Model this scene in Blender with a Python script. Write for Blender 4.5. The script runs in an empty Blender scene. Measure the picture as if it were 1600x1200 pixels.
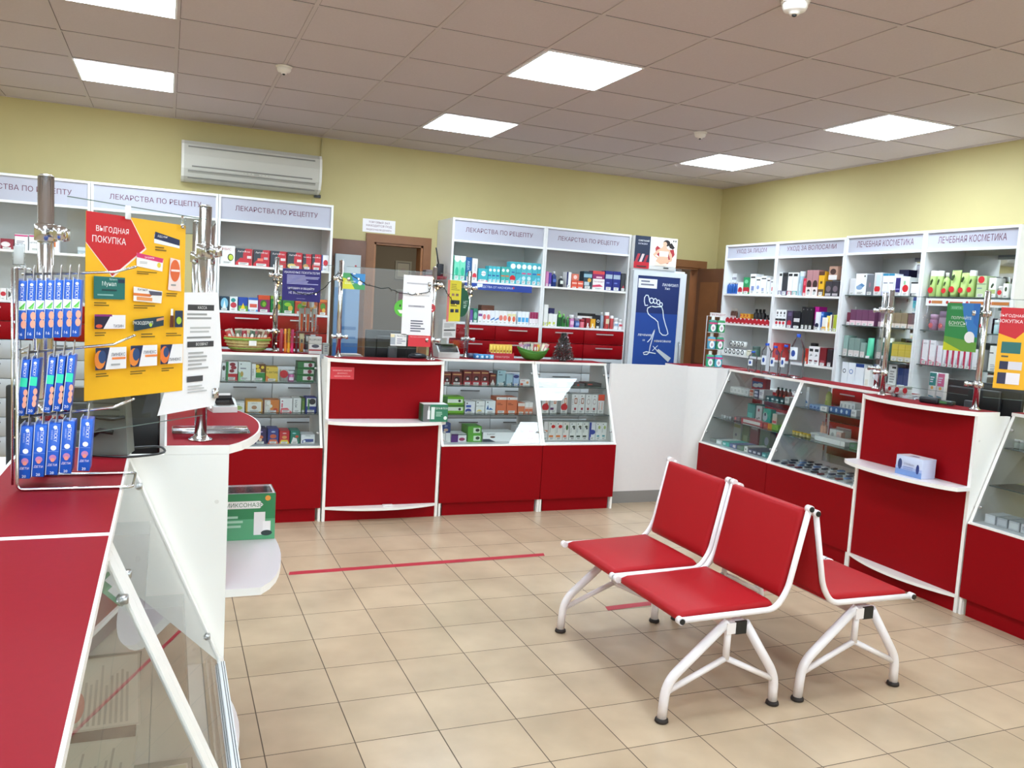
import bpy, bmesh, math, random
from mathutils import Vector, Matrix
from math import pi, sin, cos, radians as RAD
S = bpy.context.scene
C = S.collection
# ---------------------------------------------------------------- camera
CAMZ = 1.62
FPX = 1305.871                        # focal length in pixels of the 1600 px wide frame
CR = ((0.9236845, -0.3785689, 0.0590974), (0.0175983, -0.1121592, -0.9935344), (0.3827496, 0.9187523, -0.0969375))
cam = bpy.data.cameras.new('camera'); cam.sensor_width = 36; cam.lens = 36*FPX/1600
cam.clip_start = 0.05; cam.clip_end = 60
co = bpy.data.objects.new('camera', cam); C.objects.link(co)
co.matrix_world = Matrix(((CR[0][0], -CR[1][0], -CR[2][0], 0), (CR[0][1], -CR[1][1], -CR[2][1], 0), (CR[0][2], -CR[1][2], -CR[2][2], CAMZ), (0, 0, 0, 1)))
S.camera = co
# ---------------------------------------------------------------- world, exposure
w = bpy.data.worlds.new('world'); S.world = w; w.use_nodes = True
w.node_tree.nodes['Background'].inputs[0].default_value = (0.85, 0.92, 1, 1)
w.node_tree.nodes['Background'].inputs[1].default_value = 2.5
LAMP = 15.0                            # emission of the ceiling panels
S.view_settings.view_transform = 'Standard'; S.view_settings.look = 'None'
S.view_settings.gamma = 1; S.view_settings.use_curve_mapping = False
S.view_settings.exposure = 0.9
S.cycles.use_denoising = True
S.cycles.max_bounces = 10; S.cycles.diffuse_bounces = 5; S.cycles.glossy_bounces = 5
S.cycles.transparent_max_bounces = 24; S.cycles.transmission_bounces = 6
S.cycles.caustics_reflective = False; S.cycles.caustics_refractive = False

# ---------------------------------------------------------------- measuring: photo pixel -> place on a real plane
def ray(u, v):
    a = ((u-800)/FPX, (v-600)/FPX, 1.0)
    return [sum(CR[k][i]*a[k] for k in range(3)) for i in range(3)]
def atz(u, v, z):
    d = ray(u, v); t = (z-CAMZ)/d[2]; return Vector((d[0]*t, d[1]*t, z))
def aty(u, v, y):
    d = ray(u, v); t = y/d[1]; return Vector((d[0]*t, y, CAMZ+d[2]*t))
def atx(u, v, x):
    d = ray(u, v); t = x/d[0]; return Vector((x, d[1]*t, CAMZ+d[2]*t))

# ---------------------------------------------------------------- materials
def lin(c): return c/12.92 if c <= 0.04045 else ((c+0.055)/1.055)**2.4
def hexc(h):
    if len(h) == 3: h = ''.join(x*2 for x in h)
    return tuple(lin(int(h[i:i+2], 16)/255) for i in (0, 2, 4))
_M = {}
def mat(hx, rough=0.45, metal=0.0, spec=0.5, emit=0.0, noise=0.0, scale=30, bump=0.0, name=None):
    key = (hx, rough, metal, spec, emit, noise, scale, bump)
    if key in _M: return _M[key]
    m = bpy.data.materials.new(name or 'mat_'+hx); m.use_nodes = True
    nt = m.node_tree; b = nt.nodes['Principled BSDF']
    c = hexc(hx); b.inputs['Base Color'].default_value = (*c, 1)
    b.inputs['Roughness'].default_value = rough; b.inputs['Metallic'].default_value = metal
    b.inputs['Specular IOR Level'].default_value = spec
    if emit: b.inputs['Emission Color'].default_value = (*c, 1); b.inputs['Emission Strength'].default_value = emit
    if noise or bump:
        tc = nt.nodes.new('ShaderNodeTexCoord'); n = nt.nodes.new('ShaderNodeTexNoise'); n.inputs['Scale'].default_value = scale
        n.inputs['Detail'].default_value = 4
        nt.links.new(tc.outputs['Object'], n.inputs['Vector'])
        if noise:
            mx = nt.nodes.new('ShaderNodeMix'); mx.data_type = 'RGBA'
            mx.inputs[6].default_value = (*[max(0, x*(1-noise)) for x in c], 1); mx.inputs[7].default_value = (*[min(1, x*(1+noise)) for x in c], 1)
            nt.links.new(n.outputs['Fac'], mx.inputs[0]); nt.links.new(mx.outputs[2], b.inputs['Base Color'])
        if bump:
            bp = nt.nodes.new('ShaderNodeBump'); bp.inputs['Strength'].default_value = bump; bp.inputs['Distance'].default_value = 0.002
            nt.links.new(n.outputs['Fac'], bp.inputs['Height']); nt.links.new(bp.outputs[0], b.inputs['Normal'])
    _M[key] = m
    return m
def glassmat(name, tint=(0.95, 0.98, 0.97), ior=1.5, rough=0.0):
    m = bpy.data.materials.new(name); m.use_nodes = True; nt = m.node_tree; nt.nodes.clear()
    o = nt.nodes.new('ShaderNodeOutputMaterial'); t = nt.nodes.new('ShaderNodeBsdfTransparent'); t.inputs[0].default_value = (*tint, 1)
    g = nt.nodes.new('ShaderNodeBsdfGlossy'); g.inputs['Roughness'].default_value = rough; g.inputs[0].default_value = (1, 1, 1, 1)
    f = nt.nodes.new('ShaderNodeFresnel'); f.inputs[0].default_value = ior; mx = nt.nodes.new('ShaderNodeMixShader')
    nt.links.new(f.outputs[0], mx.inputs[0]); nt.links.new(t.outputs[0], mx.inputs[1]); nt.links.new(g.outputs[0], mx.inputs[2]); nt.links.new(mx.outputs[0], o.inputs[0])
    return m
WHITE = mat('eeeeee', 0.35, noise=0.02, name='white_laminate')
CREAM = mat('f6f3ee', 0.35, name='cream_edge')
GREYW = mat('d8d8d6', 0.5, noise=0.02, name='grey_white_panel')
REDL = mat('8c0610', 0.5, spec=0.1, noise=0.05, scale=60, bump=0.05, name='red_laminate')
REDT = mat('8a101e', 0.55, spec=0.1, noise=0.05, scale=60, bump=0.05, name='red_countertop')
CHROME = mat('d0d0d0', 0.2, 1.0, name='chrome')
STEEL = mat('b8b8b8', 0.3, 1.0, name='brushed_steel')
BLACK = mat('18181a', 0.4, name='black_plastic')
GLASS = glassmat('clear_glass')
GLASSE = glassmat('green_tinted_glass', (0.82, 0.9, 0.87))
PLAST = glassmat('clear_plastic', (0.93, 0.95, 0.97), 1.4, 0.08)
MIRROR = mat('e8ecea', 0.03, 1.0, name='mirror')

# ---------------------------------------------------------------- mesh builder
_TX = {}
def textdata(s):
    if s in _TX: return _TX[s]
    c = bpy.data.curves.new('t', 'FONT'); c.body = s; c.align_x = 'CENTER'; c.resolution_u = 2
    o = bpy.data.objects.new('t', c); C.objects.link(o)
    dg = bpy.context.evaluated_depsgraph_get(); dg.update()
    ev = o.evaluated_get(dg); m = ev.to_mesh()
    V = [(v.co.x, v.co.y) for v in m.vertices]; F = [tuple(p.vertices) for p in m.polygons]
    ev.to_mesh_clear(); bpy.data.objects.remove(o); bpy.data.curves.remove(c)
    if V:
        x0 = min(v[0] for v in V); x1 = max(v[0] for v in V); y0 = min(v[1] for v in V); y1 = max(v[1] for v in V)
        V = [((x-(x0+x1)/2)/(x1-x0), (y-(y0+y1)/2)/(y1-y0)) for x, y in V]
        _TX[s] = (V, F, (x1-x0)/(y1-y0))
    else: _TX[s] = ([], [], 1)
    return _TX[s]
class MB:
    def __init__(s): s.v = []; s.f = []; s.m = []; s.sm = []; s.mats = []
    def mi(s, m):
        if m not in s.mats: s.mats.append(m)
        return s.mats.index(m)
    def face(s, idx, m, smooth=False): s.f.append(tuple(idx)); s.m.append(s.mi(m)); s.sm.append(smooth)
    def quad(s, pts, m, smooth=False):
        n = len(s.v); s.v += [tuple(p) for p in pts]; s.face(range(n, n+len(pts)), m, smooth)
    def box(s, a, b, m, top=None, front=None):
        x0, y0, z0 = a; x1, y1, z1 = b; n = len(s.v)
        s.v += [(x0,y0,z0),(x1,y0,z0),(x1,y1,z0),(x0,y1,z0),(x0,y0,z1),(x1,y0,z1),(x1,y1,z1),(x0,y1,z1)]
        for q, mm in (((0,3,2,1), m), ((4,5,6,7), top or m), ((0,1,5,4), front or m), ((1,2,6,5), m), ((2,3,7,6), m), ((3,0,4,7), m)):
            s.face([n+i for i in q], mm)
    def bevbox(s, a, b, m, r=0.004, seg=2, M=None):
        bm = bmesh.new(); bmesh.ops.create_cube(bm, size=1)
        c = [(a[i]+b[i])/2 for i in range(3)]; d = [abs(b[i]-a[i]) for i in range(3)]
        for v in bm.verts: v.co = Vector([v.co[i]*d[i]+c[i] for i in range(3)])
        r = min(r, min(d)*0.45)
        bmesh.ops.bevel(bm, geom=bm.edges[:], offset=r, segments=seg, profile=0.6, affect='EDGES')
        s.addbm(bm, m, M, True)
    def addbm(s, bm, m, M=None, smooth=False):
        n = len(s.v); bm.verts.index_update()
        s.v += [tuple((M @ v.co) if M else v.co) for v in bm.verts]
        for f in bm.faces: s.face([n+v.index for v in f.verts], m, smooth)
        bm.free()
    def prism(s, poly, z0, z1, m, top=None, side=None, fn=None):
        # poly: (x,y) list counter-clockwise seen from +z; fn maps (x,y,z) to another frame
        fn = fn or (lambda x, y, z: (x, y, z)); n = len(s.v); k = len(poly)
        s.v += [fn(x, y, z0) for x, y in poly]+[fn(x, y, z1) for x, y in poly]
        s.face([n+i for i in range(k)][::-1], m); s.face([n+k+i for i in range(k)], top or m)
        for i in range(k): j = (i+1) % k; s.face((n+i, n+j, n+k+j, n+k+i), side or m)
    def tube(s, pts, r, m, seg=10, cap=True, closed=False):
        P = [Vector(p) for p in pts]; rr = r if isinstance(r, (list, tuple)) else [r]*len(P)
        n = len(s.v); k = len(P); prev = None
        for i, p in enumerate(P):
            if closed: t = (P[(i+1) % k]-P[i-1])
            else: t = (P[min(i+1, k-1)]-P[max(i-1, 0)])
            t = t.normalized() if t.length > 1e-9 else Vector((0, 0, 1))
            if prev is None: a = t.orthogonal().normalized()
            else:
                a = prev-t*prev.dot(t); a = a.normalized() if a.length > 1e-6 else t.orthogonal().normalized()
            prev = a; b = t.cross(a)
            for j in range(seg):
                th = 2*pi*j/seg; s.v.append(tuple(p+(a*cos(th)+b*sin(th))*rr[i]))
        for i in range(k if closed else k-1):
            for j in range(seg):
                i2 = (i+1) % k; s.face((n+i*seg+j, n+i*seg+(j+1) % seg, n+i2*seg+(j+1) % seg, n+i2*seg+j), m, True)
        if cap and not closed:
            s.face([n+j for j in range(seg)][::-1], m); s.face([n+(k-1)*seg+j for j in range(seg)], m)
    def lathe(s, prof, m, c=(0, 0, 0), seg=20, sx=1, sy=1, mats=None):
        n = len(s.v); k = len(prof)
        for r, z in prof:
            for j in range(seg):
                th = 2*pi*j/seg; s.v.append((c[0]+r*cos(th)*sx, c[1]+r*sin(th)*sy, c[2]+z))
        for i in range(k-1):
            mm = mats[i] if mats else m
            for j in range(seg): s.face((n+i*seg+j, n+i*seg+(j+1) % seg, n+(i+1)*seg+(j+1) % seg, n+(i+1)*seg+j), mm, True)
        if prof[0][0] > 1e-5: s.face([n+j for j in range(seg)][::-1], mats[0] if mats else m)
        if prof[-1][0] > 1e-5: s.face([n+(k-1)*seg+j for j in range(seg)], mats[-1] if mats else m)
    def text(s, t, o, size_w, size_h, m, xd=(1, 0, 0), yd=(0, 0, 1)):
        V, F, asp = textdata(t); n = len(s.v); o = Vector(o); xd = Vector(xd); yd = Vector(yd)
        if size_h is None: size_h = size_w/asp
        if size_w is None: size_w = size_h*asp
        s.v += [tuple(o+xd*(x*size_w)+yd*(y*size_h)) for x, y in V]
        for f in F: s.face([n+i for i in f], m)
    def build(s, name, parent=None, loc=(0, 0, 0), rz=0.0):
        me = bpy.data.meshes.new(name); me.from_pydata(s.v, [], s.f)
        for m in s.mats: me.materials.append(m)
        me.polygons.foreach_set('material_index', s.m); me.polygons.foreach_set('use_smooth', s.sm); me.update()
        o = bpy.data.objects.new(name, me); C.objects.link(o); o.location = loc; o.rotation_euler = (0, 0, rz)
        if parent: o.parent = parent
        return o
def tag(o, label, cat, group=None, kind=None):
    o['label'] = label; o['category'] = cat
    if group: o['group'] = group
    if kind: o['kind'] = kind
    return o
def struct(o): o['kind'] = 'structure'; return o
def thing(name, label, cat, loc=(0, 0, 0), rz=0, group=None):
    o = bpy.data.objects.new(name, None); o.empty_display_size = 0.05; C.objects.link(o); o.location = loc; o.rotation_euler = (0, 0, rz)
    return tag(o, label, cat, group)
def copy_tree(o, parent=None):
    c = o.copy(); C.objects.link(c)
    if parent: c.parent = parent
    for ch in o.children: copy_tree(ch, c)
    return c

# a printed face: decals a fraction of a millimetre proud of the card, drawn in fractions of width and height
def printed(mb, w, h, design, y=0.0, x0=None, z0=0.0, step=0.00025, rough=0.45):
    if x0 is None: x0 = -w/2
    k = 0
    for tok in design.split():
        k += 1; yy = y-step*k; c = tok[0]; a = tok[1:].split(','); P = lambda fx, fz: (x0+fx*w, yy, z0+fz*h)
        if c == 't' or c == 'v':                                     # t cx,cy,height,colour,text   (v: rotated a quarter turn)
            cx, cy, sz = map(float, a[:3]); m = mat(a[3], 0.5); s_ = ','.join(a[4:]).replace('_', ' ')
            V, F, asp = textdata(s_); hh = sz*h if c == 't' else sz*w; ww = hh*asp
            lim = (w if c == 't' else h)*0.94
            if ww > lim: hh *= lim/ww; ww = lim
            if c == 't': mb.text(s_, P(cx, cy), ww, hh, m)
            else: mb.text(s_, P(cx, cy), ww, hh, m, (0, 0, -1), (1, 0, 0))
            continue
        m = mat(a[-1], rough); f = [float(q) for q in a[:-1]]
        if c == 'r': mb.quad([P(f[0], f[1]), P(f[2], f[1]), P(f[2], f[3]), P(f[0], f[3])], m)
        elif c == 'o': mb.quad([P(f[0]+f[2]*cos(2*pi*i/20), f[1]+f[3]*sin(2*pi*i/20)) for i in range(20)], m)
        elif c == 'd':                                               # round disc: radius in fractions of the width
            mb.quad([(x0+f[0]*w+f[2]*w*cos(2*pi*i/20), yy, z0+f[1]*h+f[2]*w*sin(2*pi*i/20)) for i in range(20)], m)
        elif c == 'p': mb.quad([P(f[i], f[i+1]) for i in range(0, len(f), 2)], m)
        elif c == 'l':                                               # ribbon: thickness (fraction of width), then points
            th = f[0]*w/2; pts = [Vector(P(f[i], f[i+1])) for i in range(1, len(f), 2)]; n = len(mb.v)
            for i, p in enumerate(pts):
                t = (pts[min(i+1, len(pts)-1)]-pts[max(i-1, 0)]).normalized(); q = Vector((-t.z, 0, t.x))*th
                mb.v += [tuple(p+q), tuple(p-q)]
            for i in range(len(pts)-1): mb.face((n+2*i, n+2*i+1, n+2*i+3, n+2*i+2), m)
        elif c == 'x':                                               # x x0,y0,x1,y1,rows,colour : lines of small print
            r_ = int(f[4]); rnd = random.Random(int(f[0]*991+f[1]*77+r_))
            for i in range(r_):
                zc = f[3]-(f[3]-f[1])*(i+0.5)/r_; hh = (f[3]-f[1])/r_*0.25; xx = f[0]+(f[2]-f[0])*rnd.uniform(0.55, 1)
                mb.quad([P(f[0], zc-hh), P(xx, zc-hh), P(xx, zc+hh), P(f[0], zc+hh)], m)

TAGL = 'r.18,.02,.8,.17,e8e8e4 x.24,.05,.72,.15,2,888'
_PC = {}
def carton_mb(w, h, d, base, design, seed=0):
    mb = MB(); m = mat(base, 0.42)
    b = 0.0008
    mb.bevbox((-w/2, 0, 0), (w/2, d, h), m, min(0.0015, w*0.05), 1)
    for i in range(len(mb.sm)): mb.sm[i] = False
    mb.quad([(-w/2+b*2, d*0.12, h+0.0002), (w/2-b*2, d*0.12, h+0.0002), (w/2-b*2, d*0.14, h+0.0002), (-w/2+b*2, d*0.14, h+0.0002)], mat('777', 0.6))
    printed(mb, w, h, design or 'x.15,.35,.85,.75,5,889')
    return mb
def bottle_mb(w, h, d, base, cap, design, shape):
    mb = MB(); r = w/2; mb_ = mat(base, 0.3) if base != 'clear' else PLAST; mc = mat(cap, 0.35)
    if shape == 'bot':
        prof = [(r*.9, 0), (r, h*.02), (r, h*.66), (r*.85, h*.74), (r*.42, h*.8), (r*.42, h*.83), (r*.5, h*.83), (r*.5, h*.99), (r*.46, h)]
        mats = [mb_]*5+[mc]*4
    elif shape == 'jar':
        prof = [(r*.94, 0), (r, h*.04), (r, h*.66), (r*.9, h*.7), (r*.98, h*.7), (r*.98, h*.97), (r*.93, h)]
        mats = [mb_]*3+[mc]*4
    elif shape == 'cyl':
        prof = [(r*.96, 0), (r, h*.03), (r, h*.78), (r*.96, h*.8), (r*.96, h*.97), (r*.9, h)]
        mats = [mb_]*3+[mc]*3
    else:  # tube standing on its cap, flattened towards the crimp
        n = 16; prof = None
        rings = [(r*.8, r*.8, 0), (r*.85, r*.85, h*.14), (r*.97, r*.8, h*.16), (r, r*.7, h*.5), (r*1.03, r*.25, h*.95), (r*1.05, r*.05, h)]
        k0 = len(mb.v)
        for a, b2, z in rings:
            for j in range(n): mb.v.append((a*cos(2*pi*j/n), r*.85+b2*sin(2*pi*j/n), z))
        for i in range(len(rings)-1):
            for j in range(n): mb.face((k0+i*n+j, k0+i*n+(j+1) % n, k0+(i+1)*n+(j+1) % n, k0+(i+1)*n+j), mc if i < 1 else mb_, True)
        mb.face([k0+j for j in range(n)][::-1], mc); mb.face([k0+(len(rings)-1)*n+j for j in range(n)], mb_)
    if prof: mb.lathe(prof, mb_, (0, r, 0), 18, mats=mats)
    if design: printed(mb, w*0.86, h, design, -0.0008)
    return mb
ORD = ['first', 'second', 'third', 'fourth', 'fifth', 'sixth', 'seventh', 'eighth', 'ninth', 'tenth', 'eleventh', 'twelfth']
NUM = ['', 'one', 'two', 'three', 'four', 'five', 'six', 'seven', 'eight', 'nine', 'ten', 'eleven', 'twelve']
KN = {'box': ('medicine_box', 'box'), 'bot': ('bottle', 'bottle'), 'jar': ('jar', 'jar'), 'cyl': ('spray_can', 'can'), 'tub': ('cream_tube', 'tube')}
LIM = {'left front case': (.182, 1.003), 'middle front case': (1.917, 2.698), 'right front case': (2.744, 3.35), 'case under water bottles': (5.87, 5.03), 'case left of right station': (4.985, 4.168)}
def row(plane, zs, place, items, d=0.09, price=True, lim=None):
    """a shelf row: plane ('y',value) faces -y, ('x',value) faces -x; every entry is u0,u1,vtop,kind,look,colour,design,options"""
    ax, pv = plane
    for it in items:
        u0, u1, vt, kind, look, base, design = it[:7]; op = it[7] if len(it) > 7 else {}
        n = op.get('n', 1); dd = op.get('d', d); back = op.get('b', 0.0); zb = zs+op.get('z', 0.0)+0.0006
        f = aty if ax == 'y' else atx; p = pv+back
        e0 = f(u0, vt, p); e1 = f(u1, vt, p); vm = f((u0+u1)/2, vt, p)
        a0 = e0.x if ax == 'y' else e0.y; a1 = e1.x if ax == 'y' else e1.y
        # the pixel span was read at the top edge; verticals run straight down
        if lim is None:
            for k_, v_ in LIM.items():
                if place.endswith(k_): lim = v_
        if lim:
            lo, hi = min(lim), max(lim); a0 = min(max(a0, lo), hi); a1 = min(max(a1, lo), hi)
            if abs(a1-a0) < 0.012: print('SQUEEZED', look, place)
        W = abs(a1-a0)/n; H = max(op.get('h', vm.z-zb), 0.008)
        cap = op.get('cap', 'eee')
        if kind == 'box':
            ds = (design or '')+((' '+TAGL) if price and op.get('tag', 1) and H > 0.05 else '')
            mb = carton_mb(W*0.965, H, dd, base, ds.strip())
        else:
            mb = bottle_mb(min(W*0.965, op.get('w', 1)), H, dd, base, cap, design, kind)
        proto = None; name, cat = KN[kind]; name = op.get('name', name); cat = op.get('cat', cat)
        for i in range(n):
            t = (i+0.5)/n; a = a0+(a1-a0)*t
            loc = (a, p, zb) if ax == 'y' else (p, a, zb)
            if proto is None: o = mb.build(name, None, loc, 0 if ax == 'y' else -pi/2); proto = o
            else: o = proto.copy(); C.objects.link(o); o.location = loc
            lab = look if n == 1 else look+', '+ORD[i]+' of '+NUM[n]
            tag(o, lab+', '+place, cat, cat+' row '+place)
# ================================================================ the room
XL, XR, YB, YF, ZC = -4.2, 5.45, 7.57, -2.6, 2.958
def floormat():
    m = bpy.data.materials.new('floor_tiles'); m.use_nodes = True; nt = m.node_tree; b = nt.nodes['Principled BSDF']; L = nt.links
    tc = nt.nodes.new('ShaderNodeTexCoord'); mp = nt.nodes.new('ShaderNodeMapping'); mp.inputs['Location'].default_value = (-0.3406, -4.1233, 0)
    br = nt.nodes.new('ShaderNodeTexBrick'); br.offset = 0; br.squash = 1
    for k, v in (('Scale', 1), ('Mortar Size', 0.0022), ('Mortar Smooth', 0.1), ('Bias', 0), ('Brick Width', 0.31713), ('Row Height', 0.31713)): br.inputs[k].default_value = v
    br.inputs['Color1'].default_value = (*hexc('c1a98d'), 1); br.inputs['Color2'].default_value = (*hexc('b9a185'), 1); br.inputs['Mortar'].default_value = (*hexc('54422f'), 1)
    n = nt.nodes.new('ShaderNodeTexNoise'); n.inputs['Scale'].default_value = 3.0; n.inputs['Detail'].default_value = 6
    mx = nt.nodes.new('ShaderNodeMix'); mx.data_type = 'RGBA'; mx.blend_type = 'MULTIPLY'; mx.inputs[0].default_value = 1
    cr = nt.nodes.new('ShaderNodeValToRGB'); cr.color_ramp.elements[0].color = (0.84, 0.84, 0.84, 1); cr.color_ramp.elements[0].position = 0.3; cr.color_ramp.elements[1].color = (1.04, 1.04, 1.04, 1); cr.color_ramp.elements[1].position = 0.65
    L.new(tc.outputs['Object'], mp.inputs[0]); L.new(mp.outputs[0], br.inputs[0]); L.new(tc.outputs['Object'], n.inputs[0]); L.new(n.outputs[0], cr.inputs[0])
    L.new(br.outputs[0], mx.inputs[6]); L.new(cr.outputs[0], mx.inputs[7]); L.new(mx.outputs[2], b.inputs['Base Color'])
    r = nt.nodes.new('ShaderNodeMapRange'); r.inputs[3].default_value = 0.24; r.inputs[4].default_value = 0.8; L.new(br.outputs['Fac'], r.inputs[0]); L.new(r.outputs[0], b.inputs['Roughness'])
    bp = nt.nodes.new('ShaderNodeBump'); bp.invert = True; bp.inputs['Strength'].default_value = 0.4; bp.inputs['Distance'].default_value = 0.002; L.new(br.outputs['Fac'], bp.inputs['Height']); L.new(bp.outputs[0], b.inputs['Normal'])
    return m
mb = MB(); mb.box((XL, YF, -0.1), (XR, YB+2.6, 0), floormat()); struct(mb.build('floor'))
CEIL = mat('c6babb', 0.85, noise=0.06, scale=90, bump=0.35, name='mineral_ceiling_tile')
WALLY = mat('c6b884', 0.7, noise=0.03, scale=6, name='yellow_wall_paint')
mb = MB(); mb.box((XL, YF, ZC), (XR, YB, ZC+0.1), CEIL); struct(mb.build('ceiling'))
# suspended grid: tee bars on a 0.6 m module
mb = MB(); TEE = mat('c2b6b4', 0.6, name='tee_bar'); DK = mat('5a4f48', 0.8, name='tee_shadow_gap')
gx = [0.626+0.6*i for i in range(-8, 9) if XL < 0.626+0.6*i < XR]; gy = [4.168+0.6*j for j in range(-12, 6) if YF < 4.168+0.6*j < YB]
for x in gx:
    mb.box((x-0.012, YF, ZC-0.004), (x+0.009, YB, ZC-0.0005), TEE); mb.box((x+0.009, YF, ZC-0.0015), (x+0.0115, YB, ZC-0.0004), DK)
for y in gy:
    mb.box((XL, y-0.012, ZC-0.0042), (XR, y+0.009, ZC-0.0006), TEE); mb.box((XL, y-0.0145, ZC-0.0015), (XR, y-0.012, ZC-0.0004), DK)
mb.box((XL, YB-0.02, ZC-0.006), (XR, YB, ZC-0.0005), TEE); mb.box((XR-0.02, YF, ZC-0.006), (XR, YB-0.02, ZC-0.0005), TEE)
struct(mb.build('trim_1'))
# back wall with two doorways
D1 = (1.72, 2.18, 2.09); D2 = (4.80, 5.24, 2.10)
mb = MB(); T = 0.14
for a, b_ in ((XL, D1[0]), (D1[1], D2[0]), (D2[1], XR)): mb.box((a, YB, 0), (b_, YB+T, ZC), WALLY)
for d in (D1, D2): mb.box((d[0], YB, d[2]), (d[1], YB+T, ZC), WALLY)
struct(mb.build('wall_back'))
mb = MB(); mb.box((XR, YF, 0), (XR+0.12, YB+T, ZC), WALLY); struct(mb.build('wall_right'))
mb = MB(); mb.box((XL-0.12, YF, 0), (XL, YB+T, ZC), WALLY); struct(mb.build('wall_left'))
mb = MB()                                      # shop front behind the camera, with a wide window to the street
mb.box((XL, YF-0.15, 0), (XR, YF, 0.8), WALLY); mb.box((XL, YF-0.15, 2.5), (XR, YF, ZC), WALLY); mb.box((XL, YF-0.15, 0.8), (-3, YF, 2.5), WALLY); mb.box((4.6, YF-0.15, 0.8), (XR, YF, 2.5), WALLY)
struct(mb.build('wall_front'))
mb = MB(); wf = mat('efefef', 0.4, name='window_frame_white')
for x in (-3, -1.1, 0.8, 2.7, 4.55): mb.box((x, YF-0.1, 0.8), (x+0.05, YF-0.04, 2.5), wf)
mb.box((-3, YF-0.1, 0.8), (4.6, YF-0.04, 0.85), wf); mb.box((-3, YF-0.1, 2.45), (4.6, YF-0.04, 2.5), wf); mb.box((-2.95, YF-0.075, 0.85), (4.55, YF-0.07, 2.45), GLASS)
struct(mb.build('window_1'))
# rooms behind the doorways
BR = mat('8f8068', 0.8, name='storeroom_wall'); BKZ = mat('4a4a4c', 0.6, name='dark_cabinet')
mb = MB(); y0, y1 = YB+T, YB+2.4
mb.box((0.6, y1, 0), (3.6, y1+0.1, 2.8), BR); mb.box((0.5, y0, 0), (0.6, y1+0.1, 2.8), BR); mb.box((3.5, y0, 0), (3.6, y1, 2.8), BR); mb.box((0.5, y0, 2.7), (3.6, y1+0.1, 2.8), BR)
mb.box((4.2, y1, 0), (6.6, y1+0.1, 2.8), BR); mb.box((4.1, y0, 0), (4.2, y1+0.1, 2.8), BR); mb.box((6.5, y0, 0), (6.6, y1, 2.8), BR); mb.box((4.1, y0, 2.7), (6.6, y1+0.1, 2.8), BR); mb.box((XR+.12, y0-.01, 0), (6.6, y0, 2.8), BR)
struct(mb.build('wall_storeroom'))
# wooden door frames and leaves
WOOD = mat('8a5a38', 0.45, noise=0.18, scale=9, name='brown_door_wood'); WOODD = mat('6b4430', 0.45, noise=0.2, scale=9, name='dark_door_wood'); WOODL = mat('a06a42', 0.45, noise=0.12, scale=9, name='light_frame_wood')
def frame(name, x0, x1, z, cw=0.075):
    mb = MB()
    mb.box((x0-cw, YB-0.02, 0), (x0, YB-0.0005, z+cw), WOOD); mb.box((x1, YB-0.02, 0), (x1+cw, YB-0.0005, z+cw), WOOD); mb.box((x0, YB-0.02, z), (x1, YB-0.0005, z+cw), WOOD)
    mb.box((x0, YB-0.005, 0), (x0+0.02, YB+T, z), WOODL); mb.box((x1-0.02, YB-0.005, 0), (x1, YB+T, z), WOODL); mb.box((x0, YB-0.005, z-0.02), (x1, YB+T, z), WOOD)
    return struct(mb.build(name))
frame('door_1', D1[0], D1[1], D1[2]); frame('door_2', D2[0], D2[1], D2[2])
t = thing('door_leaf', 'brown wooden door leaf folded flat against the wall beside the doorway', 'door', (1.32, YB-0.06, 0))
mb = MB(); mb.bevbox((0, 0, 0.01), (0.32, 0.035, 2.09), WOODD, 0.004); mb.box((0.045, -0.006, 0.3), (0.275, 0.0, 0.95), WOOD); mb.box((0.045, -0.006, 1.1), (0.275, 0.0, 1.95), WOOD); mb.build('door_panel', t)
mb = MB(); mb.tube([(0.30, -0.0, 1.02), (0.30, -0.03, 1.02)], 0.009, CHROME); mb.build('door_handle', t)
t = thing('door_leaf', 'dark brown door leaf standing open at the right-hand back doorway', 'door', (5.235, YB-0.03, 0), RAD(-84))
mb = MB(); mb.bevbox((0.0, -0.04, 0.01), (0.40, 0.0, 2.09), WOODD, 0.004); mb.box((0.06, -0.046, 0.3), (0.34, -0.04, 0.95), WOOD); mb.box((0.06, -0.046, 1.1), (0.34, -0.04, 1.95), WOOD); mb.build('door_panel', t)
mb = MB(); mb.tube([(0.35, -0.045, 1.0), (0.35, -0.09, 1.0), (0.26, -0.09, 1.0)], 0.009, CHROME); mb.build('door_handle', t)

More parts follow.
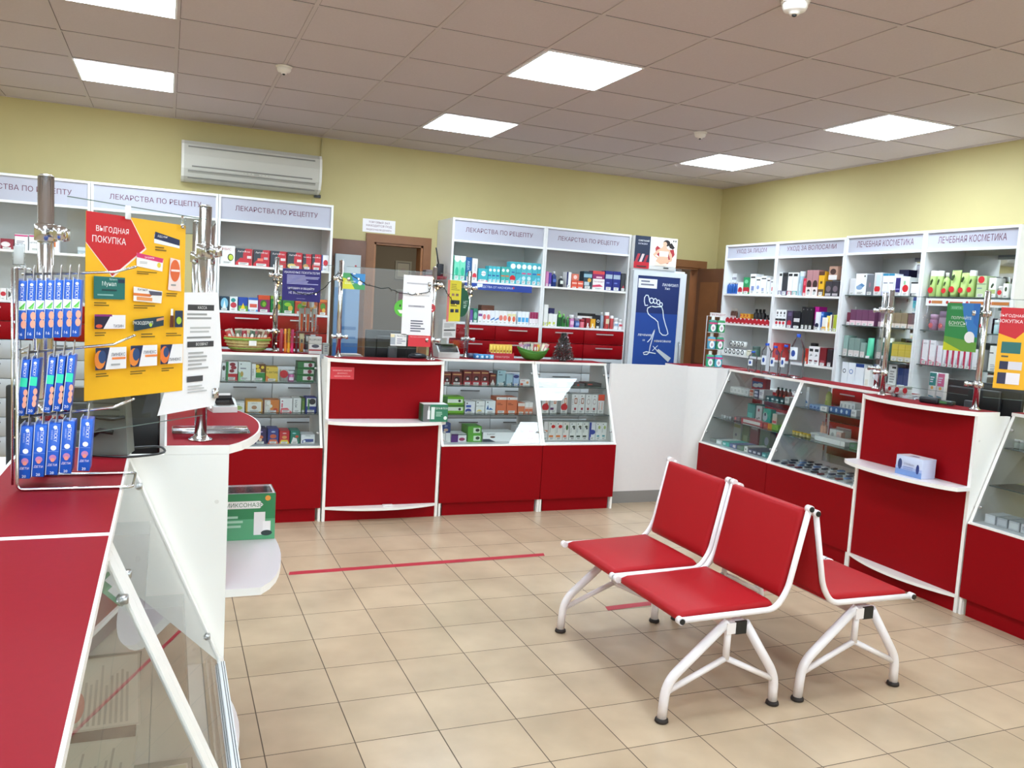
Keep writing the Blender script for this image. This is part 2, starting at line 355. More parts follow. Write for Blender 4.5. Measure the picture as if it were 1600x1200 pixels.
# ---------------------------------------------------------------- ceiling lamps
EM = mat('dff2ff', 0.5, emit=LAMP, name='lamp_diffuser')
lamp0 = None
LP = {(1.826, 5.968): 'lit ceiling panel above the sign beside the doorway', (1.826, 4.168): 'lit ceiling panel nearest the picture centre', (-0.574, 5.968): 'lit ceiling panel left of the air conditioner',
      (-0.574, 4.168): 'lit ceiling panel cut by the top left picture edge', (4.226, 5.968): 'lit ceiling panel nearest the room corner', (4.226, 4.168): 'lit ceiling panel above the hair care shelves'}
for i, gx0 in enumerate((-2.974, -0.574, 1.826, 4.226)):
    for gy0 in (5.968, 4.168, 2.368, 0.568, -1.232):
        vis = LP.get((gx0, gy0))
        if gx0 < -1 and gy0 > 5: pass
        t = thing('ceiling_light', vis or 'square lit ceiling panel outside the view', 'ceiling light', (gx0, gy0, ZC), 0, 'square ceiling panels')
        mb = MB(); fr = mat('f4f4f4', 0.4, name='lamp_frame')
        for a, b_ in (((0.006, 0.006, -0.008), (0.594, 0.016, -0.005)), ((0.006, 0.584, -0.008), (0.594, 0.594, -0.005)), ((0.006, 0.016, -0.008), (0.016, 0.584, -0.005)), ((0.584, 0.016, -0.008), (0.594, 0.584, -0.005))): mb.box(a, b_, fr)
        mb.build('frame', t)
        mb = MB(); mb.box((0.016, 0.016, -0.0075), (0.584, 0.584, -0.0052), EM); mb.build('diffuser', t)
def detector(x, y, lab, s=1.0, name='smoke_detector'):
    t = thing(name, lab, 'smoke detector', (x, y, ZC-0.0045), 0, 'ceiling detectors')
    mb = MB(); w_ = mat('ece6e0', 0.4, name='detector_white'); mb.lathe([(0.0, -0.008*s), (0.046*s, -0.008*s), (0.05*s, 0.0)], w_); mb.build('base', t)
    mb = MB(); mb.lathe([(0.0, -0.045*s), (0.016*s, -0.044*s), (0.02*s, -0.034*s), (0.036*s, -0.032*s), (0.042*s, -0.02*s), (0.042*s, -0.0085*s)], w_); mb.lathe([(0.0, -0.052*s), (0.007*s, -0.05*s), (0.009*s, -0.0445*s)], BLACK); mb.build('sensor_head', t)
detector(0.626, 5.368, 'small white smoke detector on the ceiling between two left panels')
detector(3.626, 5.368, 'small white smoke detector near the corner ceiling panel')
detector(2.426, 2.968, 'larger white detector at the top edge of the picture', 1.25)

# ---------------------------------------------------------------- air conditioner
t = thing('air_conditioner', 'white wall air conditioner with grey grille strip above the left shelves', 'air conditioner', (0.085, YB, 2.45))
AC = mat('c4c0b6', 0.45, name='air_conditioner_shell'); ACD = mat('807c76', 0.5, name='air_conditioner_slot')
W_, H_ = 1.115, 0.315
prof = [(-0.001, 0), (-0.10, 0), (-0.165, 0.03), (-0.20, 0.09), (-0.205, 0.2), (-0.19, 0.285), (-0.165, H_), (-0.001, H_)]
mb = MB(); mb.prism([(a, b) for a, b in prof][::-1], 0.02, W_-0.02, AC, fn=lambda a, b, c: (c, a, b)); mb.build('housing', t)
for x0 in (0, W_-0.02):
    mb = MB(); mb.prism([(a*1.02-0.0005, b) for a, b in prof][::-1], x0, x0+0.02, mat('e4e0d8', 0.4), fn=lambda a, b, c: (c, a, b)); mb.build('end_cap', t)
mb = MB(); mb.box((0.05, -0.205, 0.262), (W_-0.06, -0.194, 0.27), ACD); mb.box((0.08, -0.209, 0.107), (W_-0.08, -0.203, 0.116), ACD); mb.build('front_panel_seam', t)
mb = MB(); mb.quad([(0.05, -0.150, 0.0205), (W_-0.05, -0.150, 0.0205), (W_-0.05, -0.197, 0.078), (0.05, -0.197, 0.078)][::1], mat('a8a49a', 0.4)); mb.box((0.05, -0.198, 0.074), (W_-0.05, -0.19, 0.08), ACD); mb.box((0.05, -0.162, 0.018), (W_-0.05, -0.148, 0.023), ACD); mb.build('air_flap', t)
mb = MB()
for k in (0, 1, 2, 5, 6, 7): mb.box((0.48+k*0.028, -0.2085, 0.093), (0.484+k*0.028, -0.203, 0.098), ACD)
mb.box((0.56, -0.2085, 0.088), (0.6, -0.203, 0.1), mat('aaa69e', 0.4)); mb.build('indicator', t)
mb = MB(); mb.tube([(1.22, YB-0.012, ZC-0.02), (1.22, YB-0.012, 2.46)], 0.007, mat('c9bf8c', 0.5)); mb.box((1.17, YB-0.03, 2.43), (1.225, YB-0.002, 2.455), BLACK)
tag(mb.build('pipe_conduit'), 'thin painted conduit dropping from ceiling beside the air conditioner', 'pipe')
w0 = aty(567, 341, YB); w1 = aty(617, 366, YB)
o = MB(); o.box((0, -0.0015, 0), (w1.x-w0.x, -0.0003, w0.z-w1.z), mat('f3eef0', 0.5))
printed(o, w1.x-w0.x, w0.z-w1.z, 't.5,.8,.2,7a3a55,ТОРГОВЫЙ_ЗАЛ t.5,.5,.2,7a3a55,НАХОДИТСЯ_ПОД t.5,.2,.15,7a3a55,ВИДЕОНАБЛЮДЕНИЕМ', -0.0015, 0)
tag(o.build('wall_sign', None, (w0.x, YB, w1.z)), 'white paper notice with purple lettering above the brown doorway', 'sign')

# ---------------------------------------------------------------- tall shelving
FRZ = mat('bcbcca', 0.6, name='frieze_board'); BACKP = mat('cfcfcb', 0.6, noise=0.02, name='shelving_back')
def drawer(parent, x0, x1, z0, z1, m, hm, y=0.0, name='drawer'):
    mb = MB(); mb.bevbox((x0+0.0025, y-0.016, z0+0.0025), (x1-0.0025, y, z1-0.0025), m, 0.0012, 1); o = mb.build(name, parent)
    hw = min(0.2, (x1-x0)*0.42); xc = (x0+x1)/2; mb = MB(); zc = z1-0.035
    mb.box((xc-hw/2, y-0.034, zc-0.005), (xc+hw/2, y-0.026, zc+0.005), hm); mb.box((xc-hw/2+0.01, y-0.026, zc-0.003), (xc-hw/2+0.018, y-0.016, zc+0.003), hm); mb.box((xc+hw/2-0.018, y-0.026, zc-0.003), (xc+hw/2-0.01, y-0.016, zc+0.003), hm)
    mb.build('handle', o)
DRW = mat('b2b4b6', 0.5, name='grey_drawer_front')
HND = mat('cfc8c8', 0.3, 0.6, name='pale_handle'); HNDD = mat('606060', 0.4, 0.5, name='grey_handle')
def unit(loc, rz, w, dp, top, fz, text, shelves, label, deck, redrows, whiterows, mirror=False, glassy=False, colw=2, group='tall white shelving units'):
    """local: x to the right, front at y=0, depth towards +y"""
    t = thing('shelving_unit', label, 'shelving unit', loc, rz, group); th = 0.018
    for x in (0.0005, w-th-0.0005):
        mb = MB(); mb.box((x, 0, 0), (x+th, dp, top), WHITE); mb.build('side_panel', t)
    mb = MB(); mb.box((th, 0.0, top-th), (w-th, dp, top-0.0002), WHITE); mb.build('top_panel', t)
    mb = MB(); mb.box((th, 0.012, fz), (w-th, 0.028, top-th), FRZ); mb.box((th, 0.002, fz-0.018), (w-th, 0.028, fz), WHITE); fo = mb.build('sign_board', t)
    mb = MB(); mb.text(text, (w/2, 0.0112, (fz+top-th)/2+0.005), w*0.72 if len(text) > 13 else w*0.58, 0.048, mat('642040', 0.5)); mb.build('lettering', fo)
    mb = MB(); mb.box((th, dp-0.012, 0.05), (w-th, dp, top-th), BACKP); mb.build('back_panel', t)
    if mirror:
        mb = MB(); mb.box((th+0.002, dp-0.016, deck+0.01), (w-th-0.002, dp-0.0125, fz-0.02), MIRROR); mb.build('mirror', t)
    for z in shelves:
        mb = MB()
        if glassy: mb.box((th+0.001, 0.02, z-0.006), (w-th-0.001, dp-0.02, z), GLASSE); mb.box((th+0.001, 0.0195, z-0.006), (w-th-0.001, 0.0208, z), mat('4c5a58', 0.3))
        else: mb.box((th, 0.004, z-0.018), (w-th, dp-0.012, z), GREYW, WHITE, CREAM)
        so = mb.build('glass_shelf' if glassy else 'shelf', t)
        if glassy:
            mb = MB()
            for x in (th, w-th-0.012): mb.box((x, 0.05, z-0.018), (x+0.012, 0.07, z-0.0065), STEEL)
            mb.build('shelf_clip', so)
    mb = MB(); mb.box((th, 0.002, deck-0.018), (w-th, dp-0.012, deck), WHITE); mb.build('deck', t)
    z = deck-0.02; cw = (w-2*th)/colw
    for k in range(redrows):
        for c in range(colw): drawer(t, th+c*cw, th+(c+1)*cw, z-0.135, z, REDL, HND, 0.0)
        z -= 0.135
    for k in range(whiterows):
        for c in range(colw): drawer(t, th+c*cw, th+(c+1)*cw, z-0.145, z, DRW, HNDD, 0.0)
        z -= 0.145
    mb = MB(); mb.box((th, 0.03, 0), (w-th, 0.045, z-0.002), WHITE); mb.build('plinth', t)
    return t
BY = 7.115; UL = 'ЛЕКАРСТВА ПО РЕЦЕПТУ'
for x, lab in ((-1.45, 'white shelving unit cut by the left picture edge'), (-0.544, 'white shelving unit behind the yellow price poster'), (0.362, 'white shelving unit directly left of the brown doorway'),
               (2.311, 'white shelving unit directly right of the doorway'), (3.216, 'white shelving unit beside the blue foot poster')):
    unit((x, BY, 0), 0, 0.904, 0.45, 2.335, 2.145, UL, (1.79,), lab, 1.42, 2, 6)
RX = 5.04
ru = [(6.87, 6.115), (6.113, 5.292), (5.29, 4.527), (4.525, 3.79)]
unit((RX, ru[0][0], 0), -pi/2, ru[0][0]-ru[0][1], 0.40, 2.30, 2.17, 'УХОД ЗА ЛИЦОМ', (1.83, 1.545, 1.25), 'white shelving unit under the face care sign, nearest the corner', 0.98, 3, 0)
unit((RX, ru[1][0], 0), -pi/2, ru[1][0]-ru[1][1], 0.40, 2.30, 2.17, 'УХОД ЗА ВОЛОСАМИ', (1.825, 1.54, 1.245), 'white shelving unit under the hair care sign', 0.98, 3, 0)
unit((RX, ru[2][0], 0), -pi/2, ru[2][0]-ru[2][1], 0.40, 2.31, 2.175, 'ЛЕЧЕБНАЯ КОСМЕТИКА', (1.84, 1.60, 1.35), 'mirrored shelving unit next to the hair care unit', 1.10, 4, 0, True, True)
unit((RX, ru[3][0], 0), -pi/2, ru[3][0]-ru[3][1], 0.40, 2.31, 2.175, 'ЛЕЧЕБНАЯ КОСМЕТИКА', (1.84, 1.60, 1.35), 'mirrored shelving unit at the right picture edge', 1.10, 4, 0, True, True)

# ---------------------------------------------------------------- counters
def arc(w, d, n=16, p=0.8, end=0.0): return [(w*i/n, -(end+(d-end)*(1-abs(2*i/n-1)**2)**p)) for i in range(n+1)]
ZT = 1.165
def station(loc, rz, w, label, sticker=False):
    t = thing('counter_station', label, 'counter', loc, rz, 'bowed service stations'); dp = 0.172
    for x in (0, w-0.02):
        mb = MB(); mb.box((x, 0, 0), (x+0.02, 0.26, ZT-0.0265), CREAM); sp = mb.build('side_panel', t); mb = MB(); sg = -1 if x == 0 else 1; xo = x if x == 0 else x+0.02
        for z_, y_ in ((1.0, .03), (.62, .05), (.62, .16), (.72, .22)): mb.tube([(xo+sg*0.0004, y_, z_), (xo+sg*0.0022, y_, z_)], 0.006, mat('e6e2dc', 0.4), 10)
        mb.build('screw_cap', sp)
    mb = MB(); mb.box((0.02, 0.010, 0), (w-0.02, 0.028, ZT-0.027), REDL); mb.build('front_panel', t)
    mb = MB(); poly = arc(w, 0.125)+[(w, dp), (0, dp)]
    mb.prism(poly, ZT-0.026, ZT-0.0015, CREAM); inn = [(0.006, 0.0)]+[(x, y+0.006) for x, y in arc(w, 0.125)[1:-1]]+[(w-0.006, 0.0), (w-0.006, dp-0.006), (0.006, dp-0.006)]
    mb.prism(inn, ZT-0.0014, ZT, REDT); mb.build('countertop', t)
    mb = MB(); a = [(0, -0.0004), (0.0, -0.10)]+[(x*0.90+w*0.05, y) for x, y in arc(w, 0.2, 14, 0.8, 0.13)]+[(w, -0.10), (w, -0.0004), (w-0.021, -0.0004), (w-0.021, 0.0095), (0.021, 0.0095), (0.021, -0.0004)]
    mb.prism(a, 0.712, 0.735, CREAM, top=mat('ece4e6', 0.3)); mb.build('bag_shelf', t)
    mb = MB(); mb.prism([(0.021, 0.0095)]+[(0.021+x*(w-0.042)/w, y-0.0004) for x, y in arc(w, 0.085, 12, 1.0)]+[(w-0.021, 0.0095)], 0.085, 0.103, CREAM); mb.build('foot_ledge', t)
    return t
def case(loc, rz, w, label, rails=False, sth=0.018, gb=0.0, gt=0.0, gy_=0.0):
    t = thing('display_case', label, 'display case', loc, rz, 'slanted glass display cases'); dp = 0.51; zb = 0.53
    prof = [(0.0185, 0), (dp, 0), (dp, ZT-0.021), (0.262, ZT-0.021), (0.012, zb+0.012), (0, zb), (0, zb-0.0015), (0.0185, zb-0.0015)]
    for x in (0.0003, w-sth-0.0003):
        mb = MB(); mb.prism(prof, x, x+sth, CREAM, fn=lambda a, b, c: (c, a, b)); mb.build('side_panel', t)
    mb = MB(); mb.box((0.0015, 0.0005, 0.10), (w-0.0015, 0.018, zb-0.002), REDL); mb.build('front_panel', t)
    mb = MB(); mb.box((0.035, 0.022, 0.0), (w-0.035, 0.036, 0.097), REDL); mb.build('kick_panel', t)
    for x in (0.001, w-0.017): 
        mb = MB(); mb.box((x, 0.006, 0), (x+0.016, 0.022, 0.098), CREAM); mb.build('foot', t)
    mb = MB(); mb.box((sth, 0.0, zb-0.001), (w-sth, dp, zb+0.012), CREAM, WHITE); mb.build('deck', t)
    mb = MB(); mb.box((0, 0.256, ZT-0.02), (w, dp+0.01, ZT-0.0015), CREAM); mb.box((0.002 if not rails else 0.012, 0.261, ZT-0.0014), (w-0.002 if not rails else w-0.012, dp+0.002, ZT), REDT); mb.build('countertop', t)
    k = (0.262-0.012)/(ZT-0.021-zb-0.012)
    mb = MB(); z0, z1 = zb+0.014, ZT-0.022; yy = lambda z: 0.012+(z-zb-0.012)*k+0.004
    a, b_ = sth+0.001, w-sth-0.001
    mb.quad([(a, yy(z0)+gb+gy_, z0), (b_, yy(z0)+gb-gy_, z0), (b_, yy(z1)+gt-gy_, z1), (a, yy(z1)+gt+gy_, z1)], GLASS)
    g = mb.build('front_glass', t)
    mb = MB()
    for x in (a+0.004, b_-0.022):
        for z in (0.62, 1.06): mb.bevbox((x, yy(z)-0.006, z), (x+0.018, yy(z)+0.008, z+0.014), STEEL, 0.002, 1)
    mb.build('glass_clip', g)
    for z in (0.752, 0.965):
        mb = MB(); mb.box((a, yy(z)+0.012, z-0.006), (b_, dp-0.02, z), GLASSE); mb.box((a, yy(z)+0.0115, z-0.006), (b_, yy(z)+0.0128, z), mat('4c5a58', 0.3)); mb.build('glass_shelf', t)
    if rails:
        mb = MB()
        for q in range(3): mb.box((a, 0.02+q*0.014, zb+0.012), (b_, 0.025+q*0.014, zb+0.022), mat('dddddd', 0.3, 0.5))
        mb.build('sliding_track', t); mb = MB()
        for q in (0.0035, 0.009): mb.box((a, q, zb+0.0121), (b_, q+0.0016, zb+0.0128), mat('3a3a3a', 0.5))
        mb.build('track_groove', t)
    return t
FX, FY = 1.035, 5.83
case((0.16, FY, 0), 0, 0.865, 'glass display case left of the middle service station')
station((FX, FY, 0), 0, 0.85, 'red bowed service station with green box on its shelf')
case((1.895, FY, 0), 0, 0.825, 'glass display case of brown-red cartons right of middle station', gb=-0.002, gt=0.003, gy_=-0.005)
case((2.722, FY, 0), 0, 0.65, 'glass display case of tall white cartons under the tinsel tree', gb=0.040, gt=-0.006, gy_=0.005)
SX = 4.21
case((SX, 5.895, 0), -pi/2, 0.885, 'glass display case under the row of water bottles')
case((SX, 5.008, 0), -pi/2, 0.862, 'glass display case full of blister packs left of right-hand station')
station((SX, 4.144, 0), -pi/2, 0.85, 'red bowed service station on the right with tissue box')
case((SX, 3.286, 0), -pi/2, 0.9, 'glass display case cut by the right picture edge')
LX = 0.172
case((LX, 0.75, 0), pi/2, 0.872, 'nearest glass display case with red top, bottom left corner', True, 0.058)
case((LX, 1.624, 0), pi/2, 0.868, 'glass display case carrying the wire rack of plasters', True, 0.05)
station((LX, 2.496, 0), pi/2, 0.85, 'white-sided service station beside the yellow poster')
# filler panels of the corner, the red corner top, the skirting
t = thing('counter_partition', 'plain white counter partition with grey skirting between both counters', 'partition', (3.375, 6.0, 0))
mb = MB(); mb.box((0.0, 0, 0.10), (0.74, 0.03, ZT+0.005), mat('e8e4e2', 0.4, noise=0.02, name='partition_white')); mb.build('panel', t)
mb = MB(); mb.box((0.0, -0.004, 0.0), (0.74, 0.028, 0.10), mat('8d8a86', 0.5, name='grey_skirting')); mb.build('skirting', t)
t = thing('counter_partition', 'narrow white corner panel left of the water bottle display case', 'partition', (4.118, 6.01, 0))
mb = MB(); P = [(0, 0), (0.06, -0.02), (0.24, -0.095), (0.34, -0.105), (0.34, -0.085), (0.25, -0.075), (0.07, 0.0), (0.01, 0.03)]
mb.prism(P, 0.0, ZT-0.002, mat('e8e4e2', 0.4, noise=0.02, name='partition_white')); mb.build('panel', t)
mb = MB(); mb.prism([(0.0, 0.035), (0.07, 0.005), (0.25, -0.072), (0.62, -0.1), (0.62, 0.35), (0.0, 0.35)], ZT-0.02, ZT, CREAM, top=REDT); mb.build('corner_top', t)
mb = MB()
for x, y in ((0.03, 0.3), (0.58, 0.3), (0.58, -0.05)): mb.box((x, y, 0), (x+0.03, y+0.03, ZT-0.021), CREAM)
mb.build('support', t)

# ---------------------------------------------------------------- chrome posts with glass screens
def screen(loc, rz, w, label, posts=(1, 1, 1, 1)):
    t = thing('glass_screen', label, 'counter screen', loc, rz, 'glass screens on chrome posts')
    P = [(-0.31, 0.43), (0.085, 0.075), (w-0.085, 0.075), (w+0.31, 0.43)]
    for (x, y), on in zip(P, posts):
        if not on: continue
        mb = MB(); mb.tube([(x, y, ZT+0.0005), (x, y, 1.84)], 0.017, CHROME, 16); p = mb.build('post', t)
        mb = MB(); mb.lathe([(0.034, 0.0005), (0.034, 0.004), (0.022, 0.010), (0.0185, 0.016)], CHROME, (x, y, ZT)); mb.build('base_flange', p)
        mb = MB(); mb.lathe([(0.0175, 0), (0.012, 0.005), (0.0, 0.006)], CHROME, (x, y, 1.84)); mb.build('end_cap', p)
        for z in (1.31, 1.715):
            mb = MB(); mb.lathe([(0.0175, -0.02), (0.0235, -0.018), (0.0235, 0.018), (0.0175, 0.02)], CHROME, (x, y, z), 16)
            for sx in (-1, 1):
                mb.tube([(x+sx*0.02, y-0.012, z), (x+sx*0.045, y-0.03, z)], 0.011, CHROME, 10); mb.lathe([(0.0, -0.016), (0.013, -0.013), (0.013, 0.013), (0.0, 0.016)], CHROME, (x+sx*0.047, y-0.032, z), 12)
            mb.build('clamp', p)
    off = 0.03
    for i in range(3):
        if not (posts[i] and posts[i+1]): continue
        a = Vector((*P[i], 0)); b_ = Vector((*P[i+1], 0)); dr = (b_-a).normalized(); n = Vector((dr.y, -dr.x, 0))
        a2 = a+dr*0.03+n*off; b2 = b_-dr*0.03+n*off; mb = MB()
        mb.quad([(a2.x, a2.y, 1.245), (b2.x, b2.y, 1.245), (b2.x, b2.y, 1.80), (a2.x, a2.y, 1.80)], GLASS)
        ed = mat('6d7c78', 0.2, name='glass_edge')
        for z in (1.2435, 1.80): mb.quad([tuple(a2)[:2]+(z,), tuple(b2)[:2]+(z,), tuple(b2)[:2]+(z+0.0025,), tuple(a2)[:2]+(z+0.0025,)], ed)
        mb.build('glass_pane', t)
    return t
screen((FX, FY, 0), 0, 0.85, 'glass screen on chrome posts over the middle station')
screen((SX, 4.144, 0), -pi/2, 0.85, 'glass screen on chrome posts over the right station')
screen((LX, 2.496, 0), pi/2, 0.85, 'glass screen on thick chrome posts behind the yellow poster')
# ---------------------------------------------------------------- waiting benches
VIN = mat('a6141c', 0.5, spec=0.22, noise=0.04, scale=200, bump=0.12, name='red_vinyl'); PW = mat('ece4e4', 0.3, name='white_powder_coat'); RUB = mat('2a211d', 0.7, name='rubber_foot')
def padmesh(pts, y0, y1, th, m):
    # a cushion swept along a side profile, its long edges rounded off
    mb = MB(); P = [Vector((p[0], 0, p[1])) for p in pts]; n = len(P); secs = []
    for i, p in enumerate(P):
        t = (P[min(i+1, n-1)]-P[max(i-1, 0)]).normalized(); nn = Vector((-t.z, 0, t.x)); e = 0.55 if i in (0, n-1) else 1.0
        h = th*e; ring = []
        for (fy, fh) in ((0, 0.15), (0.006, 0.6), (0.016, 0.92), (0.04, 1.06), (0.5, 1.12), (0.96, 1.06), (0.984, 0.92), (0.994, 0.6), (1.0, 0.15), (0.994, -0.2), (0.5, -0.25), (0.006, -0.2)):
            ring.append(p+nn*(h*fh-th*0.3)+Vector((0, y0+(y1-y0)*fy, 0)))
        secs.append(ring)
    k = len(secs[0]); b0 = len(mb.v)
    for r in secs: mb.v += [tuple(q) for q in r]
    for i in range(n-1):
        for j in range(k): mb.face((b0+i*k+j, b0+i*k+(j+1) % k, b0+(i+1)*k+(j+1) % k, b0+(i+1)*k+j), m, True)
    mb.face([b0+j for j in range(k)][::-1], m); mb.face([b0+(n-1)*k+j for j in range(k)], m)
    return mb
def bez(pts, r=0.04, n=5):
    out = [Vector(pts[0])]
    for i in range(1, len(pts)-1):
        p = Vector(pts[i]); a = Vector(pts[i-1]); b_ = Vector(pts[i+1]); rr = min(r, (a-p).length*0.45, (b_-p).length*0.45)
        q0 = p+(a-p).normalized()*rr; q1 = p+(b_-p).normalized()*rr
        for k in range(n+1):
            u = k/n; out.append(q0*(1-u)**2+p*2*u*(1-u)+q1*u*u)
    out.append(Vector(pts[-1])); return out
def bench(mirror, label):
    t = thing('waiting_bench', label, 'bench', (0, 0, 0), 0, 'red two-seat waiting benches')
    fx = (lambda x: x) if not mirror else (lambda x: 4.988-x); dx = 0.68 if mirror else 0.0
    for (y0, y1) in ((2.66, 3.165), (3.20, 3.705)):
        sp = [(1.895, .405), (1.90, .416), (1.92, .422), (2.0, .424), (2.15, .428), (2.30, .434), (2.335, .437), (2.345, .438)]
        bp = [(2.388, .462), (2.392, .475), (2.40, .51), (2.425, .63), (2.45, .75), (2.463, .815), (2.467, .832), (2.468, .838)]
        if mirror: bp = [(a, b_-(b_-.462)*.05) for a, b_ in bp]
        for nm, pr in (('seat', sp), ('backrest', bp)):
            pr2 = [(fx(a), b_) for a, b_ in pr]
            if mirror: pr2 = pr2[::-1]
            padmesh(pr2, y0+0.018, y1-0.018, 0.026, VIN).build(nm, t)
        for y in (y0, y1):
            pts = bez([(fx(1.885), y, .418), (fx(2.345), y, .424), (fx(2.40), y, .50), (fx(2.475), y, .82 if mirror else .84)], 0.075, 6)
            mb = MB(); mb.tube(pts, 0.0125, PW, 10); so = mb.build('side_frame', t)
            yo = -0.014 if y == y0 else 0.014
            for q in ((fx(1.882), .418), (fx(2.476), .822 if mirror else .842)):
                mb = MB(); mb.tube([(q[0], y-0.013, q[1]), (q[0], y+0.013, q[1])], 0.0155, PW, 12); mb.tube([(q[0], y+math.copysign(0.0132, yo), q[1]), (q[0], y+math.copysign(0.018, yo), q[1])], 0.0115, BLACK, 12); mb.build('end_plug', so)
    xb = 2.177+dx
    mb = MB(); mb.box((xb-0.026, 2.665, .337), (xb+0.026, 3.70, .389), PW); bo = mb.build('beam', t)
    for y_ in (2.655, 3.7005): mb = MB(); mb.box((xb-0.027, y_, .336), (xb+0.027, y_+.0095, .390), BLACK); mb.build('beam_cap', bo)
    for y in (2.73, 3.11, 3.26, 3.64): mb = MB(); mb.box((xb-0.06, y-0.012, .3895), (xb+0.06, y+0.012, .411), PW); mb.build('bracket', bo)
    for y in (2.675, 3.605):
        mb = MB()
        mb.tube(bez([(1.842+dx, y, 0.016), (1.85+dx, y, 0.16), (2.12+dx, y, .385)], 0.11, 7), 0.0195, PW, 12)
        mb.tube(bez([(2.388+dx, y, 0.016), (2.385+dx, y, 0.13), (2.21+dx, y, .375)], 0.09, 7), 0.0195, PW, 12)
        mb.tube([(1.862+dx, y, .125), (2.128+dx, y, .232)], 0.0125, PW, 10); mb.tube([(2.128+dx, y, .232), (2.38+dx, y, .112)], 0.0125, PW, 10); mb.tube([(2.128+dx, y, .228), (2.128+dx, y, .37)], 0.0145, PW, 10)
        mb.box((xb-0.07, y-0.02, .34), (xb-0.0265, y+0.02, .386), PW)
        lo = mb.build('leg_frame', t)
        for x in (1.842, 2.388):
            mb = MB(); mb.lathe([(0.024, 0.0), (0.028, 0.004), (0.026, 0.014), (0.021, 0.018)], RUB, (x+dx, y, 0), 16); mb.build('foot_cap', lo)
bench(False, 'red two-seat bench on white tube legs, seats facing the left')
bench(True, 'red two-seat bench facing right, back to back with the other')
for a, lab in ((((0.667, 4.765), (2.29, 4.80)), 'long strip of red floor tape in front of the middle station'), (((2.225, 3.835), (3.52, 3.90)), 'strip of red floor tape running beneath the benches')):
    mb = MB(); (x0, y0), (x1, y1) = a; hw = 0.027
    mb.prism([(x0, y0-hw), (x1, y1-hw), (x1+0.015, y1+hw), (x0+0.012, y0+hw)], 0.0004, 0.0011, mat('b02a38', 0.5, noise=0.08, scale=15)); tag(mb.build('floor_tape'), lab, 'tape', 'red floor tape strips')

# ---------------------------------------------------------------- goods on the shelves of the back wall
Y1 = ('y', BY+0.02)
RT = 'd.5,.3,.3,d0202c r.3,.28,.7,.33,fff'
row(Y1, 1.79, 'top shelf beside the doorway', [
 (344, 368, 384, 'box', 'white tea carton with yellow cup', 'f0f0ee', 't.35,.82,.13,b03040,ОРВИС o.7,.38,.2,.2,384018 o.72,.38,.15,.15,c8d848'),
 (368, 394.6, 388.5, 'box', 'dark and red flu carton', 'c8303c', 'p0,0,.45,0,.45,.7,.6,1,0,1,3c444c p0,0,1,.0,.6,.4,.3,.45,0,.15,c8303c t.5,.83,.13,f4e8e8,АнтиФлю r.7,.42,.95,.58,e8dcdc'),
 (396, 422, 390.5, 'box', 'dark and red flu carton with pink flash', 'c8303c', 'p0,0,.45,0,.45,.7,.6,1,0,1,3c444c p0,0,1,.0,.6,.4,.3,.45,0,.15,c8303c t.5,.83,.13,f4e8e8,АнтиФлю r.25,.32,.6,.48,f08070 r.65,.42,.9,.56,c8b8b8'),
 (422.5, 448, 392.5, 'box', 'dark and red flu carton left of purple notice', 'c8303c', 'p0,0,.45,0,.45,.7,.6,1,0,1,3c444c t.5,.83,.13,f4e8e8,АнтиФлю r.65,.42,.95,.58,e8dcdc'),
 (449, 473, 394.5, 'box', 'dark and red flu carton with cream disc', 'c8303c', 'p0,0,.45,0,.45,.7,.6,1,0,1,3c444c t.5,.83,.13,f4e8e8,АнтиФлю o.3,.16,.28,.16,e8c878 r.65,.42,.95,.58,e8dcdc'),
 (473.6, 487, 397, 'box', 'narrow dark and red carton', 'c8303c', 'p0,0,.4,0,.4,.6,.3,1,0,1,3c444c t.5,.8,.11,f4e8e8,АнтиФлю o.35,.2,.3,.16,d8a060'),
 (488, 502, 397.5, 'box', 'narrow red carton with white flash', 'c8303c', 'p0,.3,.3,.5,.3,1,0,1,3c444c t.5,.8,.11,f4e8e8,АнтиФлю r.2,.3,.9,.48,f4d8d8'),
 (502.7, 517, 399, 'box', 'white carton with red ellipse', 'ececf0', 'r0,0,.16,1,4050a0 o.55,.5,.32,.2,d03040')], lim=(0.382, 1.247))
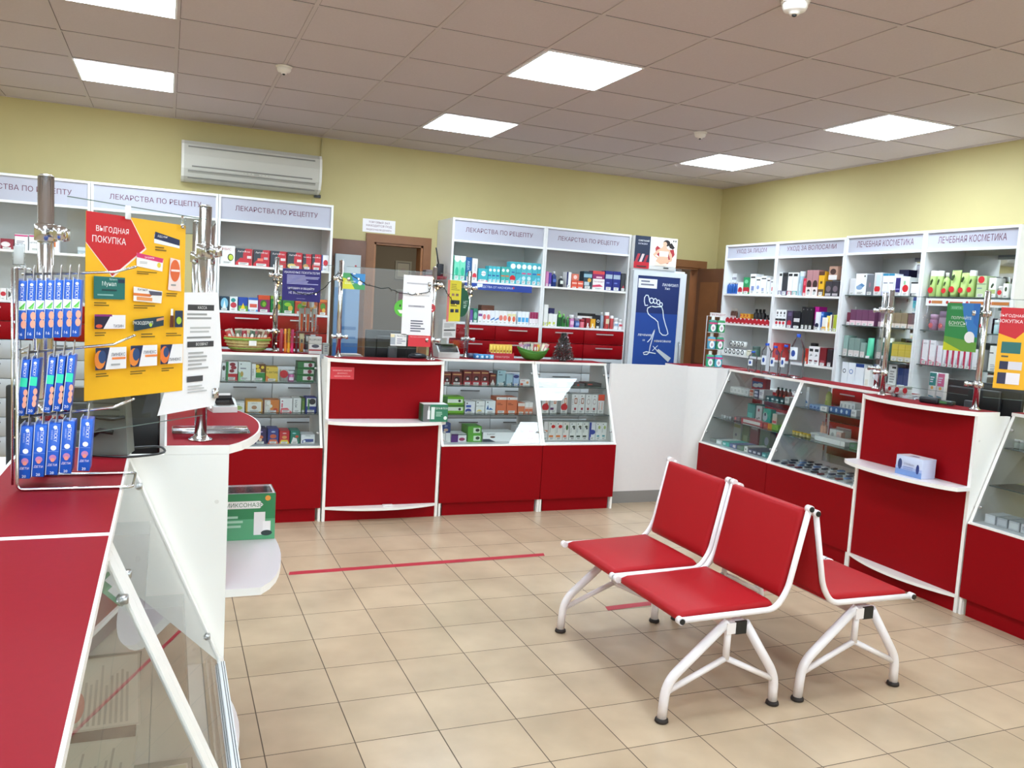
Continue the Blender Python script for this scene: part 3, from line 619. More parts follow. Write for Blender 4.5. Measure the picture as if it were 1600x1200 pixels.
row(Y1, 1.42, 'lower shelf beside the doorway', [
 (343.5, 358.4, 463, 'box', 'dark blue carton with pale figure', '143248', 'o.5,.5,.4,.4,7fc0dc p.3,.1,.7,.1,.5,.75,e8f4f8'),
 (359, 371.5, 463.5, 'box', 'white carton with red badge', 'e8eef0', 'o.45,.75,.3,.15,2a9090 o.5,.4,.4,.2,c83848'),
 (372.7, 387.5, 464.5, 'box', 'blue carton with yellow triangle', '2048a8', 'p0,0,1,0,1,.4,0,.4,6aa848 p.2,.05,.8,.05,.5,.6,f0d020'),
 (388, 403.5, 465, 'box', 'white carton with red and blue band', 'eef0f4', 'r.0,.82,1,1,3a66b8 r.15,.3,.9,.55,e06050 r.0,.0,1,.15,5890c8'),
 (403.5, 422.5, 461.5, 'box', 'purple and orange throat carton', '8c2860', 'r0,.75,1,1,d05028 o.45,.5,.28,.22,3a7020 o.5,.48,.16,.14,80b030'),
 (423, 441, 462.5, 'box', 'green throat carton with lemon', '1e7838', 'r0,.82,1,1,90a830 o.6,.35,.28,.22,c8a030 o.45,.6,.3,.12,70b830'),
 (441.5, 460.5, 464.5, 'box', 'green throat carton with orange slice', '1e7838', 'r0,.85,1,1,58a058 o.68,.32,.2,.18,d8b040 o.45,.55,.3,.12,88c030'),
 (461, 480, 468, 'box', 'red throat carton', 'b83a28', 'r0,.82,1,1,e07830 o.5,.5,.3,.22,50902a'),
 (480.7, 497, 468, 'box', 'brown-orange throat carton', '9c4424', 'o.5,.5,.3,.22,c89040'),
 (498, 514.5, 468.5, 'box', 'rust carton with green leaf', 'b04424', 'r0,.85,1,1,d87838 o.5,.55,.3,.22,48882a o.6,.3,.2,.14,e0b048')], lim=(0.382, 1.247))
row(Y1, 1.79, 'top shelf left of yellow poster', [
 (0, 21.6, 376, 'box', 'dark red carton with white emblem', '902838', 'o.4,.45,.35,.25,e8e0e0', {'h': .075}),
 (22.5, 44, 366, 'box', 'white carton with pink stripe, leftmost', 'ececee', 'r0,.86,1,.96,c83878 x.15,.3,.8,.6,3,889'),
 (45, 66.6, 367, 'box', 'white carton with pink stripe, nearer post', 'ececee', 'r0,.86,1,.96,c83878 t.5,.5,.1,334,ЦИТРАМОН'),
 (67.5, 92.5, 367, 'box', 'white carton with yellow and orange stripes', 'ececee', 'r0,.1,.18,1,e8c830 r.55,.3,.8,.95,e07838 r.45,.1,.55,.95,f0d8a0'),
 (121, 136, 386, 'box', 'blue-grey carton right of thick post', 'a8b8c0', 'r0,.5,1,1,c8d0d4')])
row(Y1, 1.42, 'lower shelf at left picture edge', [
 (0, 10, 450, 'box', 'white and red carton', 'e8e4e4', 'o.5,.5,.45,.2,c02838'), (10.5, 22, 451, 'box', 'grey carton with arrow', 'd8d8d8', 'p.2,.2,.8,.5,.2,.8,444')])
row(Y1, 1.79, 'top shelf right of the doorway', [
 (710.4, 728.4, 399.6, 'box', 'mint and white carton', '78d8b8', 'r0,.82,1,1,f0f4f2 o.5,.84,.4,.1,f0f4f2 o.5,.35,.3,.18,2ab890', {'n': 2}),
 (728.4, 738, 402, 'box', 'dark blue upright carton', '1c5a94', 'v.45,.65,.4,bcd8e8,АКВА o.5,.25,.45,.12,2a98a8'),
 (738.5, 747, 404, 'box', 'white carton with red ellipse', 'eae8e8', 'v.6,.6,.35,99a,СПРЕЙ o.5,.22,.4,.14,d83040'),
 (747.5, 763, 419.5, 'box', 'square teal carton with white circle', '3cb0bc', 'd.55,.62,.25,f4f8f8 t.55,.62,.12,446,АКВА r0,.0,1,.12,e090a0'),
 (763.5, 782.4, 416, 'box', 'small teal carton with white circle', '48b8c4', 'd.5,.75,.34,f4f8f8 r.0,.38,.7,.46,2858a0 p0,0,1,0,1,.3,88d0e8', {'n': 3}),
 (783.5, 797, 417, 'box', 'slim teal carton with white circle', '3cb0a8', 'd.5,.78,.34,f4f8f8 r.0,.4,.9,.48,d07040 p0,0,1,0,1,.3,70c8c8', {'n': 2}),
 (797.5, 807, 409, 'box', 'tall teal carton with red disc', '44b4c4', 'd.5,.8,.42,f4f8f8 r.3,.5,.8,.55,2858a0 d.5,.25,.48,c81828'),
 (807, 815.4, 409.5, 'box', 'tall teal carton with blue band', '44b4c4', 'd.5,.8,.42,f4f8f8 r.0,.46,.9,.53,3890a8 p0,.08,1,.08,1,.35,80d0e8'),
 (815.4, 832, 410.5, 'box', 'tall teal carton with pink band', '54bcc8', 'd.5,.8,.42,f4f8f8 r.1,.46,.9,.53,d85890 d.5,.28,.35,c8e8f0', {'n': 2}),
 (832, 840, 411.5, 'box', 'tall teal carton with navy band', '44b4c4', 'd.5,.8,.42,f4f8f8 r.1,.46,.9,.53,2868b8 p0,.08,1,.08,1,.35,80d0e8'),
 (840, 848, 412, 'box', 'tall teal carton with orange band', '44b4c4', 'd.5,.8,.42,f4f8f8 r.0,.46,.9,.53,e07840 d.5,.28,.35,80d0e8')], lim=(2.331, 3.195))
row(Y1, 1.42, 'lower shelf right of the doorway', [
 (735, 739.5, 484, 'box', 'purple upright carton', '6a4a98', ''), (740, 747, 482, 'box', 'green carton with leaf', '2c8068', 'o.5,.5,.35,.25,78c0a0'),
 (752, 773, 477, 'box', 'brown carton lying behind white row', '6a3c28', 'r.1,.2,.9,.8,7c4a34', {'b': .12, 'tag': 0}),
 (747.8, 754, 485.5, 'box', 'white carton with purple band', 'f0eef0', 'r0,.55,1,.75,8a4a98'),
 (754.2, 767, 485.5, 'box', 'white carton with pink oval', 'f0eef0', 'o.5,.5,.4,.22,e88080', {'n': 2}),
 (767, 780, 485.6, 'box', 'white carton with blue swoosh', 'eef0f4', 'p0,.2,1,.35,1,.5,0,.3,5888c8', {'n': 2}),
 (780, 793, 486, 'box', 'white carton with salmon oval', 'f0eeec', 'o.5,.45,.45,.22,e88070', {'n': 2}),
 (793, 807, 486.6, 'box', 'white carton with yellow and orange mark', 'f0eeec', 'r.05,.6,.95,.8,e8e0a8 o.5,.4,.35,.22,e06848', {'n': 2}),
 (809.5, 827, 487, 'box', 'white and sky blue carton', 'eef2f6', 'r.1,.2,.9,.55,48a8e0', {'n': 3}),
 (828, 843.7, 488, 'box', 'magenta and white carton', 'f0e8ec', 'r0,.5,1,1,a02858', {'n': 3})], lim=(2.331, 3.195))
row(Y1, 1.79, 'top shelf next to foot poster', [
 (853.6, 858, 424, 'box', 'pink slim carton', 'd888b8', ''), (858.2, 862.5, 426, 'box', 'violet slim carton', '5838a0', ''),
 (863.5, 871.5, 424, 'bot', 'navy bottle with white cap', '203878', 'r.1,.3,.9,.5,4868b8', {'cap': 'ddd'}),
 (874.7, 882, 432, 'bot', 'small black bottle', '20242c', 'r.1,.3,.9,.6,d8e0d8', {'cap': 'ddd'}),
 (886, 893.3, 425, 'box', 'white and navy carton', 'f0eeee', 'r0,0,.35,1,1c2860'),
 (893.5, 912, 436, 'box', 'red-orange carton of stacked row', 'e05840', 'r.1,.55,.9,.75,f4c0b0', {'n': 2, 'h': .07}),
 (893.5, 905, 428, 'box', 'salmon carton atop the red-orange pair', 'e07860', 'd.5,.5,.25,f4d0c8', {'z': .072, 'tag': 0}),
 (912.6, 926, 424, 'box', 'dark carton with yellow sun', '1c3a48', 'r.0,.65,1,.85,90b8c8 d.7,.5,.22,e0a840 r.1,.2,.7,.4,b8c8d0'),
 (926.5, 945.5, 433, 'box', 'white cream carton with rose flash', 'f2eeee', 't.5,.75,.16,a03050,ЛАМИЗИЛ p0,.2,.9,.3,.6,.5,0,.4,d84868', {'h': .1}),
 (926.5, 945.5, 423.6, 'box', 'magenta and red carton on top', '8c2060', 'r0,.6,1,1,d84848 r.3,.1,.8,.3,e8c0d0', {'z': .101, 'tag': 0}),
 (946.2, 970.6, 424, 'box', 'wide navy carton with pale panel', '20287c', 'r.05,.6,.95,.82,a8b8c8 r.2,.35,.6,.42,6878c0', {'n': 2}),
 (971.2, 979, 427.5, 'box', 'charcoal carton with red mark', '3a3c42', 'p.2,.1,.8,.1,.6,.35,c83040')], lim=(3.236, 4.1))
row(Y1, 1.42, 'lower shelf next to foot poster', [
 (850.6, 857.3, 476, 'box', 'tall white and lime carton', 'f0f0ec', 'r0,0,1,.18,c8d048'), (857.5, 871, 490.5, 'box', 'white and lime carton', 'f0f0ec', 'o.3,.2,.3,.16,c8d048', {'n': 2}),
 (858, 867, 481.5, 'box', 'navy carton behind white ones', '28285c', '', {'b': .11, 'tag': 0}),
 (872.3, 878.6, 486, 'bot', 'green and black bottle', '205c30', 'r.1,.6,.9,.8,78c858', {'cap': '90d070'}), (879, 885.5, 490.6, 'bot', 'shorter green bottle', '307838', 'r.1,.3,.9,.6,204020', {'cap': '90d070'}),
 (886, 890.7, 495, 'bot', 'smallest green bottle', '307838', '', {'cap': '90d070'}),
 (891, 898.8, 492, 'jar', 'pink jar with white lid', 'c878b0', 'r.1,.2,.9,.5,e8c0d8', {'cap': 'eee'}), (899, 907, 497, 'jar', 'blue jar', '385898', 'r.1,.2,.9,.5,88a0d0', {'cap': '99a'}),
 (902, 931, 489.5, 'box', 'long white box with black lid', 'eceae8', 'r0,.8,1,1,1c1c1e t.5,.55,.16,444,ВИТАМИНЫ', {'b': .11, 'tag': 0}),
 (907.4, 915, 499, 'jar', 'rose jar', 'd86878', '', {'cap': 'b03040'}), (916, 922.5, 497, 'box', 'dark red small carton', '8c1c28', 'r.3,.1,.6,.5,eee'), (923, 931, 498.5, 'box', 'yellow small carton', 'e8a828', 'r.3,.1,.6,.5,f4e8c0'),
 (932, 938.2, 492.5, 'box', 'black carton with white circle', '1c2028', 'd.5,.55,.35,d8dce0 d.5,.55,.22,1c2028'),
 (939, 945, 488, 'bot', 'grey bottle with white cap', '98a8b8', '', {'cap': 'eee'}), (946.4, 954, 488, 'cyl', 'red and white tall can', 'c04040', 'r.1,.3,.9,.6,d8c8a8', {'cap': 'eee'}),
 (954.4, 960, 493.5, 'cyl', 'red and white short can', 'c04848', '', {'cap': 'eee'}), (960.5, 967.3, 497, 'jar', 'white jar with blue band', 'e8ecf0', 'r0,.3,1,.5,90a8c0'), (967.6, 975, 499, 'jar', 'white jar with red band', 'f0e8e8', 'r0,.3,1,.5,c04050')], lim=(3.236, 4.1))
# hanging blue shelf strip
a = aty(726, 440, BY-0.004); b_ = aty(831, 451, BY-0.004)
mb = MB(); W_ = b_.x-a.x; mb.box((0, -0.003, 0), (W_, 0, 0.058), mat('20409c', 0.4)); printed(mb, W_, 0.058, 't.45,.5,.4,dde4f4,СРЕДСТВА_ОТ_НАСМОРКА p.18,.3,.26,.5,.26,.95,.18,.95,e8ecf8 d.72,.6,.015,c83850', -0.003, 0)
tag(mb.build('shelf_banner', None, (a.x, BY-0.004, 1.716)), 'blue cold remedy strip hanging under the top shelf', 'banner')

# ---------------------------------------------------------------- goods on the right-hand wall
X1 = ('x', RX+0.03); FA = 'face care unit'; HA = 'hair care unit'
row(X1, 1.83, 'top shelf of '+FA, [
 (1133.5, 1151.5, 427.5, 'box', 'tall white carton behind blue bottles', 'eef0f2', 'r.2,.7,.8,.82,446 r0,0,1,.5,204c94', {'n': 3, 'b': .06, 'tag': 0}),
 (1132, 1152, 440, 'bot', 'small blue bottle', '2058a8', '', {'n': 4, 'cap': 'eee'}),
 (1153, 1161.6, 441, 'box', 'white carton with red disc', 'f0f0f0', 'd.5,.3,.4,c02030'), (1162, 1172, 433.5, 'box', 'green carton with red discs', '28985c', 'd.3,.25,.3,c02030 d.75,.25,.3,c02030 o.5,.75,.3,.12,78d0a0'),
 (1173, 1181.7, 428, 'box', 'tall white carton with black print', 'f0f0f0', 'r.1,.8,.9,.87,222 r.3,.1,.8,.4,8090c0'), (1182, 1189.3, 433, 'box', 'white carton with blue flower', 'f0f0f0', 'r.1,.8,.9,.87,222 o.5,.4,.3,.12,90a0d0'),
 (1189.6, 1198.7, 431, 'box', 'wide white carton with black print', 'f0f0f0', 'r.1,.82,.9,.88,222 r.2,.1,.6,.35,a0a8c8'), (1199, 1204, 434, 'box', 'narrow white carton', 'eeeef0', 'r.1,.8,.9,.87,222'),
 (1204.4, 1212, 437, 'box', 'white carton with red patch', 'e8e8ec', 'r.1,.82,.9,.88,222 r.3,.25,.9,.5,d85050')], lim=(6.85, 6.135))
row(X1, 1.545, 'middle shelf of '+FA, [
 (1132, 1151.5, 481.5, 'bot', 'amber bottle with white cap', '6a4030', 'r.1,.2,.9,.5,e8d0d0', {'n': 4, 'cap': 'eeeae4', 'b': .07}),
 (1156.7, 1172.5, 490, 'box', 'yellow and orange patterned carton', 'e8a830', 'p0,.1,.5,.3,0,.5,c84820 p.5,.3,1,.5,.5,.7,c84820 p0,.6,.5,.8,0,1,c84820', {'n': 3, 'b': .06}),
 (1176.5, 1193.5, 483, 'bot', 'black bottle', '1c1a1c', '', {'n': 3, 'cap': '111', 'b': .06}), (1194, 1199, 492, 'bot', 'short black bottle', '2a2022', '', {'cap': '111', 'b': .06}),
 (1134, 1202.5, 498, 'jar', 'small bottle with round red tag', '8a4038', 'd.5,.5,.62,b81c28 r.25,.05,.75,.2,ddd', {'n': 11, 'cap': 'e8dcdc'})], lim=(6.85, 6.135))
row(X1, 1.25, 'bottom shelf of '+FA, [
 (1131.5, 1163.5, 545.5, 'cyl', 'white roll with black ring', 'e8e8e4', 'd.5,.5,.46,181818 d.5,.5,.28,e0e0dc', {'n': 5, 'cap': 'eee'}),
 (1140, 1163.5, 533.5, 'cyl', 'upper white roll with black ring', 'e8e8e4', 'd.5,.5,.46,181818 d.5,.5,.28,e0e0dc', {'n': 4, 'cap': 'eee', 'z': .076}),
 (1164.5, 1171.5, 547, 'jar', 'beige round jar', 'c8c0a8', '', {'cap': 'e0d8c0'}), (1173, 1181.5, 541, 'jar', 'dark green jar', '4a6a5c', '', {'cap': '607870'})], lim=(6.85, 6.135))
row(X1, 1.825, 'top shelf of '+HA, [
 (1215.2, 1223.2, 425.6, 'box', 'white carton with purple foot', 'f0f0f0', 'r.1,.84,.9,.95,222 r0,.03,1,.2,483878'), (1223.7, 1231.5, 426, 'box', 'dark grey carton', '34363a', 'r.1,.84,.9,.95,111 r0,.03,1,.2,787898'),
 (1232, 1239.7, 425.8, 'box', 'white carton with crimson foot', 'f0f0f0', 'r.1,.84,.9,.95,222 r0,.03,1,.2,a82848'), (1240, 1248, 426, 'box', 'white carton with teal foot', 'f0f0f0', 'r.1,.84,.9,.95,222 r0,.03,1,.2,389898'),
 (1248.8, 1255.3, 424, 'cyl', 'pale blue spray can', 'a8ccdc', 'r.2,.2,.8,.5,c8e0ec', {'cap': 'd8e8f0'}), (1255.8, 1260.5, 434.8, 'box', 'bright red carton', 'd0203c', 'r.2,.6,.8,.85,e06878'),
 (1261.5, 1280.2, 422, 'box', 'rose hair dye carton with portrait', 'b88488', 'o.5,.45,.4,.16,3c2420 r0,0,1,.34,ecdcd8 o.5,.16,.25,.1,403030', {'n': 2}),
 (1280.4, 1289.5, 424, 'box', 'yellow hair dye carton with brown top', 'ecb424', 'r0,.84,1,1,5a3424 r.3,.5,.7,.6,5a4020 r0,.02,1,.28,684c34'),
 (1290, 1311.5, 439.5, 'box', 'black hair dye carton with portrait', '38343a', 'o.5,.5,.35,.2,786870 r.1,.05,.9,.2,b8b0b4', {'n': 2, 'tag': 0}),
 (1296, 1309.5, 416, 'box', 'rose dye carton on the black ones', 'b8907c', 'o.5,.6,.35,.22,48302a r0,0,1,.36,eae4e0', {'z': .136, 'tag': 0})], lim=(6.093, 5.312))
row(X1, 1.54, 'middle shelf of '+HA, [
 (1210.7, 1229, 484, 'box', 'white carton with black ovals', 'f2f2f2', 'o.5,.82,.2,.08,111 o.5,.66,.12,.04,111 r0,.38,1,.5,222 d.4,.25,.36,c82030', {'n': 3}), (1230, 1239.4, 485.5, 'box', 'dark violet carton with red tag', '483c54', 'd.5,.28,.36,b82838 r.2,.7,.8,.9,685880'),
 (1240.2, 1251.2, 487.5, 'box', 'black and white carton', '1e1e22', 'r.1,.4,.95,.62,d8d8d8 r.1,.05,.9,.15,ccc'),
 (1253.2, 1271.3, 479.5, 'box', 'tall black carton', '16181a', 'd.5,.88,.12,888 r.2,.1,.8,.2,6a6a60', {'n': 3}), (1271.8, 1280.2, 479, 'box', 'tall magenta carton', 'd0209c', 'r0,0,1,.45,6a3c78', {'b': .02}),
 (1275, 1281, 487.5, 'box', 'white and navy carton', 'eef0f6', 'd.5,.25,.5,181c40', {'b': -.022, 'd': .02}), (1281.4, 1288.2, 487.2, 'box', 'blue carton', '1c60b8', 'r.2,.8,.8,.9,88b0e0'),
 (1285, 1291.6, 496, 'box', 'white and yellow carton', 'f4f2ea', 'r0,.02,1,.3,ecb030', {'b': -.022, 'd': .02}), (1292, 1297.2, 493.5, 'box', 'yellow carton', 'f0d868', 'o.5,.4,.35,.2,e08828'),
 (1297.5, 1302.6, 492, 'box', 'white carton with brown edge', 'f0ece6', 'r.6,0,1,1,583424'), (1303, 1308.6, 492, 'box', 'lime carton', 'b0bc30', '')], lim=(6.093, 5.312))
row(X1, 1.245, 'bottom shelf of '+HA, [
 (1207.5, 1223, 536, 'box', 'red heart-shaped gift box', 'c83030', 'p.5,.05,.95,.6,.8,.95,.5,.8,.2,.95,.05,.6,d84838 o.5,.45,.2,.16,8c3468', {'tag': 0}),
 (1254.5, 1263.6, 544.5, 'box', 'red carton with bauble', 'b83020', 'd.5,.3,.3,e07850'), (1264.2, 1281, 541.5, 'box', 'white carton with black label', 'f2eeee', 'r.15,.72,.85,.87,282828 p.2,.45,.8,.5,.5,.6,999 r.2,.14,.8,.26,703840', {'n': 2}),
 (1281.4, 1292, 543.5, 'box', 'dark red tall carton', '7c1820', 'r.2,.15,.8,.3,a85058'), (1293, 1301.3, 546, 'box', 'black tall carton', '2c2428', 'r.2,.1,.8,.25,b8a8a8'),
 (1264, 1273, 536, 'jar', 'black-capped jar behind white cartons', '28242a', '', {'b': .1, 'cap': '111'})], lim=(6.093, 5.312))
LB = 'left mirrored bay'; RB = 'right mirrored bay'
row(X1, 1.84, 'top glass shelf of '+LB, [
 (1328.6, 1337.6, 435, 'box', 'grey-white carton', 'dcdce0', ''), (1338, 1355, 427.5, 'box', 'white carton with blue flower', 'f0f0f2', 'p.1,.4,.5,.25,.9,.45,.6,.55,5888b8 o.4,.35,.3,.1,88a8cc d.85,.88,.07,444'),
 (1355.4, 1366, 429, 'box', 'slate grey carton', '70747c', 'o.5,.5,.12,.12,a07888'), (1367, 1379.2, 426, 'box', 'silver carton with red disc', 'd8d8d8', 'd.5,.28,.38,d01c28 r.3,.4,.8,.9,c8dce0'),
 (1380.2, 1398.5, 427.5, 'box', 'white and blue dermo carton', 'eceef8', 'r0,.9,1,1,2888b0 r0,.0,1,.18,b8b8e0 r.2,.55,.9,.6,889', {'n': 2}), (1399, 1410, 431, 'box', 'white carton with navy panel', 'f4f4f8', 'r.15,.16,.85,.9,2c2070 r.2,.3,.8,.36,8880c0'),
 (1405, 1420.5, 421.5, 'box', 'navy carton behind white one', '1c1c50', '', {'b': .1, 'tag': 0}), (1410.5, 1422, 433, 'box', 'white and green carton with red disc', 'f0f2ee', 'd.5,.4,.42,d01c28 r.2,.6,.5,.8,a0d0a8'),
 (1424, 1435.6, 441, 'box', 'small white and black carton', 'f2f0f2', 'r0,.0,.8,.2,142030 r0,.9,1,1,181818')], lim=(5.27, 4.547))
row(X1, 1.60, 'second glass shelf of '+LB, [
 (1323.8, 1329, 488, 'box', 'wine red carton', '70203c', 'r0,0,1,.25,e0d0d4'), (1329.3, 1367.5, 484, 'box', 'plum carton with pale foot', '6c3c5c', 'r0,.02,1,.32,e8c8d0', {'n': 4}),
 (1380.2, 1419, 488.5, 'box', 'taupe carton with pale foot', '86745f', 'r0,.02,1,.3,e0d0c8', {'n': 4}), (1419.4, 1430, 491, 'box', 'brown-plum carton', '6c5458', 'r0,.02,1,.3,e0d0c8'),
 (1328, 1338, 479, 'bot', 'white pump bottle behind plum cartons', 'e8e8e8', '', {'b': .1, 'cap': 'fff', 'w': .03})], lim=(5.27, 4.547))
row(X1, 1.35, 'third glass shelf of '+LB, [
 (1319, 1326, 524, 'box', 'pale teal carton', '90b0a8', 'r0,0,1,.35,ccc4c0'), (1327, 1344.6, 528.5, 'box', 'grey-green carton', '7c948c', 'r0,.02,1,.35,d0c8c4', {'n': 2}), (1345, 1352, 535.5, 'box', 'short grey-green carton', '88a098', 'r0,.02,1,.4,d0c8c4'),
 (1353.2, 1363, 528, 'tub', 'mint green cream tube', '58c8a0', 'r.1,0,.9,.12,eee', {'cap': '60c8a4'}), (1376.2, 1393.6, 528, 'cyl', 'dark green bottle with white cap', '105848', 'r.2,.05,.8,.2,ddd', {'n': 2, 'cap': 'e8ece8'}),
 (1394, 1426, 535, 'box', 'mustard yellow carton', 'c8b038', 'r0,.02,1,.26,d0c8b8 r0,.9,1,1,808848', {'n': 3})], lim=(5.27, 4.547))
row(X1, 1.10, 'lowest deck of '+LB, [
 (1315.5, 1325, 573.5, 'box', 'white carton with black ring', 'f0f2f6', 'd.45,.65,.28,223 d.45,.65,.18,f0f2f6', {'h': .2}), (1325.5, 1336.5, 574, 'box', 'white carton with blue ring', 'f0f2f6', 'd.45,.65,.28,6080b8 d.45,.65,.18,f0f2f6', {'h': .2}),
 (1337, 1350.5, 574.5, 'box', 'white carton with blue top', 'f0f2f6', 'r0,.86,1,1,1c3c80', {'h': .2}), (1351, 1359, 583, 'box', 'slim white carton', 'f4f2ec', 'r.2,.2,.8,.5,e8e0d0', {'h': .17}),
 (1388.5, 1401.8, 576, 'box', 'white carton with grey print', 'f2f2f2', 'r.4,.86,.9,.93,222 x.2,.35,.8,.8,5,aaa', {'b': .07, 'h': .22}), (1403, 1422, 578, 'box', 'blue carton behind tagged jars', '243c80', '', {'n': 2, 'b': .07, 'h': .2})], lim=(5.27, 4.547))
row(X1, 1.84, 'top glass shelf of '+RB, [
 (1452, 1463, 423, 'cyl', 'light green bottle with leaf and white cap', 'b8d480', 'p.3,.45,.5,.45,.75,.62,.6,.7,.35,.6,304818 d.45,.25,.45,d82830', {'cap': 'f4f4f0'}), (1463.3, 1472.6, 423, 'cyl', 'light green untagged bottle with leaf', 'b8d480', 'p.3,.45,.5,.45,.75,.62,.6,.7,.35,.6,304818', {'cap': 'f4f4f0'}),
 (1473, 1482.4, 426, 'bot', 'light green conical bottle with leaf', 'b8d480', 'p.3,.45,.5,.45,.75,.58,.6,.64,.35,.57,304818 d.45,.25,.45,d82830', {'cap': 'f4f4f0'}), (1483.6, 1498.6, 422, 'tub', 'large light green tube with leaf', 'bcd880', 'p.25,.62,.5,.6,.72,.76,.6,.85,.35,.78,304818 d.4,.28,.34,d82830', {'cap': 'b8d480'}),
 (1499, 1512.6, 426, 'tub', 'smaller light green tube with leaf', 'bcd880', 'p.25,.62,.5,.6,.72,.76,.6,.85,.35,.78,304818 d.3,.28,.34,d82830', {'cap': 'b8d480'}), (1513, 1523.4, 422.5, 'cyl', 'light green bottle right of tubes', 'b8d480', 'p.3,.5,.5,.5,.75,.62,.6,.7,.35,.6,304818 d.4,.28,.42,d82830', {'cap': 'f4f4f0'}),
 (1527.4, 1542.6, 431, 'box', 'pale green carton with red disc', 'c0d4a0', 'd.45,.82,.34,d82830 r.1,.4,.6,.45,789 r0,.6,1,.64,8a9a80'), (1546, 1557.5, 434, 'box', 'white carton with leaf', 'f0f2ea', 'p.3,.5,.5,.48,.75,.65,.6,.74,.35,.62,384a28 r0,.2,1,.4,b0c078'),
 (1558.6, 1567, 447, 'jar', 'white jar with red disc', 'e8ece4', 'd.5,.45,.5,d82830', {'cap': 'eee'}), (1568, 1577.4, 443, 'box', 'small white leaf carton', 'f0f2ea', 'o.5,.6,.2,.16,384a28'), (1582, 1594.6, 435, 'box', 'white leaf carton with red disc', 'eef0ea', 'd.5,.72,.42,d82830 o.4,.3,.25,.1,222')], lim=(4.505, 3.81))
row(X1, 1.60, 'second glass shelf of '+RB, [
 (1450.3, 1463.8, 491, 'jar', 'lilac jar with pale lid', '8c5c7c', 'd.4,.3,.3,c85058', {'cap': 'c8a0c0'}), (1465, 1478.5, 486, 'jar', 'tall mauve jar', '84687c', 'd.5,.25,.3,c05058', {'cap': '8c7090'}),
 (1530.6, 1540, 492, 'cyl', 'white bottle with red tag', 'e8eaee', 'd.4,.4,.34,b82838', {'cap': 'fff'}), (1552, 1561, 500, 'jar', 'pale aqua jar', 'b8d8dc', '', {'cap': 'd8e8ec'}), (1562, 1572, 496, 'jar', 'ivory jar', 'd8d4d0', '', {'cap': 'eee'})], lim=(4.505, 3.81))
row(X1, 1.35, 'third glass shelf of '+RB, [
 (1441.6, 1451.7, 531, 'box', 'tall white and crimson carton', 'f2eef2', 'r.0,0,.1,1,b02850 p0,0,1,0,1,.14,0,.24,d86888 t.5,.86,.05,445,КРЕМ'), (1453, 1463, 532, 'box', 'tall white crimson carton, second along', 'f2eef2', 'r.0,0,.1,1,b02850 p0,0,1,0,1,.14,0,.24,d86888 t.5,.86,.05,445,КРЕМ'),
 (1464.6, 1473, 540, 'box', 'shorter white and crimson carton', 'f0eaf2', 'r.0,0,.1,1,b02850 p0,0,1,0,1,.14,0,.24,d86888'),
 (1474, 1519, 547, 'box', 'white carton with crimson edge', 'eceaee', 'r.62,0,1,1,c02850 p.3,.1,.6,.1,.5,.6,aab', {'n': 5}), (1520.4, 1533.6, 546, 'box', 'silver-white carton', 'd8d8da', 'o.7,.3,.12,.1,888'), (1547, 1564, 540.5, 'box', 'plain white tall carton', 'eceae4', 'r.0,.7,.4,.74,444 x.2,.1,.8,.3,3,aaa')], lim=(4.505, 3.81))
# label strip under the top glass shelf
a = atx(1448, 463, RX+0.012); b_ = atx(1587, 470, RX+0.012); W_ = abs(a.y-b_.y)
mb = MB(); mb.box((0, -0.002, 0), (W_, 0, 0.052), mat('ecebea', 0.5)); printed(mb, W_, 0.052, 'r.07,.3,.2,.7,c87838 d.05,.5,.016,c03030 r.29,.45,.44,.6,c84838 d.26,.5,.016,c03030 r.52,.3,.67,.7,c87838 d.49,.5,.016,c03030 r.76,.3,.94,.7,c87838 d.74,.5,.016,c03030', -0.002, 0)
tag(mb.build('shelf_strip', None, (RX+0.012, a.y, 1.775), -pi/2), 'white strip with orange bars under the green tubes shelf', 'banner')
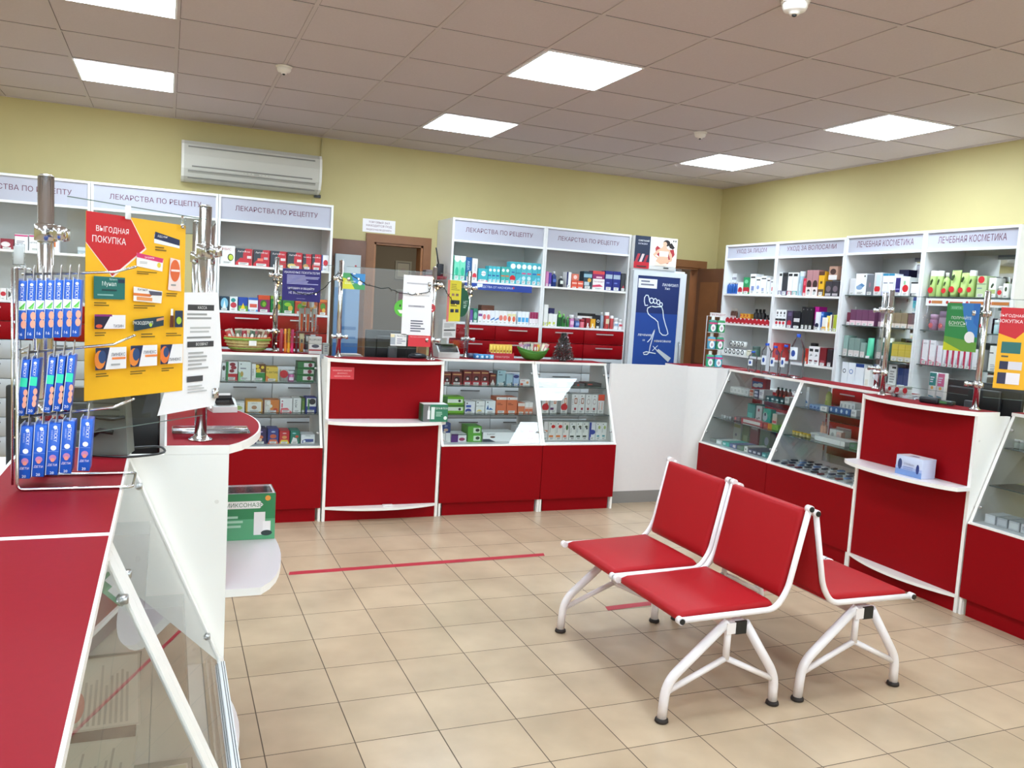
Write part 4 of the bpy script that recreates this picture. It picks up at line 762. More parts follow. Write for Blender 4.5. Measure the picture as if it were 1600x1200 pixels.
# ---------------------------------------------------------------- goods inside the front display cases
def K(h): return ('y', FY+h)
A1, A2, A3 = K(0.272), K(0.188), K(0.098)
p = 'left front case'
row(A1, 0.965, 'top row, '+p, [
 (347, 353, 567, 'box', 'white carton with dark print', 'eee', 'o.5,.7,.4,.15,443a3a'), (353.3, 372, 565, 'box', 'white and red carton with red capsules', 'eeeaea', 'r0,0,1,.35,c01828 r0,0,.2,1,3a8a50 o.55,.85,.25,.1,8c2030 o.65,.68,.25,.1,9c2838 o.5,.5,.22,.09,8c2030'),
 (372.5, 393, 565.6, 'box', 'white carton with small green leaf', 'e8ece8', 'd.2,.88,.05,444 p0,0,.5,0,.3,.3,0,.5,90c888 o.28,.35,.12,.14,c0a050 x.15,.6,.7,.7,1,667'),
 (393.3, 415, 568.7, 'box', 'white carton with yellow slices', 'eeeeea', 'r.3,.5,1,1,6a3c18 d.42,.85,.14,f0d040 d.8,.8,.12,f0d040 d.5,.6,.18,e8c838 r.3,.0,1,.48,2c8840 v.1,.5,.11,222,ОМЕГА'),
 (415.5, 435, 573.7, 'box', 'yellow vitamin carton', 'ecc850', 't.5,.62,.14,553018,В-АКТИВ p0,0,.5,0,.2,.3,0,.4,e08040 d.15,.86,.05,533'),
 (437.5, 450, 577.5, 'jar', 'grey jar with red disc', 'b0b4b0', 'd.5,.62,.62,c82030', {'cap': 'ddd'}), (450.4, 460.6, 580, 'jar', 'white and pink jar', 'd870a8', 'r.1,.1,.9,.4,f0e0ea', {'cap': 'f0f0f0'}),
 (463, 491, 588, 'box', 'lowest green carton of a stack', '1f7038', 'r.35,.2,.95,.8,e8e0e0 o.72,.5,.12,.3,802038', {'h': .047, 'tag': 0}), (464, 492, 580, 'box', 'middle green carton of a stack', '1f7038', 'r.35,.2,.95,.8,e8e0e0 o.72,.5,.12,.3,802038', {'h': .047, 'z': .048, 'tag': 0}),
 (465, 493, 570, 'box', 'topmost green carton of a stack', '1f7038', 'r.35,.2,.95,.8,e8e0e0 o.72,.5,.12,.3,802038', {'h': .047, 'z': .096, 'tag': 0})], 0.12)
row(A2, 0.752, 'middle row, '+p, [
 (361, 382.5, 629, 'box', 'white carton with green leaf', 'eeeeea', 't.5,.82,.12,333,ЦИНК o.5,.45,.35,.22,b8c870'), (384, 411, 625.5, 'box', 'gold-framed white carton', 'e0a030', 'r.1,.05,.92,.88,f0ece4 t.5,.75,.09,644,СИЛУЭТ o.5,.4,.16,.16,b08060'),
 (413, 437, 625, 'box', 'orange carton with white discs', 'd88038', 'r0,0,.4,1,d8d0c4 d.28,.75,.14,f4f0e8 d.42,.5,.12,f4f0e0 d.22,.35,.15,e8e4dc o.75,.2,.15,.14,c83c20'),
 (437.5, 457.5, 622.5, 'box', 'white and coral heart carton', 'f0eeec', 'd.18,.8,.06,a03040 r.12,.35,.22,.65,e05060 p0,0,1,0,.6,.32,.1,.3,e86870'), (458, 471, 622, 'box', 'white carton with black vertical print', 'ecece8', 'v.35,.6,.3,222,БАДЫ'),
 (471.3, 477, 622, 'box', 'dark green slim carton', '3c6a30', 'r.3,.2,.7,.8,70903c'), (477.5, 495.5, 621, 'box', 'navy and white berry carton', '243c94', 'r.1,.4,.95,.95,ecece8 o.6,.72,.3,.2,2c2c34 r.2,.05,.35,.9,4a8a50')], 0.11)
row(A3, 0.543, 'bottom row, '+p, [
 (382, 396, 679, 'box', 'olive green carton', '607a48', 'o.5,.6,.35,.25,2c2c24'), (397.5, 417, 670, 'box', 'dark purple character-free carton', '2e2458', 'o.5,.8,.2,.05,b8a8d8 o.5,.45,.24,.12,d87048 o.5,.28,.14,.1,f0d0b0'),
 (418.5, 436, 670, 'box', 'blue and orange children vitamin carton', '34408c', 'o.5,.8,.2,.05,b8c8e8 o.5,.5,.3,.14,d86840 p0,0,1,0,.8,.3,.2,.3,e8784c'), (436.5, 453, 673, 'box', 'red children vitamin carton', 'd02430', 'o.5,.8,.2,.05,f0c0c0 o.5,.5,.24,.12,e8a060 p0,0,1,0,.8,.3,.2,.3,f0d848'),
 (453.5, 469, 673, 'box', 'green children vitamin carton', '1c7c68', 'o.4,.8,.2,.05,a0d8e0 p.1,0,.8,0,.7,.4,.3,.5,f0f0f0 o.7,.55,.18,.1,d85030'), (470, 492.5, 679, 'box', 'white carton with navy eye', 'f0f0f2', 't.5,.85,.09,445,ЧЕРНИКА p.1,.05,.9,.2,.9,.5,.3,.5,.1,.35,344c8c d.25,.25,.09,e8ecf4')], 0.13)
for o_ in list(C.objects):
    if o_.get('label', '').startswith('dark purple character-free'): o_['label'] = o_['label'].replace('character-free ', 'children vitamin ')
p = 'middle front case'
row(A1, 0.965, 'top row, '+p, [
 (693.5, 705, 582, 'box', 'brown-red carton at far left', '6a1c1c', 'r.05,.78,.95,.88,c89060 d.5,.4,.3,28141c d.5,.35,.15,e0d0d0 r0,0,.3,.3,a82028'), (706, 723, 582, 'box', 'wide brown-red carton', '6c1e1e', 'r.1,.78,.9,.88,d09864 d.5,.4,.28,28141c d.45,.38,.12,e8d8d8 r0,0,1,.12,a02028'),
 (724.5, 765, 579.5, 'box', 'brown-red carton with dark disc', '701c1e', 'r.1,.82,.9,.9,d0a068 d.5,.45,.28,30141c d.5,.42,.13,ecdcdc r0,0,1,.25,b02030', {'n': 3}), (765.7, 775.6, 584, 'box', 'narrow brown-red carton', '641a1a', 'r.1,.78,.9,.88,c89060 p.2,.1,.8,.1,.5,.5,e0dcd8'),
 (777.4, 791, 579, 'box', 'tall pale blue carton', 'a4c4cc', 'd.25,.88,.07,334 x.15,.65,.8,.75,1,456 p0,0,.3,.2,.5,.1,.9,.3,1,0,28505c'), (791.4, 802, 585, 'box', 'shorter pale blue carton', 'a8c8d4', 'p0,0,.3,.2,.5,.1,.9,.3,1,0,28505c'),
 (802.5, 811.5, 585, 'box', 'pale blue carton with navy seal', 'a4bcdc', 'o.5,.8,.48,.15,202c70 r0,0,1,.14,40609c'), (812.5, 833, 593, 'box', 'low white and orange carton', 'f0ece8', 'x.1,.7,.6,.9,2,c85040 r.05,.05,.3,.4,e06040 d.75,.5,.12,e89858', {'tag': 0})], 0.1)
row(A2, 0.752, 'middle row, '+p, [
 (690.5, 725.5, 638, 'box', 'lower bright green carton', '70b428', 'r0,0,.25,1,2c6824 r.25,.3,.95,.75,e8f0e0 d.8,.5,.06,223 r0,.8,1,1,3c7c28', {'h': .062, 'tag': 0}), (690.5, 725.5, 623, 'box', 'upper bright green carton', '70b428', 'r0,0,.25,1,2c6824 r.25,.25,.95,.7,e8f0e0 d.8,.5,.06,223', {'h': .062, 'z': .064, 'tag': 0}),
 (726.7, 743, 627.6, 'box', 'white carton with navy kidney', 'f0f0f4', 'd.2,.85,.07,223 r.1,.5,.6,.7,4060b8 o.35,.22,.3,.18,283c90'), (744, 758, 627, 'box', 'white carton with yellow patch', 'f2f2ee', 'd.2,.88,.07,223 t.5,.6,.1,456,ВИТАМИН_С o.4,.15,.3,.14,f0d060'),
 (758.7, 775, 626.5, 'box', 'white carton with blue tower', 'f0f4f6', 'd.2,.88,.06,223 p.1,.3,.35,.3,.25,.7,2060a0 p.3,.28,.8,.28,.5,.45,2868a8'), (775.7, 809, 620.7, 'box', 'orange carton with white top', 'e07850', 'r0,.84,1,1,ece8e4 d.2,.9,.05,333 x.1,.5,.7,.66,2,903820', {'n': 2}),
 (809.5, 820.5, 630, 'box', 'small orange-topped carton', 'e08058', 'r0,.7,1,1,ecdcd4'), (820.7, 833, 629, 'box', 'slim white carton with orange foot', 'f0ece8', 'r0,.0,1,.45,e07850 r0,.5,1,.55,e07850', {'n': 2})], 0.13)
row(A3, 0.543, 'bottom row, '+p, [
 (689, 704.5, 679, 'box', 'white and orange carton', 'eae8e6', 'r.45,0,.5,1,888 p.1,.1,.4,.1,.2,.4,e08858', {'h': .07}), (689, 704.5, 663, 'box', 'navy carton standing on white one', '24407c', 't.5,.7,.2,c8d4e8,Д3 o.5,.3,.25,.15,c8a890', {'z': .071, 'h': .075, 'tag': 0}),
 (705, 729.6, 678, 'box', 'purple and white carton', 'ece8ec', 'r0,0,.45,1,582878 r0,.8,.45,1,3c1c54 o.7,.35,.2,.2,982858 r.45,.85,1,.97,2c5038', {'tag': 0}), (730.7, 753, 685, 'box', 'lower lime carton', '58a838', 'r.4,.15,.9,.8,d8e8d0 o.7,.5,.15,.2,283828', {'h': .06, 'tag': 0}),
 (730.7, 753, 672, 'box', 'upper lime carton', '58a838', 'r.4,.15,.9,.8,d8e8d0 o.7,.5,.15,.2,283828', {'h': .06, 'z': .061, 'tag': 0}), (754, 806, 675.5, 'box', 'wide white carton with black lettering', 'f2f2f2', 't.25,.8,.14,333,FLUIFORT p0,0,.4,0,.2,.3,0,.3,2c3c48 o.3,.5,.08,.1,6c4030', {'tag': 0}),
 (808, 834, 686, 'box', 'lower white carton with red bars', 'f2eeee', 'r.6,.3,.95,.6,d04050 x.1,.3,.5,.7,2,c88', {'h': .055, 'tag': 0}), (809, 834, 675, 'box', 'upper white carton with red bars', 'f2eeee', 'r.6,.3,.95,.6,c83848 x.1,.3,.5,.7,2,444', {'h': .055, 'z': .056, 'tag': 0})], 0.15)
p = 'right front case'
row(A1, 0.965, 'top row, '+p, [
 (848, 872, 596, 'box', 'flat dark red carton', '4a1420', '', {'h': .02, 'tag': 0}), (897, 914, 596, 'box', 'flat grey carton with red mark', '54585c', 'r.3,.2,.5,.8,c04830', {'h': .025, 'tag': 0}), (916, 941, 594, 'box', 'flat charcoal carton', '3c4040', 'r.1,.5,.4,.8,b84840', {'h': .03, 'tag': 0})], 0.14)
ew = 'd.5,.9,.08,444 v.2,.6,.18,888,ОМЕГА r.5,.5,.85,.8,e08048 r.6,.55,.75,.75,f4f0ec '
row(K(.20), 0.752, 'middle row, '+p, [
 (848, 859, 616, 'box', 'white carton with red ball, leftmost', 'eeecea', ew+'d.5,.33,.5,d02430'), (861, 871.5, 616, 'box', 'white carton with purple label', 'eeecea', ew+'r0,.18,.5,.3,58205c'), (877.5, 888, 616, 'box', 'white carton with red ball, second', 'eeecea', ew+'d.5,.33,.5,d02430'),
 (893.7, 914.8, 616, 'box', 'white carton with brown letter', 'eeecea', 'd.5,.9,.08,444 r.45,.5,.85,.8,a05830 r.55,.55,.75,.75,f4f0ec r.45,.18,.75,.3,a02038 v.2,.6,.18,888,ОМЕГА', {'n': 2}), (915.5, 934.5, 616.5, 'box', 'white carton with grey drawing', 'eeecea', 'd.5,.9,.08,444 o.5,.62,.28,.16,c8b8b8 o.5,.62,.2,.1,eeecea r.3,.18,.65,.3,a83030', {'n': 2}),
 (935.2, 945.4, 616.6, 'box', 'white carton with coral top', 'eceae8', 'r0,.68,1,1,e05038 r.15,.2,.25,.6,e8a090 r.6,.2,.7,.6,e8a090')], 0.12)
ev = 'd.3,.9,.08,444 v.2,.55,.16,788,ТРАВЫ '
row(K(.135), 0.543, 'bottom row, '+p, [
 (850.5, 857, 659, 'box', 'white carton edge-on with orange dot', 'ecE8E6'.lower(), 'r.2,.45,.9,.55,e07838'), (857.8, 880, 659.3, 'box', 'white carton with red berries', 'f0ece6', ev+'o.65,.75,.28,.09,d82828 r.1,.16,.7,.28,e88038', {'n': 2}), (880.4, 890, 659.5, 'box', 'white carton with green sprig', 'f0ece6', ev+'o.65,.7,.2,.14,3c6838 r.1,.16,.6,.28,e06040'),
 (891, 920.5, 659.7, 'box', 'white carton with dark herbs', 'eef0ec', ev+'o.6,.75,.24,.06,445040 o.7,.65,.15,.05,445 r.1,.16,.7,.26,28382c', {'n': 3}), (921.7, 931.3, 660, 'box', 'white carton with blue wave', 'eceef2', 'r0,0,.3,1,2038a0 o.5,.45,.5,.14,2c48a8'),
 (932, 951.5, 660.3, 'box', 'white carton with yellow-green leaf', 'eef0ee', ev+'o.6,.72,.22,.1,b0c070 r.2,.18,.7,.28,58a0a8', {'n': 2})], 0.12)
# ---------------------------------------------------------------- goods inside the right-hand display cases
def KX(h): return ('x', SX+h)
B1, B2, B3 = KX(0.262), KX(0.18), KX(0.08)
p = 'case under water bottles'
row(B1, 0.965, 'top row, '+p, [
 (1137, 1170, 608, 'box', 'small white carton', 'ecebe8', 'x.2,.3,.8,.7,2,bbb', {'n': 5, 'h': .052, 'tag': 0}), (1171, 1177.6, 612, 'box', 'small coral-labelled carton', 'e8dcd4', 'r.1,.55,.9,.9,d06850 r.1,.1,.9,.45,d08870', {'h': .06, 'tag': 0}),
 (1178.4, 1185, 613, 'box', 'small grey-blue carton', '545870', 'r.1,.55,.9,.85,d8d8e4 r.1,.1,.9,.4,d8d8e0', {'h': .06, 'tag': 0}), (1186, 1193.6, 614, 'box', 'small plain white carton', 'f0f0f0', '', {'h': .07, 'tag': 0}),
 (1195.5, 1225, 622, 'box', 'flat dark teal carton', '1c4850', 'r.4,.1,.85,.6,dfe8e8', {'n': 4, 'h': .03, 'tag': 0}), (1226, 1233, 625, 'box', 'white price card box', 'e8e8e6', '', {'h': .05, 'tag': 0}),
 (1175, 1198, 589, 'box', 'red and blue carton at the back', 'b82838', 'r.05,.45,.8,.8,4868a8 o.3,.55,.2,.12,e0e8f0 o.6,.6,.2,.12,e0e8f0', {'b': .16, 'tag': 0, 'h': .14, 'd': .05}),
 (1211, 1236, 601, 'bot', 'red-brown syrup bottle', '6c2c28', 'o.5,.3,.35,.2,c84838', {'n': 4, 'cap': '30584c', 'b': .1, 'h': .1, 'w': .035})], 0.09)
row(B2, 0.752, 'middle row, '+p, [
 (1169, 1181, 625, 'box', 'teal upright carton', '2c8c84', 'r.1,.2,.7,.5,58b8b0 r.1,.05,.6,.12,e8f0f0', {'b': .1, 'h': .15}), (1182.5, 1192, 628, 'box', 'silver blister card', 'c0c4c6', 'r.3,.7,.6,.85,803040 o.3,.3,.12,.06,666 o.6,.35,.12,.06,666', {'b': .07, 'h': .15, 'd': .03, 'tag': 0}),
 (1193, 1206, 633, 'box', 'teal and silver carton', '38a088', 'o.3,.55,.3,.25,b8c4c4 o.3,.68,.12,.1,444c54', {'b': .06, 'h': .14, 'd': .05}), (1207.5, 1215, 643, 'box', 'red and white baby jar box', 'd0c0b4', 'r.1,.1,.9,.3,b82838 r.1,.4,.9,.55,c03040', {'b': .03, 'h': .12}),
 (1146, 1156, 655, 'box', 'flat pink and grey carton', '7c6468', 'd.3,.5,.15,e86868', {'h': .035, 'tag': 0}), (1157, 1192, 660, 'box', 'long flat white and red carton', 'c83848', 'r.1,.15,.9,.85,ece4e0', {'h': .035, 'tag': 0, 'd': .14}), (1192.5, 1199, 669, 'box', 'flat orange-red carton', 'c04028', '', {'h': .035, 'tag': 0}),
 (1199.3, 1216, 668, 'box', 'flat lime and orange carton', '88c030', 'r0,0,.4,1,e89830', {'h': .04, 'tag': 0, 'd': .14}), (1125, 1142, 653, 'jar', 'tiny clear jar', 'c8d0d0', '', {'n': 4, 'h': .02, 'w': .025})], 0.1)
row(B3, 0.543, 'bottom row, '+p, [
 (1109, 1118, 690, 'box', 'flat grey carton', '8c9490', '', {'h': .03, 'tag': 0, 'd': .2}), (1118.5, 1127.5, 693, 'box', 'flat white and mint carton', 'dce8e4', 'r.2,.2,.8,.7,fff', {'h': .035, 'tag': 0, 'd': .2}), (1128, 1139, 697, 'box', 'flat aqua carton', '48c0b4', 'r.1,.2,.5,.7,c8ecec', {'h': .035, 'tag': 0, 'd': .2}),
 (1139.5, 1150, 701, 'box', 'flat blue and pink carton', '6878a8', 'r.5,.2,.9,.8,e8d8dc', {'h': .035, 'tag': 0, 'd': .2}), (1151, 1161, 704, 'box', 'flat sage carton', '6c8c78', '', {'h': .035, 'tag': 0, 'd': .2}), (1162, 1167.5, 706, 'box', 'flat white carton with seal', 'eceee8', 'd.5,.5,.15,4c7060', {'h': .045, 'tag': 0, 'd': .2}),
 (1168, 1189, 711, 'box', 'flat navy carton', '2c3858', 'r.2,.25,.8,.7,c8ccd8', {'n': 3, 'h': .035, 'tag': 0, 'd': .2}), (1189.5, 1197, 716, 'box', 'flat teal carton at glass', '2c9494', 'r.2,.2,.8,.6,a8dcdc', {'h': .035, 'tag': 0, 'd': .2}), (1146, 1159, 664, 'box', 'tall grey carton', 'a0a49c', 'r.1,.75,.9,.9,884 d.4,.4,.12,667', {'b': .2, 'h': .18, 'd': .06}),
 (1160, 1171, 670, 'box', 'tall olive carton', '66784c', 'r.2,.2,.8,.5,8c9c70', {'b': .21, 'h': .17, 'd': .06}), (1172, 1185, 675, 'box', 'tall dark red carton', '7c242c', 'r.1,.02,.9,.1,ddd r.1,.9,.9,.97,ccc', {'b': .2, 'h': .17, 'd': .06}), (1187, 1204, 678, 'box', 'tall dark green carton', '3c6048', 'r.3,.2,.5,.7,1c5840 o.7,.5,.2,.2,789', {'b': .19, 'h': .17, 'd': .06})], 0.09)
p = 'case left of right station'
row(B1, 0.965, 'top row, '+p, [
 (1252, 1264, 616, 'box', 'white and navy dressing carton', 'e4e6ea', 't.5,.8,.08,445,ТОНОМЕТР p0,0,1,0,.7,.25,0,.35,5080b0', {'h': .15, 'b': .03}), (1289.5, 1296.5, 608, 'bot', 'yellow bottle with white cap', 'b8bc70', 'r.2,.1,.8,.4,98a050', {'b': .1, 'h': .16, 'w': .045, 'cap': 'eee'}),
 (1313, 1337, 624, 'box', 'small white upright carton', 'e4e2de', 'r.3,.5,.7,.8,aaa r0,0,1,.1,888', {'n': 4, 'h': .085, 'b': .05, 'tag': 0}), (1264.5, 1288, 634, 'box', 'flat blue and white sachet box', '88a8d0', 'p.1,.1,.5,.8,.9,.2,2c5898', {'n': 4, 'h': .03, 'tag': 0}),
 (1281, 1292, 640, 'box', 'white price holder', 'f0f0f0', 'x.3,.3,.8,.7,2,888', {'h': .035, 'b': -.03, 'd': .02, 'tag': 0}), (1295, 1328, 644, 'box', 'flat cobalt sachet box', '3868a8', 'o.4,.5,.2,.35,c8dcec', {'n': 4, 'h': .04, 'tag': 0}), (1329, 1338, 650, 'box', 'white card at case side', 'eee', '', {'h': .045, 'tag': 0})], 0.1)
row(B2, 0.752, 'middle row, '+p, [
 (1232, 1264, 682, 'jar', 'tiny yellow-capped jar', 'd8c880', '', {'n': 5, 'h': .03, 'w': .03, 'cap': 'e8c030'}), (1266, 1281, 676, 'box', 'low white carton', 'dcdcd8', '', {'h': .04, 'b': .05, 'tag': 0}), (1281, 1290.5, 662, 'bot', 'peach lotion bottle', 'd09c78', '', {'n': 2, 'h': .12, 'b': .15, 'w': .04, 'cap': 'c88c6c'}),
 (1271, 1321, 690, 'box', 'long low white tray', 'f0f0ee', 'r.86,0,.87,1,999', {'h': .035, 'tag': 0, 'd': .13}), (1296, 1318, 672, 'box', 'clear-white ampoule carton', 'cfcfcd', 'o.5,.5,.2,.2,999', {'n': 2, 'h': .08, 'b': .16, 'tag': 0}), (1306, 1314, 683, 'box', 'pale pink carton', 'c8a8a0', '', {'h': .07, 'b': .14, 'd': .04, 'tag': 0}),
 (1316, 1332, 688, 'box', 'flat salmon carton', 'd8988c', '', {'h': .03, 'b': .14, 'tag': 0}), (1326, 1338, 705, 'box', 'flat green carton', '5c8868', '', {'h': .04, 'tag': 0})], 0.08)
random.seed(5)
t_pk = None; cols = ['38405c', '586c90', 'a8b0bc', '803848', '2c3040', '6888b8', 'c0b8bc', '484c50']
for i in range(40):
    cx = SX+0.06+0.085*(i//10)+random.uniform(-.005, .005); cy = 4.97-0.079*(i % 10)+random.uniform(-.008, .008); cc = cols[random.randrange(8)]
    mb = MB(); w_, l_ = 0.045, 0.075; mb.box((-l_/2, -w_/2, 0), (l_/2, w_/2, 0.003), mat('d0d4d8', 0.3)); mb.bevbox((-l_/2+.006, -w_/2+.01, 0.003), (l_/2-.014, w_/2-.01, 0.014), mat(cc, 0.35), .003, 1); mb.box((l_/2-.012, -w_/2+.004, .003), (l_/2-.002, w_/2-.004, .0034), mat('eee', 0.5))
    o = mb.build('blister_pack', None, (cx, cy, 0.5427+0.0), random.uniform(-.25, .25))
    cn = {'38405c': 'slate blue', '586c90': 'steel blue', 'a8b0bc': 'silver', '803848': 'maroon', '2c3040': 'black-blue', '6888b8': 'light blue', 'c0b8bc': 'pale grey', '484c50': 'dark grey'}[cc]
    tag(o, cn+' blister pack, %s from case left, %s row from the glass' % (ORD[i % 10], ORD[i//10]), 'blister pack', 'blister packs on the case floor')
p = 'case at right edge'
row(B1, 0.965, 'top row, '+p, [(1583, 1600, 688, 'jar', 'small grey jar with white lid', 'a8b0a8', '', {'n': 2, 'h': .05, 'w': .045, 'cap': 'f0f0f0'})])
row(B3, 0.543, 'bottom row, '+p, [(1538, 1555, 812, 'box', 'white low carton', 'e4e6ea', 'r.1,.2,.9,.8,ecf0f4', {'h': .05, 'tag': 0}), (1556.5, 1574, 818, 'box', 'grey low carton', 'b8bcc0', 'r.1,.2,.9,.8,ccd0d4', {'h': .05, 'tag': 0}), (1575, 1593, 823, 'box', 'silver low carton', 'c4c8cc', 'r.1,.2,.9,.8,d8dcdc', {'h': .05, 'tag': 0}), (1594, 1612, 829, 'box', 'pale low carton at picture edge', 'd8d8dc', '', {'h': .05, 'tag': 0})], 0.14)
# printed sheets lying in the near left cases
for i, (x, y, a, w_, l_, dz, lab) in enumerate(((-.105, 1.42, 2, .26, .15, 'r.02,.02,.98,.98,c8c4b4 x.05,.1,.95,.9,16,a6a294 o.3,.6,.2,.08,b8685c', 'printed leaflet with red oval on the top shelf of nearest case'), (-.108, 1.11, -2, .30, .15, 'r.02,.02,.98,.98,bdb9a6 x.05,.05,.95,.55,12,9a9688 t.5,.75,.12,5a564e,ТРАВЫ', 'plain grey leaflet on the top shelf of nearest case'), (-.02, 1.42, 3, .24, .15, 'r.02,.02,.98,.98,a8a884 x.05,.1,.95,.5,6,6c6a58 t.5,.75,.14,e8e8d8,ЦЕНЫ', 'olive leaflet on the middle shelf of nearest case'))):
    mb = MB(); mb.quad([(-w_/2, -l_/2, 0), (w_/2, -l_/2, 0), (w_/2, l_/2, 0), (-w_/2, l_/2, 0)], mat('b8b4a4', 0.7))
    tmp = MB(); printed(tmp, w_, l_, dz, 0.0, z0=-l_/2); n0 = len(mb.v)
    mb.v += [(q[0], q[2], 0.0002-q[1]) for q in tmp.v]
    for f_, m_ in zip(tmp.f, tmp.m): mb.face([n0+k for k in f_], tmp.mats[m_])
    tag(mb.build('leaflet', None, (x, y, (0.9656, 0.9656, 0.7526)[i]), RAD(90+a)), lab, 'leaflet', 'leaflets in the near cases')

# ---------------------------------------------------------------- fridge with the foot poster and the box on it
t = thing('pharmacy_fridge', 'tall white fridge with a dark blue foot poster on its door', 'fridge', (4.135, 7.05, 0)); FW = 0.60
mb = MB(); mb.bevbox((0, 0.03, 0.02), (FW, 0.50, 2.02), mat('d8dadc', 0.4), .008, 2); mb.build('cabinet', t)
mb = MB(); s_ = mat('d4d8dc', 0.3, name='fridge_door_frame')
mb.box((0.0, 0, 0.12), (0.05, 0.029, 2.0), s_); mb.box((FW-0.07, 0, 0.12), (FW, 0.029, 2.0), s_); mb.box((0.05, 0, 1.955), (FW-0.07, 0.029, 2.0), s_); mb.box((0.05, 0, 0.12), (FW-0.07, 0.029, 0.17), s_); d = mb.build('door', t)
mb = MB(); mb.tube([(FW-0.035, -0.001, 0.9), (FW-0.035, -0.03, 0.92), (FW-0.035, -0.03, 1.3), (FW-0.035, -0.001, 1.32)], 0.008, STEEL); mb.build('handle', d)
mb = MB(); mb.box((0.051, 0.006, 0.171), (FW-0.071, 0.02, 1.954), mat('1c3c7c', 0.35)); ww, hh = FW-0.122, 1.78
def FP(*q):                                                          # poster drawing units -> fractions
    o_ = []
    for k_ in range(0, len(q), 2): o_ += ['%.3f' % ((q[k_]-128+(q[k_+1]-365)*.052)/264), '%.4f' % (1-(q[k_+1]-365)*.001017)]
    return ','.join(o_)
def ring(x, y, rx, ry, c='e4ecf4', th=.02):
    return 'l%.3f,' % th+FP(*[c2 for k_ in range(15) for c2 in (x+rx*cos(2*pi*k_/14), y+ry*sin(2*pi*k_/14))])+','+c
LW = 'e4ecf4'
pd = ('r0,0,1,.2,141f50 r0,.2,1,.45,182a66 r0,.45,1,.8,1f4694 r0,.8,1,1,182c64 r.02,.935,.46,.985,e8eaf0 x.08,.945,.4,.98,2,778 t'+FP(330, 405)+',.015,f0f4fa,ЛАМИЗИЛ t'+FP(312, 424)+',.014,f0f4fa,Уно '
      'l.02,'+FP(193, 520, 176, 522, 170, 500, 171, 480, 180, 467, 192, 467, 199, 480, 202, 497, 213, 510)+','+LW+' '+ring(215, 494, 12, 14)+' '+ring(238, 495, 11, 13)+' '+ring(258, 501, 10, 12)+' '+ring(275, 512, 9, 10)+' '
      'l.02,'+FP(213, 525, 192, 535, 190, 550, 197, 566, 216, 580, 240, 592, 258, 606, 263, 630, 272, 662, 290, 676, 312, 677, 325, 668, 320, 650, 305, 615, 293, 580, 288, 545, 280, 525, 262, 524, 240, 527, 218, 524)+','+LW+' '
      't'+FP(178, 680)+',.012,f0f4fa,лечение t'+FP(172, 708)+',.009,f0f4fa,за t'+FP(292, 710)+',.012,f0f4fa,нанесение '
      'l.02,'+FP(196, 718, 215, 700, 236, 655, 240, 648, 232, 680, 214, 740, 208, 775, 195, 785, 176, 785, 172, 776, 190, 770, 250, 778)+','+LW+' l.014,'+FP(232, 738, 262, 766)+','+LW+' l.014,'+FP(228, 764, 262, 734)+','+LW+' '
      'p'+FP(254, 764, 330, 822, 348, 800, 266, 752)+',c8ccd0 p'+FP(120, 912, 128, 868, 185, 870, 190, 912)+',5c88b8 o'+FP(155, 874)+',.1,.006,c8dcec l.012,'+FP(124, 880, 112, 870, 124, 862)+','+LW+' t'+FP(252, 888)+',.014,e0e8f4,ЗАБУДЬТЕ t'+FP(268, 914)+',.014,e0e8f4,О_ГРИБКОВЕ')
printed(mb, ww, hh, pd, 0.006, 0.051, 0.172); mb.build('foot_poster', t)
for x in (0.04, FW-0.08):
    mb = MB(); mb.lathe([(0.02, 0), (0.02, 0.021)], BLACK, (x+0.02, 0.08, 0), 12); mb.lathe([(0.02, 0), (0.02, 0.021)], BLACK, (x+0.02, 0.45, 0), 12); mb.build('foot', t)
mb = MB(); w_, h_ = 0.475, 0.31; mb.bevbox((0, 0, 0), (w_, 0.3, h_), mat('eeeeec', 0.45), .002, 1)
printed(mb, w_, h_, 'r0,.2,.36,1,1e2a44 r0,0,.36,.2,c02030 p.02,.2,.08,.2,.14,.45,.08,.45,b03040 p.12,.2,.18,.2,.24,.45,.18,.45,d8c0c0 p.22,.2,.28,.2,.33,.42,.28,.42,a02838 t.2,.86,.06,fff,СОВЕТСКИЙ t.18,.76,.05,dde,БАЛЬЗАМ '
  'r.37,.12,1,1,f0ebe2 p.48,.66,.52,.74,.66,.62,.92,.66,.95,.5,.8,.2,.72,.22,.5,.5,a83038 o.74,.84,.085,.1,241c20 p.78,.8,.86,.86,.94,.72,.9,.66,.82,.7,241c20 o.7,.81,.05,.07,dcb094 p.66,.76,.74,.76,.76,.68,.84,.62,.8,.56,.6,.56,.54,.62,.64,.7,dcb094 '
  'p.54,.63,.6,.56,.47,.42,.43,.46,dcb094 p.43,.46,.47,.40,.6,.3,.64,.34,dcb094 p.82,.62,.88,.5,.9,.34,.85,.33,.8,.52,dcb094 p.9,.36,.88,.28,.66,.24,.66,.3,.84,.34,dcb094 p.58,.58,.8,.58,.79,.42,.58,.42,f2efec p.58,.42,.79,.42,.82,.24,.6,.16,.5,.26,dcb094 p.5,.27,.62,.17,.84,.22,.76,.13,.48,.13,ecd8c8 d.9,.92,.018,444 d.95,.92,.018,444 x.06,.03,.3,.1,1,333 x.7,.03,.9,.1,1,333', 0, 0)
tag(mb.build('advert_box', None, (4.13, 7.06, 2.0206)), 'white advertising box with reclining woman picture on top of fridge', 'box')
